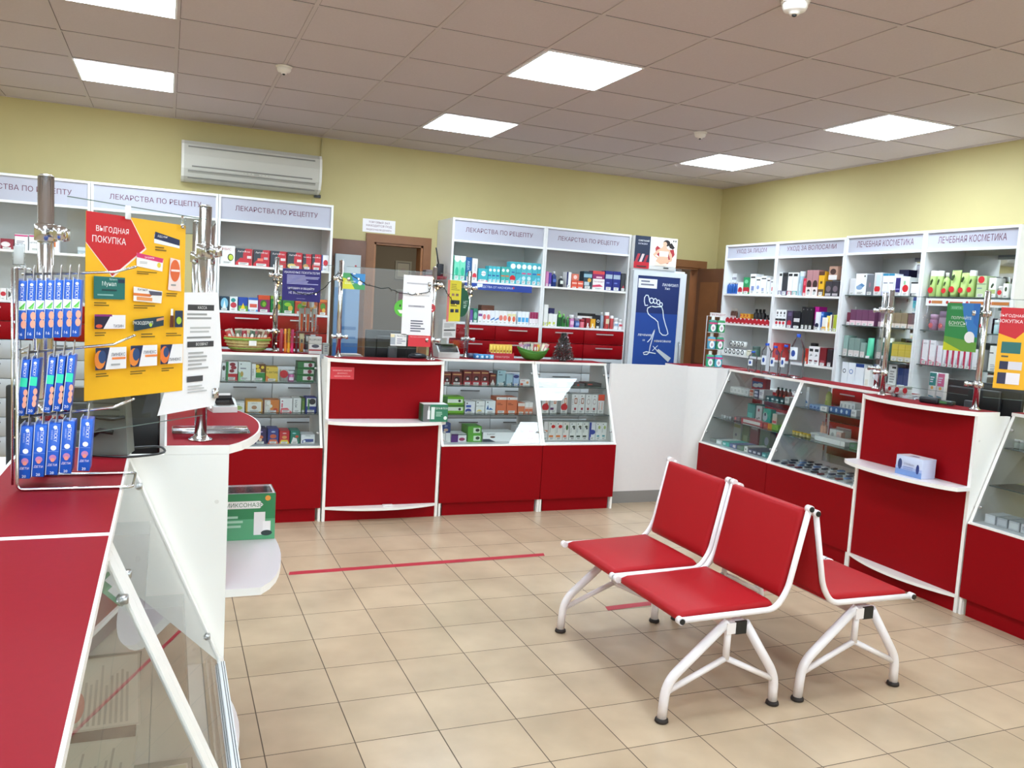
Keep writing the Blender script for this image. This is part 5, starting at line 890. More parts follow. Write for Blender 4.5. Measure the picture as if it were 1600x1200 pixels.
# blue and white banner seen left of the doorway, inside behind the glass
a = aty(525, 396, 7.45); b_ = aty(558, 551, 7.45)
mb = MB(); w_ = b_.x-a.x; mb.box((0, 0, 0), (w_, 0.045, a.z), mat('9fb4c4', 0.3)); printed(mb, w_, a.z, 'r0,.9,1,1,b8c0c4 r0,.6,1,.85,7c9cc0 r0,.3,1,.6,3c6ca8 r0,0,1,.3,1e4884 r.3,.66,.9,.675,4a76a8 r.3,.62,.9,.63,4a76a8 d.8,.95,.04,b84850', 0, 0)
tag(mb.build('display_stand', None, (a.x, 7.45, 0.0)), 'blue and grey advertising stand left of the brown doorway', 'stand')
# ---------------------------------------------------------------- things on the middle counter
def on_top(u, v, z=ZT): return atz(u, v, z)
def at_y(u, y): return aty(u, 560, y).x
def tilted(o, rx, ry, rz): o.rotation_euler = (rx, ry, rz)
# wicker basket with sachets
bx = at_y(386, 6.22); by = 6.22
t = thing('wicker_basket', 'wicker basket with green rim on the left display case', 'basket', (bx, by, ZT+0.0005)); W1 = mat('c0b078', 0.6, noise=0.3, scale=120, bump=0.5, name='wicker'); WG = mat('7ca040', 0.6, noise=0.2, scale=100)
mb = MB(); prof = [(0.085, 0), (0.1, 0.01), (0.118, 0.045), (0.135, 0.085), (0.128, 0.085), (0.11, 0.045), (0.09, 0.014), (0.0, 0.012)]
n = 40; b0 = 0
for r, z in prof:
    for j in range(n): rr = r*(1+0.02*(1 if (j % 2) else -1)*(1 if z > 0.005 else 0)); mb.v.append((rr*cos(2*pi*j/n)*1.15, rr*sin(2*pi*j/n)*.8, z))
for i in range(len(prof)-1):
    for j in range(n): mb.face((i*n+j, i*n+(j+1) % n, (i+1)*n+(j+1) % n, (i+1)*n+j), W1, False)
mb.face([j for j in range(n)][::-1], W1)
for k, z in enumerate((0.02, 0.04, 0.06)): mb.tube([((0.105+0.011*k+.004)*cos(a*pi/16)*1.15, (0.105+0.011*k+.004)*sin(a*pi/16)*.8, z) for a in range(32)], 0.005, WG if k == 0 else W1, 6, closed=True)
mb.build('bowl', t)
mb = MB(); mb.tube([(0.134*cos(a*pi/16)*1.15, 0.134*sin(a*pi/16)*.8, 0.085) for a in range(32)], 0.009, WG, 8, closed=True); mb.tube([(0.134*cos(a*pi/16)*1.15, 0.134*sin(a*pi/16)*.8, 0.099) for a in range(32)], 0.005, mat('c86838', 0.6), 6, closed=True); mb.build('rim', t)
mb = MB(); mb.box((0.0, -0.122, 0.045), (0.05, -0.119, 0.08), mat('eee', 0.5)); mb.build('price_tag', t)
random.seed(3)
def sachets(cx, cy, z0, rx, ry, n, cols, name, what, where, wd=.035, ht=.10):
    for i in range(n):
        u_ = (i+0.5)/n*2-1; cn, c = cols[i % len(cols)]; mb = MB(); m = mat(c, 0.35)
        mb.bevbox((-wd/2, -.004, 0), (wd/2, .004, ht), m, .003, 1); mb.box((-wd/2, -.0045, ht-.008), (wd/2, .0045, ht+.003), mat('c8b8a8', .5)); printed(mb, wd, ht, 'o.5,.5,.3,.2,f0e8e0 r.1,.15,.9,.3,884030', -.0042)
        o = mb.build(name, None, (cx+u_*rx, cy+(random.uniform(-.5, .5))*ry, z0)); o.rotation_euler = (RAD(random.uniform(-8, 12)), RAD(u_*22+random.uniform(-6, 6)), RAD(random.uniform(-25, 25)))
        tag(o, '%s %s, %s from the left %s' % (cn, what, ORD[i] if i < 12 else 'further', where), what.split()[-1], what+'s '+where)
sachets(bx, by, ZT+0.055, .115, .07, 11, [('red-striped', 'b03830'), ('white', 'd8ccc0'), ('olive', '586040'), ('grey', '888078'), ('crimson', '982030'), ('cream', 'd8c8a0'), ('dark green', '304830'), ('rose', 'c87880'), ('brown', '684838'), ('beige', 'b8a890'), ('brick', 'a04830')], 'sachet', 'sachet', 'in wicker basket')
# round lip balms in a row, tube display, carton
row(('y', 6.16), ZT, 'beside the chrome post', [
 (437.5, 443.5, 514, 'cyl', 'dark red lip balm stick', '902838', '', {'w': .028, 'cap': 'a83848'}), (444.5, 449.5, 514, 'cyl', 'orange lip balm stick', 'd87830', '', {'w': .03, 'cap': 'e8a040'}), (450, 454.5, 513.5, 'cyl', 'yellow lip balm stick', 'e8b030', '', {'w': .03, 'cap': 'f0c040'}),
 (455, 460, 515, 'cyl', 'bright pink lip balm stick', 'e83878', '', {'w': .03, 'cap': 'f05090'}), (462, 466, 518, 'cyl', 'dark brown lip balm stick', '582838', '', {'w': .025, 'cap': '703848'})])
tx = at_y(480, 6.2)
t = thing('tube_display', 'clear display stand holding orange and grey cream tubes', 'display', (tx, 6.2, ZT+0.0005))
mb = MB(); mb.box((-0.075, 0, 0), (0.075, 0.09, 0.004), PLAST); mb.box((-0.075, 0.086, 0.004), (0.075, 0.09, 0.34), PLAST); mb.box((-0.075, 0.02, 0.15), (0.075, 0.085, 0.154), PLAST); mb.box((-0.075, 0.004, 0.004), (-0.072, 0.086, 0.2), PLAST); mb.box((0.072, 0.004, 0.004), (0.075, 0.086, 0.2), PLAST); mb.build('stand', t)
for i, (dx, dz, h_, base, cap, ds, lab) in enumerate(((-.045, .1555, .17, 'b8b8b4', 'f0f0f0', 'r.25,.0,.75,.75,e05828', 'grey and orange tube, upper left'), (0, .1555, .17, 'b8b8b4', 'f0f0f0', 'r.25,.0,.75,.75,e05828', 'grey and orange tube, upper middle'), (.045, .1555, .17, 'b0b0ac', 'f0f0f0', 'r.3,.0,.7,.75,d85028 x.2,.2,.8,.6,4,889', 'grey and orange tube, upper right'),
     (-.03, .33, .075, 'e8e8d8', '48a040', 'r.1,.2,.9,.5,f0d848', 'white and green tube at the very top'), (.025, .33, .07, 'd8d8d8', 'eee', '', 'white jar-like tube at the very top'), (-.04, .0045, .135, 'e8dcb0', 'e8a030', 'r.2,.1,.8,.5,e88030 o.5,.6,.2,.1,445', 'cream and orange tube, lower left'), (0.0, .0045, .13, '383840', 'ddd', 'r.2,.6,.8,.9,ddd', 'dark tube, lower middle'), (.042, .0045, .13, 'd8dce4', '2840a0', '', 'pale tube with blue cap, lower right'))):
    mb = bottle_mb(.036, h_, .03, base, cap, ds, 'tub'); o = mb.build('cream_tube', None, (tx+dx, 6.2+(.03 if dz > .1 else .02), ZT+.0005+dz)); tag(o, lab+' of the clear display stand', 'tube', 'tubes in the clear display stand')
row(('y', 6.12), ZT, 'near the tube display', [(483, 503.5, 527.5, 'box', 'white and red medicine carton', 'eeecee', 't.5,.82,.14,334,FLUIFORT o.5,.45,.3,.1,556 r0,.18,1,.26,b82838', {'h': .125, 'd': .05, 'tag': 0}), (505, 514.5, 541, 'box', 'small grey-white carton', 'c8ccc8', 'x.2,.2,.8,.8,3,889', {'h': .08, 'd': .05, 'tag': 0})])
# magazines on the station
for i in range(3):
    mb = MB(); mb.bevbox((0, 0, 0), (.17-i*.01, .11, .004), mat(('c8c0b8', '8c8480', 'e8e4e0')[i], .5), .001, 1)
    tag(mb.build('magazine', None, (1.15+i*.006, 6.0+i*.008, ZT+.0006+i*.0044), RAD(3*i)), ('lowest', 'middle', 'topmost')[i]+' magazine of the pile beside the middle left post', 'magazine', 'magazines on the middle station')
# monitor seen from behind, mouse-like scanner, printers
def monitor(loc, rz, w_, h_, lab, z0, stand=True, tilt=0):
    t = thing('computer_monitor', lab, 'monitor', loc, rz); m = BLACK
    mb = MB(); mb.bevbox((-w_/2, 0, z0), (w_/2, 0.03, z0+h_), m, .006, 2); mb.bevbox((-w_*.3, -0.028, z0+h_*.2), (w_*.3, -0.0002, z0+h_*.85), m, .012, 2); mb.build('screen_housing', t)
    mb = MB(); mb.box((-w_/2+.012, .0302, z0+.012), (w_/2-.012, .0312, z0+h_-.012), mat('0c0e12', .1)); mb.build('screen', t)
    if stand:
        mb = MB(); mb.bevbox((-.035, -.055, 0.012), (.035, -.029, z0+h_*.55), mat('4c4c50', .4), .006, 2); mb.bevbox((-.11, -.1, 0), (.11, .08, .012), mat('303034', .4), .004, 1); mb.build('stand', t)
        mb = MB(); mb.tube([(0.02*cos(a), -0.0555, z0*.5+.07+0.02*sin(a)) for a in [k*pi/8 for k in range(16)]], .0018, mat('88888c', .4), 6, closed=True); mb.build('emblem', t)
    return t
mx = at_y(606, 6.42)
t = thing('desk', 'white work desk behind the middle service station', 'desk', (1.2, 6.335, 0)); DT = 0.98
mb = MB(); mb.box((0, 0, DT-.025), (0.7, .42, DT), WHITE); mb.build('desktop', t)
mb = MB(); mb.box((0, 0.01, 0), (.02, .41, DT-.0255), WHITE); mb.box((.68, 0.01, 0), (.7, .41, DT-.0255), WHITE); mb.build('side_panel', t)
a = aty(573, 515, 6.45); b_ = aty(650, 557, 6.45)
monitor(((a.x+b_.x)/2, 6.46, DT+.0005), 0, (b_.x-a.x)*1.02, a.z-DT-.09, 'black monitor seen from behind, middle service station', .09)
mb = MB(); mb.lathe([(0.05, 0), (0.062, .006), (.06, .022), (.04, .034), (0.0, .038)], mat('1c2028', .35), sx=1.15, sy=.8); mb.lathe([(.0, .0385), (.018, .0383), (.022, .0365)], mat('30343c', .3), (0, 0, 0))
tag(mb.build('barcode_scanner', None, (at_y(652, 6.02), 6.02, ZT+.0006)), 'black oval desktop scanner near the right middle post', 'scanner')
def printer(loc, rz, lab, w_=.17, d_=.16, h_=.09, top='1c1c1e'):
    t = thing('receipt_printer', lab, 'printer', loc, rz)
    mb = MB(); mb.prism([(0, 0), (d_, 0), (d_, h_), (d_*.4, h_), (0, h_*.45)], -w_/2, w_/2, mat('d8d8d6', .4), fn=lambda a, b, c: (c, a, b)); mb.build('body', t)
    mb = MB(); mb.quad([(-w_/2+.01, -.0001+.003, h_*.45+.008), (w_/2-.01, .003, h_*.45+.008), (w_/2-.01, d_*.4-.002, h_+.001), (-w_/2+.01, d_*.4-.002, h_+.001)], mat(top, .2)); mb.box((-w_/2+.01, d_*.4, h_+.0004), (w_/2-.01, d_-.02, h_+.012), mat(top, .3)); mb.build('lid', t)
    mb = MB(); mb.box((-w_*.3, d_*.36, h_+.0125), (w_*.3, d_*.4, h_+.02), mat('f4f4f4', .6)); mb.build('paper', t)
printer((at_y(699, 6.16), 6.12, ZT+.0006), 0, 'small black-topped receipt printer right of the middle station')
# small blue packs, red tray of yellow packets
for i in range(4):
    mb = MB(); mb.bevbox((0, 0, 0), (.038, .05, .036), mat(('3880c0', '58a8d8', '4890c8', '6cb4dc')[i], .3), .006, 2); printed(mb, .034, .03, 'o.5,.5,.3,.3,d0e8f4', 0, .002, .003)
    tag(mb.build('tissue_pack', None, (at_y(743, 6.12)+i*.040, 6.13, ZT+.0006)), 'small blue tissue pack, %s of four beside yellow packets' % ORD[i], 'pack', 'blue tissue packs')
mb = MB(); mb.bevbox((0, 0, 0), (.09, .05, .036), mat('48506c', .3), .004, 1); tag(mb.build('tissue_pack', None, (at_y(738, 6.2)-.03, 6.2, ZT+.0006)), 'dark slate pack lying behind the blue tissue packs', 'pack')
cx = at_y(784, 6.15); mb = MB(); R_ = mat('b01c30', .4)
mb.box((-.1, 0, 0), (.1, .09, .004), R_); mb.box((-.1, 0, .004), (.1, .003, .05), R_); mb.box((-.1, .087, .004), (.1, .09, .07), R_); mb.box((-.1, .003, .004), (-.097, .087, .055), R_); mb.box((.097, .003, .004), (.1, .087, .055), R_); printed(mb, .2, .05, 't.5,.4,.3,e8c8c8,ГЕМАТОГЕН', 0)
tag(mb.build('display_tray', None, (cx, 6.14, ZT+.0006)), 'red cardboard tray holding the yellow packets', 'tray')
for i in range(7):
    mb = MB(); mb.bevbox((-.013, -.012, 0), (.013, .012, .1), mat('d8b848', .35), .004, 1); mb.box((-.014, -.002, .1002), (.014, .002, .112), mat('e8c860', .4)); printed(mb, .024, .08, 'r.15,.1,.85,.6,f0e4b8 o.5,.75,.3,.1,a06820', -.0122)
    o = mb.build('snack_packet', None, (cx-.082+i*.0273, 6.185, ZT+.006)); tag(o, 'yellow snack packet, %s of seven in the red tray' % ORD[i], 'packet', 'yellow packets in the red tray')
# green boat-shaped bowl with sachets
gx0 = at_y(836, 6.15)
t = thing('green_bowl', 'boat-shaped green bowl of sachets left of tinsel tree', 'bowl', (gx0, 6.2, ZT+.0005)); mb = MB(); GB = mat('4c8c34', .5, noise=.2, scale=80, bump=.4)
n = 32; prof = [(.055, .045, 0, 0), (.09, .06, .02, 0), (.12, .075, .055, .012), (.135, .085, .08, .03), (.128, .078, .08, .03), (.11, .066, .05, .01), (.06, .04, .012, 0)]
for rx, ry, z, e in prof:
    for j in range(n): a = 2*pi*j/n; mb.v.append((rx*cos(a), ry*sin(a), z+e*abs(cos(a))**2-e*.4*(z > .05)))
for i in range(len(prof)-1):
    for j in range(n): mb.face((i*n+j, i*n+(j+1) % n, (i+1)*n+(j+1) % n, (i+1)*n+j), GB, True)
mb.face(list(range(n))[::-1], GB); mb.face([6*n+j for j in range(n)], GB); mb.build('bowl', t)
mb = MB(); mb.tube([(.132*cos(a*pi/16), .082*sin(a*pi/16), .069+.03*cos(a*pi/16)**2) for a in range(32)], .006, mat('3c7c2c', .5), 8, closed=True); mb.build('rim', t)
sachets(gx0, 6.2, ZT+.05, .09, .05, 12, [('pink', 'c890a8'), ('lilac', 'a88cb0'), ('striped', 'c8b8c0'), ('purple', '8c6c98'), ('green', '588048'), ('white', 'e0dcd0'), ('red', 'b84040'), ('yellow', 'e0b838'), ('orange', 'd88c58'), ('pale pink', 'e0b8c0'), ('cream', 'e0d8b8'), ('rose', 'd08890')], 'sachet', 'sachet', 'in green bowl', .03, .09)
# tinsel tree
tx = at_y(880, 6.16)
t = thing('christmas_tree', 'small silver tinsel tree on the right front display case', 'christmas tree', (tx, 6.17, ZT+.0005)); TS = [mat('9a9a9c', .25, .8), mat('50504e', .35, .5), mat('d8d8d8', .2, .9), mat('3a4038', .5)]
mb = MB(); mb.tube([(0, 0, 0), (0, 0, .2)], .006, mat('4c4038', .6)); mb.lathe([(.03, 0), (.03, .006), (.01, .01)], mat('4c4038', .6)); mb.build('trunk', t)
mb = MB(); random.seed(9)
for i in range(4200):
    h_ = random.random()**1.3; z = .012+h_*.215; r = (.08*(1-h_)**.8+.010)*random.uniform(.2, 1.05); a = random.uniform(0, 2*pi); c = Vector((r*cos(a), r*sin(a), z)); d = Vector((cos(a)*random.uniform(.3, 1), sin(a)*random.uniform(.3, 1), random.uniform(-.6, .7))).normalized()*random.uniform(.012, .022); s2 = d.cross(Vector((random.random(), random.random(), random.random()))).normalized()*.0018
    mb.quad([tuple(c-s2), tuple(c+s2), tuple(c+d)], TS[random.choice((0, 0, 1, 1, 2, 3))])
o = mb.build('tinsel', t)
mb = MB(); mb.quad([(.012, -.02, .21), (.03, -.03, .2), (.024, -.026, .188)], mat('e8b0c0', .4)); mb.quad([(.012, -.02, .21), (-.006, -.026, .2), (0.0, -.022, .188)], mat('e8b0c0', .4)); mb.build('bow', t)
# green box on the bag shelf; sticker on the front
mb = MB(); w_, h_ = .185, .125; mb.bevbox((0, 0, 0), (w_, .11, h_), mat('1c5c40', .4), .002, 1); mb.box((0.001, .001, h_+.0002), (w_-.001, .109, h_+.0006), mat('e0e4e0', .5))
printed(mb, w_, h_, 'r0,.0,.28,1,6c6c6c r.28,.0,1,1,2c7858 r.18,.15,.28,.65,e8e8e8 p.2,.65,.26,.65,.24,.9,.22,.9,e8e8e8 r.32,.15,.46,.85,dce4e0 t.74,.78,.12,e8f0ec,ТЕРАФЛЕКС x.52,.3,.85,.6,3,a8d0bc d.9,.22,.07,e0e8e4', 0, 0)
tag(mb.build('medicine_box', None, (1.70, FY-.135, .7356)), 'green carton with white flasks on the middle station shelf', 'box')
w_, h_ = .165, .085; mb = MB(); mb.box((0, -.0012, 0), (w_, 0, h_), mat('d83440', .4)); printed(mb, w_, h_, 't.5,.72,.12,f4c8c8,НАЖМИТЕ_КНОПКУ t.5,.48,.12,f4c8c8,ДЕЖУРНОГО t.5,.24,.12,f4c8c8,АДМИНИСТРАТОРА', -.0012, 0)
tag(mb.build('sticker', None, (FX+.025, FY+.0095, 1.015)), 'small red sticker at top left of the middle station front', 'sticker')
mb = MB(); mb.bevbox((0, 0, 0), (.075, .03, .012), mat('e8e0e0', .5), .002, 1); tag(mb.build('card_stub', None, (1.46, FY-.05, .1035)), 'small white card stub on the middle station foot ledge', 'card')

# ---------------------------------------------------------------- sheets hanging on the glass
def sheet(name, pts_u, loc, rz, w_, h_, base, design, lab, cat, th=.0008, round_=False, group=None):
    mb = MB(); mb.box((0, -th, 0), (w_, 0, h_), mat(base, .45)); printed(mb, w_, h_, design, -th, 0); o = mb.build(name, None, loc, rz); return tag(o, lab, cat, group)
# between the post of the left case and the station post: direction of that pane
def pane(base_loc, rz, i, w=.85, off=.033):
    P = [Vector((-0.31, 0.43)), Vector((0.085, 0.075)), Vector((w-0.085, 0.075)), Vector((w+0.31, 0.43))]
    a, b_ = P[i], P[i+1]; d = (b_-a).normalized(); n = Vector((d.y, -d.x)); a = a+n*off; ang = rz+math.atan2(d.y, d.x)
    wa = Vector((base_loc[0]+a.x*cos(rz)-a.y*sin(rz), base_loc[1]+a.x*sin(rz)+a.y*cos(rz))); wd = Vector((cos(ang), sin(ang)))
    def at(u, v):                                                    # pixel -> (distance along the pane, height)
        r = ray(u, v); det = r[0]*(-wd.y)+wd.x*r[1]; s_ = (r[0]*wa.y-r[1]*wa.x)/(r[1]*wd.x-r[0]*wd.y); k = (wa.x+wd.x*s_)/r[0] if abs(r[0]) > .05 else (wa.y+wd.y*s_)/r[1]
        return s_, CAMZ+r[2]*k
    return wa, wd, ang, at
def hang(pn, u0, v0, u1, v1, name, base, design, lab, cat, off=0.0, vm=None):
    wa, wd, ang, at = pn; s0, zt = at(u0, v0); s1, _ = at(u1, v0); _, zb = at(u0, v1); n = Vector((wd.y, -wd.x)); loc = (wa.x+wd.x*s0+n.x*off, wa.y+wd.y*s0+n.y*off, zb)
    return sheet(name, None, loc, ang, s1-s0, zt-zb, base, design, lab, cat)
PL = pane((FX, FY), 0, 0); PC = pane((FX, FY), 0, 1); PR = pane((FX, FY), 0, 2)
hang(PL, 442, 419, 502, 469, 'notice', '2a2470', 't.5,.89,.07,e8e8f4,УВАЖАЕМЫЕ_ПОКУПАТЕЛИ! x.12,.52,.98,.82,7,b0b0d8 t.5,.4,.09,f0f0f8,ЦИТОВИРУ_И_ОБЩАЙТУ t.5,.25,.09,e0e0f0,НЕ_ВОЗВРАЩАЮТ t.5,.08,.03,b0b0d8,АДМИНИСТРАЦИЯ', 'purple notice with white lettering hanging on the left glass pane', 'notice')
hang(PC, 536, 426, 571, 451, 'discount_card', '48a060', 'p0,0,.55,0,.3,.6,0,.7,d8d838 p.35,1,1,1,1,.3,.5,.4,3888c8 t.35,.5,.1,f0f8e8,ПОЛУЧАЙТЕ t.3,.36,.1,f0f8e8,БОНУСЫ d.78,.42,.1,f4f4f4 r.44,.93,.56,1,f0f0f0', 'small green and blue bonus card on the middle glass pane', 'card')
hang(PC, 631, 429, 677, 523, 'paper_notice', 'f2f0f2', 't.55,.86,.02,556,ПРАВИЛА_ВОЗВРАТА r.12,.855,.9,.875,c0bcc4 t.55,.67,.022,445,ИНФОРМАЦИЯ_ДЛЯ_ПОКУПАТЕЛЕЙ r.2,.47,.75,.5,b0acb4 t.5,.485,.02,445,ЛИЦЕНЗИЯ x.3,.05,.85,.26,5,667', 'tall white paper notice on the middle glass pane', 'notice')
hang(PC, 638, 523.5, 673, 541, 'red_card', 'd8303c', 't.5,.85,.1,f0b0b0,ПРОСИМ_СОХРАНЯТЬ_ЧЕК', 'plain red card below the tall white paper notice', 'card', .0012)
hang(PC, 610.5, 521, 635.5, 540, 'leaflet', 'e8e8e6', 'r0,.1,.3,.9,a8b0b8 t.75,.82,.14,334,ЛАЗОЛВАН x.4,.15,.95,.65,3,99a r0,.7,.25,.95,e8dcb0', 'small white leaflet left of the red card on glass', 'leaflet')
# round green and red faces
def disc(pn, u, v, du, name, c, lab, off, feat):
    wa, wd, ang, at = pn; s0, z = at(u-du, v); s1, _ = at(u+du, v); r = (s1-s0)/2; n = Vector((wd.y, -wd.x)); mb = MB()
    mb.prism([(r+r*cos(2*pi*i/36), r*sin(2*pi*i/36)) for i in range(36)], 0, .0008, mat(c, .4), fn=lambda a, b, c_: (a, -c_, b)); printed(mb, 2*r, 2*r, feat, -.0008, 0, -r)
    tag(mb.build(name, None, (wa.x+wd.x*s0+n.x*off, wa.y+wd.y*s0+n.y*off, z), ang), lab, 'sticker', 'round face stickers on the middle glass')
disc(PC, 629, 481, 13, 'round_sticker', '58b838', 'round green face sticker peeping out left of paper notice', -.0015, 'o.35,.65,.05,.08,203018 o.65,.65,.05,.08,203018 p.2,.4,.8,.4,.65,.2,.35,.2,f0f0e8')
disc(PC, 674, 481, 6.5, 'round_sticker', 'c03038', 'small round red sticker right of the paper notice', -.0015, 'o.35,.65,.06,.08,301818 o.65,.65,.06,.08,301818 r.3,.25,.7,.35,f0e8e8')
hang(PR, 700, 437, 721.5, 502, 'yellow_leaflet', 'e8d83c', 'r0,0,.16,1,e08080 x.25,.75,.9,.92,4,a8982c r.3,.62,.5,.68,a07868 r.6,.62,.8,.68,806058 r.25,.42,.9,.52,303440 x.25,.36,.9,.4,1,786c20 r.25,.22,.5,.3,28304c r.6,.22,.85,.3,303c50', 'tall yellow leaflet with red edge right of middle station', 'leaflet', .001)
disc(PR, 722, 472, 11, 'oval_sticker', '1c5c40', 'dark green round sign behind the yellow leaflet', -.001, 't.75,.5,.12,e0ece4,НЕТ x.6,.3,.9,.42,2,c0d8c8')
hang(PR, 692, 499, 713, 528, 'price_list', 'dcdcdc', 'd.3,.9,.03,a04040 x.1,.55,.9,.8,4,999 r.1,.38,.95,.46,444 x.1,.1,.9,.3,3,888 x.1,.0,.1,.0,1,c03838', 'small grey printed list under the yellow leaflet', 'leaflet')
# right station posters
QC = pane((SX, 4.144), -pi/2, 1); QR = pane((SX, 4.144), -pi/2, 2)
hang(QC, 1481, 473, 1533, 547, 'bonus_poster', '2f8c4a', 'p0,0,1,0,1,.2,0,.3,6aa040 p0,0,.6,0,0,.18,c8d028 p.45,1,1,1,1,.3,.75,.35,.55,.7,3a80c8 p.8,1,1,1,1,.5,.85,.6,3070c0 r.12,.86,.5,.94,58a870 t.31,.9,.05,a8d8b8,КАРТА t.48,.70,.075,f0f8f0,ПОЛУЧАЙТЕ t.38,.58,.075,f0f8f0,БОНУСЫ x.12,.5,.7,.54,1,98c8a0 d.78,.3,.15,f4f4f4 p.78,.2,.93,.2,.93,.3,f4f4f4', 'green and blue bonus poster on the right glass pane', 'poster')
BR_ = 'p0,1,.42,1,.62,.75,.3,.5,0,.68,c8202c t.26,.9,.042,f6eeee,ВЫГОДНАЯ t.24,.835,.042,f6eeee,ПОКУПКА '
hang(QR, 1565, 480, 1634, 607, 'sale_poster', 'f4b41c', BR_.replace('.42,1,.62,.75,.3,.5', '.62,1,.8,.82,.4,.62')+'r.1,.44,.55,.58,2c6c68 x.12,.38,.4,.42,1,554 r.1,.24,.3,.34,282c4c r.3,.24,.62,.34,d8d4dc r.08,.06,.28,.2,30304c r.28,.06,.6,.2,ece4e8', 'orange sale poster cut by the right picture edge', 'poster')
# big yellow price poster on the left
NC = pane((LX, 2.496), pi/2, 0, off=.059)
cell = lambda x, y, w_, h_, base, extra: 'r%.3f,%.3f,%.3f,%.3f,%s ' % (x, y, x+w_, y+h_, base)+extra
g = (BR_ .replace('p0,1,.42,1,.62,.75,.3,.5,0,.68,c8202c', 'p0,1,.5,1,.585,.72,.25,.415,0,.69,f4e0d8 p0,1,.49,1,.57,.725,.245,.43,0,.70,c81c28').replace('t.26,.9,', 't.22,.865,').replace('t.24,.835,', 't.22,.785,').replace(',.042,', ',.05,')
  + 'p.66,.855,.92,.79,.92,.86,.66,.91,eceef0 p.65,.86,.92,.83,.92,.89,.66,.935,1c2850 t.76,.875,.025,f0f0f8,АЦЦ_лонг x.66,.75,.8,.79,2,8c6a18 '
  'p.45,.62,.75,.6,.75,.74,.45,.77,f2eeee p.45,.715,.75,.685,.75,.74,.45,.77,d83870 t.6,.73,.022,f8e8f0,Цитрамон x.5,.64,.65,.68,2,bbb x.46,.55,.66,.58,2,705818 '
  'p.8,.43,.95,.44,.94,.75,.8,.76,f0d8d0 o.87,.65,.06,.1,e06838 r.82,.62,.93,.635,f4e0d8 x.82,.46,.9,.5,1,999 x.8,.38,.95,.41,2,705818 '
  'r.07,.31,.36,.5,1e6c66 t.2,.435,.04,e8f4f0,Мунал t.24,.475,.022,c8e4e0,Бронхо- r.14,.37,.28,.385,143c44 x.1,.33,.3,.35,1,88b8b0 x.07,.25,.25,.28,2,705818 '
  'p.43,.3,.74,.29,.74,.39,.43,.43,f0ece8 p.43,.34,.6,.33,.66,.37,.43,.385,e07838 t.52,.405,.022,333,Кетонал p.62,.36,.74,.36,.74,.39,.6,.39,445 x.43,.24,.66,.27,2,705818 '
  'r.07,.065,.36,.175,ece8ea p.07,.065,.17,.065,.24,.175,.07,.175,201c38 r.07,.165,.3,.178,8c2878 t.28,.095,.025,445,ТИЗИН x.07,.02,.2,.045,2,705818 ')
wa, wd, ang, at = NC; s0, zt = at(134, 329); s1, _ = at(290, 345); _, zb = at(140, 626); hh = zt-zb; ww = s1-s0; n_ = Vector((wd.y, -wd.x))
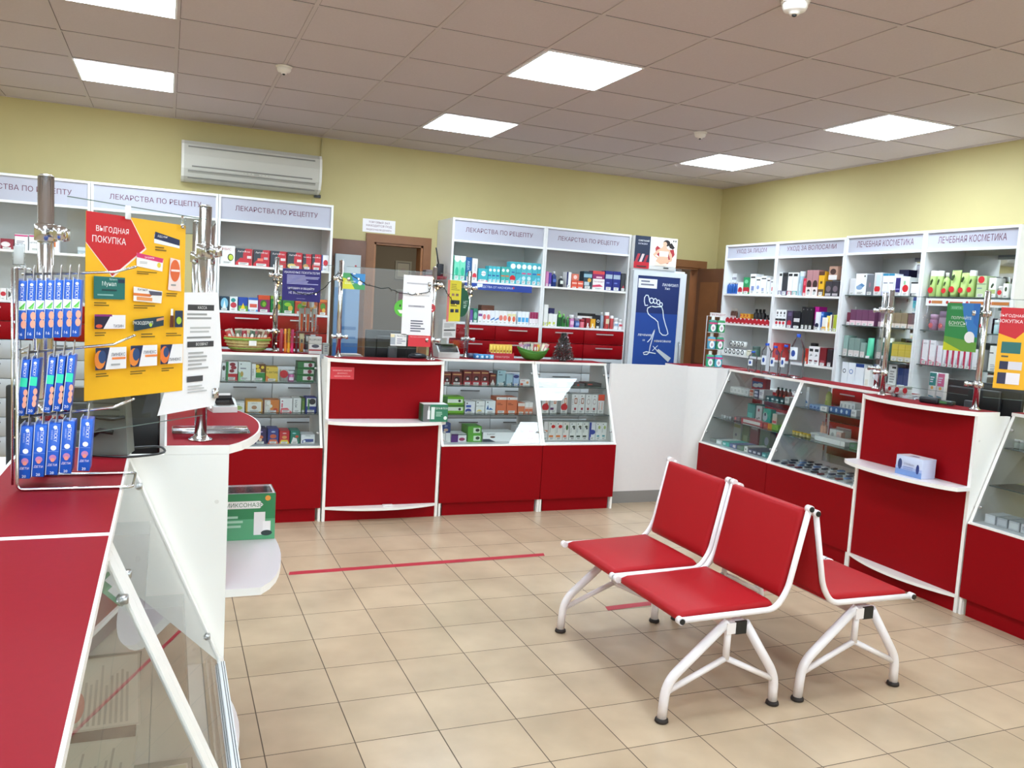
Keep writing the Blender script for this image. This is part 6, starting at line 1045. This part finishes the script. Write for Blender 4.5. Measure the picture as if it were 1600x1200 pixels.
g = ('p0,1,.41,1,.575,.835,.245,.66,0,.835,f4e0d8 p0,1,.4,1,.56,.84,.24,.67,0,.84,c81c28 t.24,.915,.036,f8f0f0,ВЫГОДНАЯ t.21,.862,.036,f8f0f0,ПОКУПКА '
 'p.65,.875,.93,.86,.93,.905,.65,.925,eceef0 p.65,.9,.93,.875,.93,.91,.66,.94,1c2850 t.74,.916,.016,f0f0f8,АЦЦ_лонг x.66,.83,.8,.86,2,7c5c18 '
 'p.47,.735,.74,.715,.75,.79,.47,.81,f2eeee p.47,.785,.74,.765,.75,.79,.47,.81,d83870 t.6,.788,.014,f8e8f0,Цитрамон x.5,.75,.62,.765,2,bbb d.7,.75,.02,e8d048 x.47,.69,.68,.71,2,705818 '
 'p.8,.61,.95,.605,.93,.79,.82,.8,f0d8d0 o.875,.725,.055,.065,e06838 r.83,.72,.925,.732,f4e0d8 x.83,.63,.9,.65,1,999 x.78,.57,.94,.595,2,705818 '
 'r.06,.545,.35,.665,1e6c66 t.2,.625,.03,e8f4f0,Мунал t.24,.652,.014,c8e4e0,Бронхо- r.28,.635,.345,.655,18304c r.13,.59,.27,.598,143c44 x.09,.56,.28,.575,1,88b8b0 x.06,.505,.24,.53,2,705818 '
 'p.43,.54,.72,.53,.73,.6,.43,.62,f0ece8 p.43,.57,.6,.565,.63,.58,.43,.585,e07838 t.52,.605,.014,333,Кетонал p.46,.545,.62,.54,.62,.56,.46,.565,e89858 p.6,.575,.72,.575,.72,.595,.58,.6,556 x.43,.495,.66,.52,2,705818 '
 'r.06,.385,.35,.46,ece8ea p.06,.385,.14,.385,.21,.46,.06,.46,201c38 r.06,.452,.22,.463,8c2878 o.1,.4,.03,.01,e05838 t.28,.4,.016,556,ТИЗИН x.06,.345,.2,.37,2,705818 '
 'p.43,.37,.74,.4,.74,.455,.43,.435,1c3848 t.52,.415,.022,f0f4f0,ЭКЗОДЕРИЛ d.6,.405,.015,b8d040 p.66,.425,.74,.435,.74,.45,.66,.44,d89870 x.5,.33,.7,.36,2,705818 '
 'r.86,.39,.95,.49,1c3050 d.905,.43,.03,a8c838 p.8,.39,.845,.39,.84,.46,.805,.46,5c2418 r.81,.46,.835,.5,ececec x.76,.335,.95,.36,2,705818 '
 'r.06,.165,.35,.285,eceaec p.06,.165,.15,.165,.19,.285,.06,.285,1a2a50 o.1,.22,.05,.05,e88838 o.12,.235,.035,.035,284878 t.27,.245,.018,445,ЛИНЕКС r.21,.218,.34,.23,f08848 x.2,.18,.34,.2,1,aaa x.06,.125,.2,.15,2,705818 '
 'r.385,.17,.66,.29,eceaec p.385,.17,.47,.17,.51,.29,.385,.29,1a2a50 o.42,.225,.05,.05,e88838 o.44,.24,.035,.035,284878 t.58,.25,.018,445,ЛИНЕКС r.53,.223,.66,.235,f08848 x.38,.125,.55,.15,2,705818 '
 'r.69,.175,.94,.29,eceaec p.69,.175,.77,.175,.82,.29,.69,.29,1a2a50 o.735,.23,.05,.05,e87838 o.75,.245,.03,.03,284878 t.85,.2,.018,445,ЛИНЕКС x.7,.13,.85,.155,2,705818')
sheet('price_poster', None, (wa.x+wd.x*s0, wa.y+wd.y*s0, zb), ang, ww, hh, 'f6b81c', g, 'large yellow and red price poster hanging at the left', 'poster')
mb = MB(); s2, z2 = at(289, 457); s3, z3 = at(347, 625)
poly = [at(247, 650), at(335, 634), at(343, 610), at(348, 560), at(343, 470), at(341, 457), at(289, 457), at(262, 600)]
o0 = poly[0]; mb.prism([(a_-s0, b2-zb) for a_, b2 in poly], 0, .0008, mat('f0eef0', .5), fn=lambda a_, b2, c_: (a_, -c_, b2))
(s4, z4) = at(289, 457); w_ = s2 and (at(335, 500)[0]-s4); h_ = z4-at(289, 610)[1]
printed(mb, w_, h_, 'r.12,.82,1,.88,3a3a3e t.6,.85,.03,eee,КАССА x.1,.72,.95,.8,2,999 x.2,.58,.9,.66,2,bbb x.1,.52,1,.56,1,888 r.12,.44,1,.5,3a3a3e t.6,.47,.03,eee,ВОЗВРАТ x.15,.2,.9,.4,5,aaa r.12,.08,.65,.14,444448 x.15,-.04,.8,.05,3,bbb', -.0008, s4-s0, z4-h_-zb)
tag(mb.build('paper_notice', None, (wa.x+wd.x*s0-n_.x*.003, wa.y+wd.y*s0-n_.y*.003, zb), ang), 'crumpled white notice hanging right of the yellow poster', 'notice')
for u_ in (196, 283):
    sa, za = at(u_, 333 if u_ < 250 else 348); mb = MB(); mb.bevbox((-.009, -.0045, -.015), (.009, .0, .018), PLAST if u_ > 250 else mat('f0f0f0', .4), .002, 1)
    tag(mb.build('poster_clip', None, (wa.x+wd.x*sa+n_.x*.006, wa.y+wd.y*sa+n_.y*.006, za), ang), ('white clip at the top middle of yellow poster' if u_ < 250 else 'clear clip at the top right corner of yellow poster'), 'clip', 'poster clips')

# ---------------------------------------------------------------- garland of tiny lights
def garland(path, lab, nb):
    t = thing('string_lights', lab, 'string lights', (0, 0, 0)); mb = MB(); random.seed(11)
    pts = []
    for i in range(len(path)-1):
        a, b_, sag = Vector(path[i][:3]), Vector(path[i+1][:3]), path[i][3]
        for k in range(14):
            u_ = k/14; p_ = a.lerp(b_, u_); p_.z -= sag*4*u_*(1-u_); p_ += Vector((random.uniform(-.003, .003), random.uniform(-.002, .002), random.uniform(-.004, .004))); pts.append(p_)
    mb.tube(pts, .0028, mat('1a221c', .5), 6)
    for i in range(3, len(pts)-2, 2):
        p_ = pts[i]; d = Vector((random.uniform(-1, 1), random.uniform(-.6, .2), random.uniform(-1, 1))).normalized()*.014; mb.tube([p_, p_+d], .0018, mat('1a221c', .5), 5)
    mb.build('wire', t)
    for i in range(nb):
        p_ = pts[int((i+.5)/nb*len(pts))]+Vector((random.uniform(-.01, .01), -.006, random.uniform(-.015, .01))); mb = MB(); mb.lathe([(0, -.0042), (.0035, -.002), (.0035, .002), (0, .0045)], mat('ffd8a0' if i % 3 else 'ffb060', .4, emit=12), tuple(p_), 8); mb.build('bulb', t)
gy = FY+.03
def wrap(x, y, z, r=.03): return [(x+r*cos(a), y+r*sin(a), z+dz, 0) for a, dz in ((-2.6, .02), (-.4, .005), (1.2, -.01), (2.8, -.02), (-1.6, -.03), (0, -.04))]
garland([(0.70, 6.22, 1.74, 0)]+wrap(.725, 6.26, 1.70)+[(.76, 6.2, 1.66, .03), (.95, 5.97, 1.60, .02)]+wrap(FX+.085, FY+.075, 1.735, .032)+[(1.18, 5.87, 1.75, .03), (1.45, 5.86, 1.67, .03), (1.75, 5.86, 1.66, .01)]+wrap(FX+.765, FY+.075, 1.735, .032)+[(1.87, 5.9, 1.70, .0), (1.98, 6.0, 1.60, .03), (2.1, 6.15, 1.63, .01)]+wrap(FX+1.16, FY+.43, 1.70), 'dark fairy-light garland strung between the chrome posts', 22)
garland([(.725, 6.23, 1.69, 0), (.74, 6.2, 1.55, 0), (.70, 6.22, 1.42, 0), (.735, 6.2, 1.30, 0), (.71, 6.21, 1.19, 0)], 'end of fairy lights hanging down the leftmost middle post', 5)
# cordless phone on its bracket at the side of the shelving
t = thing('cordless_phone', 'black cordless phone with antenna on a red bracket beside shelves', 'phone', (2.2, 7.2, 1.815))
mb = MB(); mb.bevbox((-.1, -.02, -.03), (.1, .16, 0), mat('7c1c28', .4), .003, 1); mb.box((-.09, .16, -.03), (.1, .3695, -.01), mat('7c1c28', .4)); mb.build('bracket', t)
mb = MB(); mb.bevbox((.015, 0, .0005), (.075, .035, .11), mat('1c1c24', .4), .008, 2); mb.build('handset', t)
mb = MB(); mb.tube([(.03, .018, .105), (.0, .02, .25)], .006, mat('1c1c24', .5)); mb.build('antenna', t)
mb = MB(); mb.bevbox((-.09, -.01, .0005), (.005, .1, .05), mat('6c5c5c', .5), .006, 1); mb.build('base_station', t)

# ---------------------------------------------------------------- corner top: mouthwash rack and water bottles
mx0, my0 = 4.40, 6.03
t = thing('mouthwash_rack', 'small rack of mouthwash bottles on the red corner top', 'display rack', (mx0, my0, ZT+.0005), RAD(-18))
mb = MB(); mb.tube([(-.075, .06, 0), (-.075, .06, .44), (.075, .06, .44), (.075, .06, 0)], .004, mat('e8e8e8', .3)); 
for z in (.002, .155, .3): mb.box((-.08, -.03, z-.002), (.08, .058, z), mat('d8dcdc', .3))
mb.build('wire_frame', t)
mb = MB(); mb.box((-.07, .0, .435), (.07, .004, .47), mat('eceaea', .4)); printed(mb, .14, .035, 't.5,.5,.6,a02838,ПРЕЗИДЕНТ', .0, -.07, .435); mb.build('header_card', t)
cs = [('2c8c78', 'dark green', 'c03878'), ('1f9450', 'bright green', 'e8e8f0'), ('58a8c8', 'light blue', 'e89060'), ('2c9068', 'emerald', 'c83070'), ('38b080', 'mint', 'a01880'), ('48b0c0', 'aqua', 'd83888')]
for i in range(6):
    c_, r_ = i % 2, 2-i//2; mb = MB(); lx, lz = (-.037 if c_ == 0 else .037), (.0005, .1555, .3005)[r_]; m1 = mat(cs[i][0], .25); m2 = mat('f0f4f4', .3)
    mb.bevbox((-.033, -.018, 0), (.033, .018, .105), m1, .012, 3); mb.lathe([(.02, .105), (.014, .11), (.014, .135), (.011, .137)], mat('e8f0ec', .3), (0, 0, 0), 14)
    mb.box((-.034, -.0185, .07), (.034, -.0182, .085), mat(cs[i][2], .4)); mb.quad([(.021*cos(a*pi/10)+.002, -.0186-.0001, .038+.032*sin(a*pi/10)) for a in range(20)], m2); mb.quad([(.01*cos(a*pi/10)+.002, -.0189, .036+.014*sin(a*pi/10)) for a in range(20)], mat('c8a8b8', .4))
    ca, sa_ = cos(RAD(-18)), sin(RAD(-18)); px, py = lx, .012; o = mb.build('mouthwash_bottle', None, (mx0+px*ca-py*sa_, my0+px*sa_+py*ca, ZT+.0015+lz), RAD(-18))
    tag(o, cs[i][1]+' mouthwash bottle, '+('top', 'middle', 'bottom')[i//2]+' row '+('left', 'right')[c_]+' of the rack', 'bottle', 'mouthwash bottles in the rack')
WM = glassmat('bottle_plastic', (0.91, 0.93, 0.96), 1.34, 0.15)
def water(u, vb, vt, wpx, lab, big=False):
    p_ = atz(u, vb, ZT); x = SX+.30+(.03 if big else 0); k = x/ray(u, vb)[0]; y = ray(u, vb)[1]*k; top = atx(u, vt, x).z; h_ = top-ZT; r = wpx/FPX*math.hypot(x, y)*.5*.97
    t = thing('water_bottle', lab, 'bottle', (x, y, ZT+.0005), 0, 'clear water bottles on the display case')
    mb = MB(); pr = [(r*.7, 0), (r*.96, .008), (r, .02)]
    z0 = .02; zs_ = h_*(.62 if big else .72)
    for q in range(9): zq = z0+(zs_-z0)*(q+1)/9; pr += [(r*(.955 if q % 2 else 1), zq)]
    pr += [(r*.9, zs_+h_*.06), (r*.45, h_*.86 if big else h_*.88), (.0135, h_*.92), (.0135, h_*.94)]
    mb.lathe(pr, WM, seg=24); mb.build('body', t)
    mb = MB(); mb.lathe([(.0155, h_*.925), (.0158, h_*.93), (.0158, h_*.992), (.014, h_)], mat('2050c0', .3), seg=18); mb.build('cap', t)
    mb = MB(); lz0, lz1 = h_*(.42 if big else .3), h_*(.70 if big else .6); n2 = 8; lr = r*1.012
    def P(a, z): return (lr*cos(a), lr*sin(a), z)
    A = [RAD(168+62*i/n2) for i in range(n2+1)]
    for i in range(n2): mb.quad([P(A[i], lz0), P(A[i+1], lz0), P(A[i+1], lz1), P(A[i], lz1)], mat('e4ecf6', .4), True)
    lr = r*1.02; zc = (lz0+lz1)/2
    for i in range(12): a0 = -1+2*i/12; a1 = -1+2*(i+1)/12; f_ = lambda q: math.sqrt(max(0, 1-q*q))*(lz1-lz0)*.26; mb.quad([P(RAD(199+16*a0), zc-f_(a0)), P(RAD(199+16*a1), zc-f_(a1)), P(RAD(199+16*a1), zc+f_(a1)), P(RAD(199+16*a0), zc+f_(a0))], mat('1c48a0', .4))
    mb.build('bottle_label', t)
water(1174.5, 581, 548.5, 14, 'smallest clear water bottle, leftmost of the five'); water(1195, 584, 536, 15, 'clear water bottle, second from the left'); water(1208, 587, 540, 14.5, 'clear water bottle in the middle of the five'); water(1224, 589, 538.5, 14, 'clear water bottle beside the largest one'); water(1242, 592, 521.5, 24, 'largest clear water bottle, rightmost of the five', True)
# right station things
t = thing('tissue_box', 'blue and white carton on the right station shelf', 'box', (SX-.135, 3.70, .7358), -pi/2); mb = MB(); w_, h_ = .19, .115
mb.bevbox((0, 0, 0), (w_, .11, h_), mat('c8d0e8', .4), .002, 1); printed(mb, w_, h_, 'r0,0,1,.3,7898d0 r0,.3,1,.45,a8b8e0 o.16,.55,.08,.28,384878 o.84,.45,.06,.25,283c80 t.5,.6,.1,889,ОТРИВИН x.3,.3,.7,.5,2,8898c8', 0, 0); mb.build('carton', t)
mb = MB(); mb.quad([(.002, .002, h_+.0003), (w_-.002, .002, h_+.0003), (w_-.002, .108, h_+.0003), (.002, .108, h_+.0003)], mat('ece6ec', .5)); mb.quad([(.06, .03, h_+.0006), (.13, .03, h_+.0006), (.12, .06, h_+.0006), (.07, .06, h_+.0006)], mat('6870a0', .5)); mb.build('lid', t)
t = thing('desk', 'white work desk behind the right service station', 'desk', (SX+.53, 4.45, 0), -pi/2)
mb = MB(); mb.box((0, 0, .955), (1.6, .25, .98), WHITE); mb.build('desktop', t)
mb = MB(); mb.box((0, .01, 0), (.02, .24, .9545), WHITE); mb.box((1.58, .01, 0), (1.6, .24, .9545), WHITE); mb.build('side_panel', t)
monitor((SX+.60, 3.80, .9805), -pi/2+.03, .62, .27, 'large black monitor behind the right service station', .04, True)
t = thing('handheld_scanner', 'dark green and black barcode scanner lying on right station', 'scanner', (SX+.05, 3.62, ZT+.0006), RAD(-80))
mb = MB(); mb.bevbox((-.10, -.025, 0), (.02, .025, .038), mat('20242a', .35), .014, 3); mb.build('head', t); mb = MB(); mb.bevbox((.021, -.02, .004), (.11, .02, .03), mat('2c3a34', .4), .01, 3); mb.box((.03, -.0205, .012), (.075, -.02, .024), mat('48804c', .4)); mb.build('grip', t)
mb = MB(); 
for q in range(3): mb.bevbox((0, 0, q*.007), (.17, .1, q*.007+.0045), PLAST, .001, 1)
tag(mb.build('brochure_holder', None, (SX+.09, 4.0, ZT+.0006), -pi/2), 'flat clear plastic holder lying beside the right station post', 'holder')
for i, (c_, lab) in enumerate((('2c9090', 'teal and white leaflet card standing left of the black monitor'), ('e070a0', 'pink and white leaflet card beside the black monitor'))):
    mb = MB(); mb.bevbox((0, 0, 0), (.055, .03, .17), mat('eceaec', .4), .001, 1); printed(mb, .055, .17, 'r.05,.5,.95,.98,%s x.15,.6,.85,.85,3,eef d.5,.42,.18,f0b060 p.1,.08,.8,.05,.8,.1,.1,.14,6890a0' % c_, 0, 0)
    tag(mb.build('leaflet_card', None, (SX+.33, 3.93-i*.062, ZT+.0006), -pi/2), lab, 'leaflet', 'leaflet cards on the right station')
row(('x', SX+.28), ZT, 'behind the right chrome posts', [(1372, 1387, 593, 'jar', 'small white jar with dark shield', 'eeeef0', 'p.15,.7,.85,.7,.7,.3,.3,.3,222', {'h': .06, 'w': .05, 'cap': 'f4f4f4'}), (1388, 1395, 594, 'jar', 'small white jar with red disc', 'eeeef0', 'd.5,.5,.42,d02030', {'h': .06, 'w': .05, 'cap': 'f4f4f4'}), (1397, 1409, 596, 'jar', 'white round jar with red disc', 'eeeef0', 'd.5,.5,.42,d02030', {'h': .06, 'w': .05, 'cap': 'f4f4f4'}), (1410, 1421, 598, 'jar', 'grey-lidded round jar with red disc', 'd8dcd8', 'd.5,.5,.44,d02030', {'h': .06, 'w': .05, 'cap': 'b0b8b0'})])

# ---------------------------------------------------------------- left corner: station things, rack, terminal
mb = MB(); w_, l_, h_ = .13, .24, .17
t = thing('carton_tray', 'open-topped green carton on the left station shelf', 'box', (LX+.165, 3.06, .7358), pi/2+RAD(-90)); G1 = mat('1f7c48', .4)
mb.box((-.16, -.07, 0), (.03, .07, .004), G1); mb.box((-.16, -.07, .004), (.03, -.067, .165), G1); mb.box((-.16, .067, .004), (.03, .07, .165), G1); mb.box((.027, -.067, .004), (.03, .067, .165), mat('2c5c44', .4)); mb.box((-.16, -.067, .004), (-.157, .067, .165), G1)
printed(mb, .19, .165, 'r0,.0,1,.45,58a878 r.0,.45,1,1,2c8450 p0,.68,.72,.68,.78,.76,.72,.84,0,.84,f0f4f0 t.4,.76,.09,1c6c40,ОМИКСОНАЗЕ r.62,.1,.82,.6,ececec r.78,.12,.92,.4,f8f8f8 o.85,.14,.1,.06,283838 x.1,.25,.5,.55,3,a8d8bc d.86,.9,.05,e8a040', -.07, -.16); mb.build('carton', t)
mb = MB(); mb.box((-.157, -.0668, .155), (.027, .0668, .1652), mat('c8bcc4', .5)); mb.box((-.15, -.06, .166), (.02, .06, .167), PLAST); 
for (a_, b2) in (((-.156, -.0665, .06), (.0265, -.065, .16)),): mb.box(a_, b2, mat('c8bcc4', .5))
mb.build('inner_liner', t)
mb = MB(); mb.bevbox((0, 0, 0), (.035, .22, .012), PLAST, .003, 1); mb.bevbox((.0, 0, .0125), (.11, .22, .02), PLAST, .003, 1); mb.box((.002, -.0, .0), (.01, .218, .0125), mat('e8e4e4', .4))
tag(mb.build('brochure_holder', None, (.02, 2.72, ZT+.0006), 0), 'flat clear plastic holder lying beside the left chrome post', 'holder').rotation_euler = (0, 0, RAD(-90))
printer((.20, 3.14, ZT+.0006), RAD(10), 'white and black receipt printer at the back of the left station', .085, .11, .045)
monitor((-.225, 2.80, .9806), RAD(-4), .42, .28, 'black monitor seen from behind under the yellow poster', .03)
t = thing('desk', 'white work desk behind the left service station', 'desk', (-1.05, 2.66, 0)); mb = MB(); mb.box((0, 0, .955), (.95, .66, .98), WHITE); mb.build('desktop', t)
mb = MB(); mb.box((0, .01, 0), (.02, .64, .9545), WHITE); mb.box((.93, .01, 0), (.95, .64, .9545), WHITE); mb.box((0.02, .01, 0.1), (.93, .028, .9545), WHITE); mb.build('side_panel', t)
t = thing('payment_terminal', 'grey customer display stand seen from behind on near counter', 'terminal', (-.135, 2.40, ZT+.0006), RAD(-12)); TG = mat('6c706a', .5, noise=.05)
mb = MB(); P = [(-.055, 0), (.055, 0), (.04, .22), (-.04, .22)]; mb.prism(P, -.035, .035, TG, fn=lambda a_, b2, c_: (a_, c_*(1-b2*1.5), b2)); mb.build('stand', t)
mb = MB()
for q in range(7): mb.box((-.034, -.0345+.035*(.10+q*.016)*1.5-.0015, .10+q*.016), (.034, -.0345+.035*(.1+q*.016)*1.5+.001, .104+q*.016), mat('4c504c', .5))
mb.tube([(.045, -.03, .1), (.02, -.045, .095), (-.03, -.045, .1)], .004, BLACK); mb.tube([(.02, -.036, .06), (-.01, -.045, .066), (-.03, -.035, .05)], .007, BLACK); mb.build('vent_slots', t)
mb = MB(); mb.tube(bez([(.03, .035, .005), (.11, .09, .005), (.15, -.02, .005), (.06, -.09, .005), (-.02, -.07, .005)], .06, 6), .003, BLACK, 8); mb.build('cable', t)
# wire rack
RYY = 1.975
t = thing('wire_rack', 'chrome wire counter rack hung with blue plaster packs', 'rack', (0, 0, 0)); CW = CHROME; r1 = .0034
zb_ = ZT+.0042; mb = MB()
mb.tube(bez([(-.285, RYY, 1.63), (-.283, RYY, zb_), (-.063, RYY, zb_), (-.061, RYY+.145, zb_), (-.262, RYY+.145, zb_), (-.275, RYY+.145, 1.63)], .012, 4), r1, CW, 8); mb.tube([(-.292, RYY, 1.18), (-.293, RYY, 1.63)], .0024, CW, 8); mb.build('base_frame', t)
mb = MB()
for z in (1.63, 1.52, 1.40, 1.28): mb.tube([(-.287, RYY, z), (-.280, RYY+.145, z)], r1*.8, CW, 6)
for z in (1.575, 1.46, 1.34, 1.23): mb.tube([(-.287, RYY, z), (-.280, RYY+.145, z)], r1*.6, CW, 6)
mb.build('side_wires', t)
HK = [(1.618, .030), (1.452, .045), (1.315, .040)]
for z, up in HK:
    for dy in (.055,):
        mb = MB(); ln = .215
        for q in (-.004, .004): mb.tube([(-.283, RYY+dy+q, z), (-.283+ln*.82, RYY+dy+q, z+up*.55), (-.283+ln, RYY+dy+q, z+up)], .0026, CW, 8)
        mb.tube([(-.283+ln, RYY+dy-.004, z+up), (-.283+ln+.003, RYY+dy, z+up+.001), (-.283+ln, RYY+dy+.004, z+up)], .0026, CW, 8); mb.build('hook', t)
def pack(x, z, up, lab, kind, h_=.122, th=.0145, dep=.062, lean=0.0, grp=''):
    t = thing('plaster_pack', lab, 'plaster pack', (x, RYY+.055, z), 0, grp); BL = mat('2060cc', .35); t.rotation_euler = (0, lean, 0)
    mb = MB(); mb.bevbox((-th/2, -dep/2, -h_-.012), (th/2, dep/2, -.012), BL, .0012, 1)
    y = -dep/2; y -= .0002
    if kind == 'aloe': printed(mb, th, h_, 'r0,.5,1,.66,f0fff4 p.1,.52,.95,.64,.8,.52,58c048 p.3,.51,.95,.6,.6,.51,88e070 o.85,.4,.35,.07,f0a890 o.85,.26,.35,.07,f0a890 v.5,.78,.42,f0f4ff,STICKY d.5,.93,.22,f0f8ff t.5,.09,.05,f0f4ff,16', y, -th/2, -h_-.012)
    elif kind == 'teal': printed(mb, th, h_, 'r0,.52,1,.68,28dcb0 o.9,.42,.3,.06,f0a890 o.9,.3,.3,.06,f0a890 o.9,.2,.3,.06,f0a890 v.5,.8,.4,f0f4ff,STICKY d.5,.93,.22,f0f8ff t.5,.07,.05,f0f4ff,20', y, -th/2, -h_-.012)
    else: printed(mb, th, h_, 'd.55,.93,.16,f0f8ff v.62,.78,.28,f0f4ff,STICKY v.3,.78,.14,c0d0f0,КИНЕЗИО d.5,.53,.24,f8fcff r.05,.46,.95,.467,80a0e0 o.5,.34,.3,.06,c080b0 o.5,.3,.18,.04,e89080 t.5,.2,.05,f4e8f0,ДЕТИ t.5,.05,.05,f4f8ff,20', y, -th/2, -h_-.012)
    mb.box((-th/2-.0012, -dep/2-.0004, -h_-.012), (-th/2-.0001, dep/2, -.008), mat('dfe6f4', .4)); mb.build('box', t)
    mb = MB(); mb.prism([(-.018, 0), (.018, 0), (.014, .026), (.008, .03), (-.008, .03), (-.014, .026)], -.0006, .0006, mat('c4beb8', .4), fn=lambda a_, b2, c_: (c_, a_, b2-.0118)); mb.tube([(0, -.006+0.0, .003), (.0, -.009, .012), (0, -.006, .018), (.0, .0, .02), (0, .006, .018), (0, .009, .012), (0, .006, .003)], .001, mat('b0aaa4', .4), 6); mb.build('hang_tab', t)
for i in range(7): x = -.277+i*.0168; zz = 1.618+.030*.55*(x+.283)/.176; pack(x, zz-.002, 0, 'blue plaster pack with green leaf band, %s of seven on the top hook' % ORD[i], 'aloe', grp='plaster packs on the top hook', lean=RAD(2))
for i, x in enumerate((-.27, -.252, -.221, -.203, -.185)): zz = 1.452+.045*.55*(x+.283)/.176; pack(x, zz-.002, 0, 'blue plaster pack with turquoise band, %s of five on middle hook' % ORD[i], 'teal', .118, .013, grp='plaster packs on the middle hook', lean=RAD(5))
for i, x in enumerate((-.268, -.242, -.216, -.190, -.155)): zz = 1.315+.040*.55*(x+.283)/.176; pack(x, zz-.006, 0, 'larger blue plaster pack with white oval, %s of five on lowest hook' % ORD[i], 'kids', .112, .0225, grp='plaster packs on the lowest hook', lean=RAD(3))
mb = MB(); mb.bevbox((0, -.001, 0), (.022, .001, .045), PLAST, .001, 1); mb.bevbox((.002, -.0018, .004), (.02, -.0011, .04), mat('b8bcbc', .3), .0003, 1)
tag(mb.build('tag_holder', None, (-.295, RYY+.02, 1.635)), 'clear price tag holder on top of the wire rack', 'tag')
# ---------------------------------------------------------------- seen through the doorways
for (x, z, w_, h_, c_, lab) in ((1.98, 1.82, .2, .22, 'c8c0a8', 'upper framed picture on the storeroom wall'), (2.0, 1.46, .22, .24, '8c3040', 'lower framed picture with dark red centre on storeroom wall')):
    y = YB+2.4-T; t = thing('framed_picture', lab, 'picture', (x*1.28, YB+2.399, z), 0, 'framed pictures in the storeroom')
    mb = MB(); f_ = mat('b0a890', .5); mb.box((0, -.02, 0), (w_, -.0005, .02), f_); mb.box((0, -.02, h_-.02), (w_, -.0005, h_), f_); mb.box((0, -.02, .02), (.02, -.0005, h_-.02), f_); mb.box((w_-.02, -.02, .02), (w_, -.0005, h_-.02), f_); mb.build('frame', t)
    mb = MB(); mb.box((.02, -.012, .02), (w_-.02, -.0008, h_-.02), mat('9c9488', .6)); printed(mb, w_-.06, h_-.06, 'r0,0,1,1,%s d.5,.5,.2,c8b8a8' % c_, -.012, .03, .03); mb.build('picture', t)
t = thing('storage_rack', 'dark storage rack with pale boxes seen through right doorway', 'rack', (4.95, YB+.7, 0))
mb = MB(); 
for x in (0, .5): mb.box((x, 0, 0), (x+.03, .4, 2.3), BKZ)
mb.box((.03, .38, 0), (.5, .4, 2.3), BKZ); mb.build('frame', t)
for z in (.5, 1.0, 1.5, 1.9):
    mb = MB(); mb.box((.03, .0, z-.02), (.5, .378, z), BKZ); mb.build('shelf', t)
k = 0
for z in (1.0, 1.5, 1.9):
    for i in range(4):
        k += 1; h_ = .26-.03*(i % 2); c_ = ('5c88c0', 'c8d0d8', '88a8d0', 'd8d8d8')[(i+int(z*2)) % 4]; cn = {'5c88c0': 'blue', 'c8d0d8': 'pale grey', '88a8d0': 'light blue', 'd8d8d8': 'white'}[c_]
        o = carton_mb(.1, h_, .2, c_, 'r.1,.5,.9,.8,ccc').build('storage_box', None, (5.04+i*.112, YB+.74, z+.0006)); tag(o, '%s storeroom carton, %s on the %s rack shelf' % (cn, ORD[i], {1.0: 'low', 1.5: 'middle', 1.9: 'top'}[z]), 'box', 'cartons on the storage rack')
l = bpy.data.lights.new('storeroom_lamp', 'AREA'); l.energy = 12; l.size = .4; lo = bpy.data.objects.new('storeroom_lamp', l); C.objects.link(lo); lo.location = (5.2, YB+.45, 2.6)
l = bpy.data.lights.new('backroom_lamp', 'AREA'); l.energy = 5; l.size = .4; lo = bpy.data.objects.new('backroom_lamp', l); C.objects.link(lo); lo.location = (2.6, YB+1.3, 2.6)
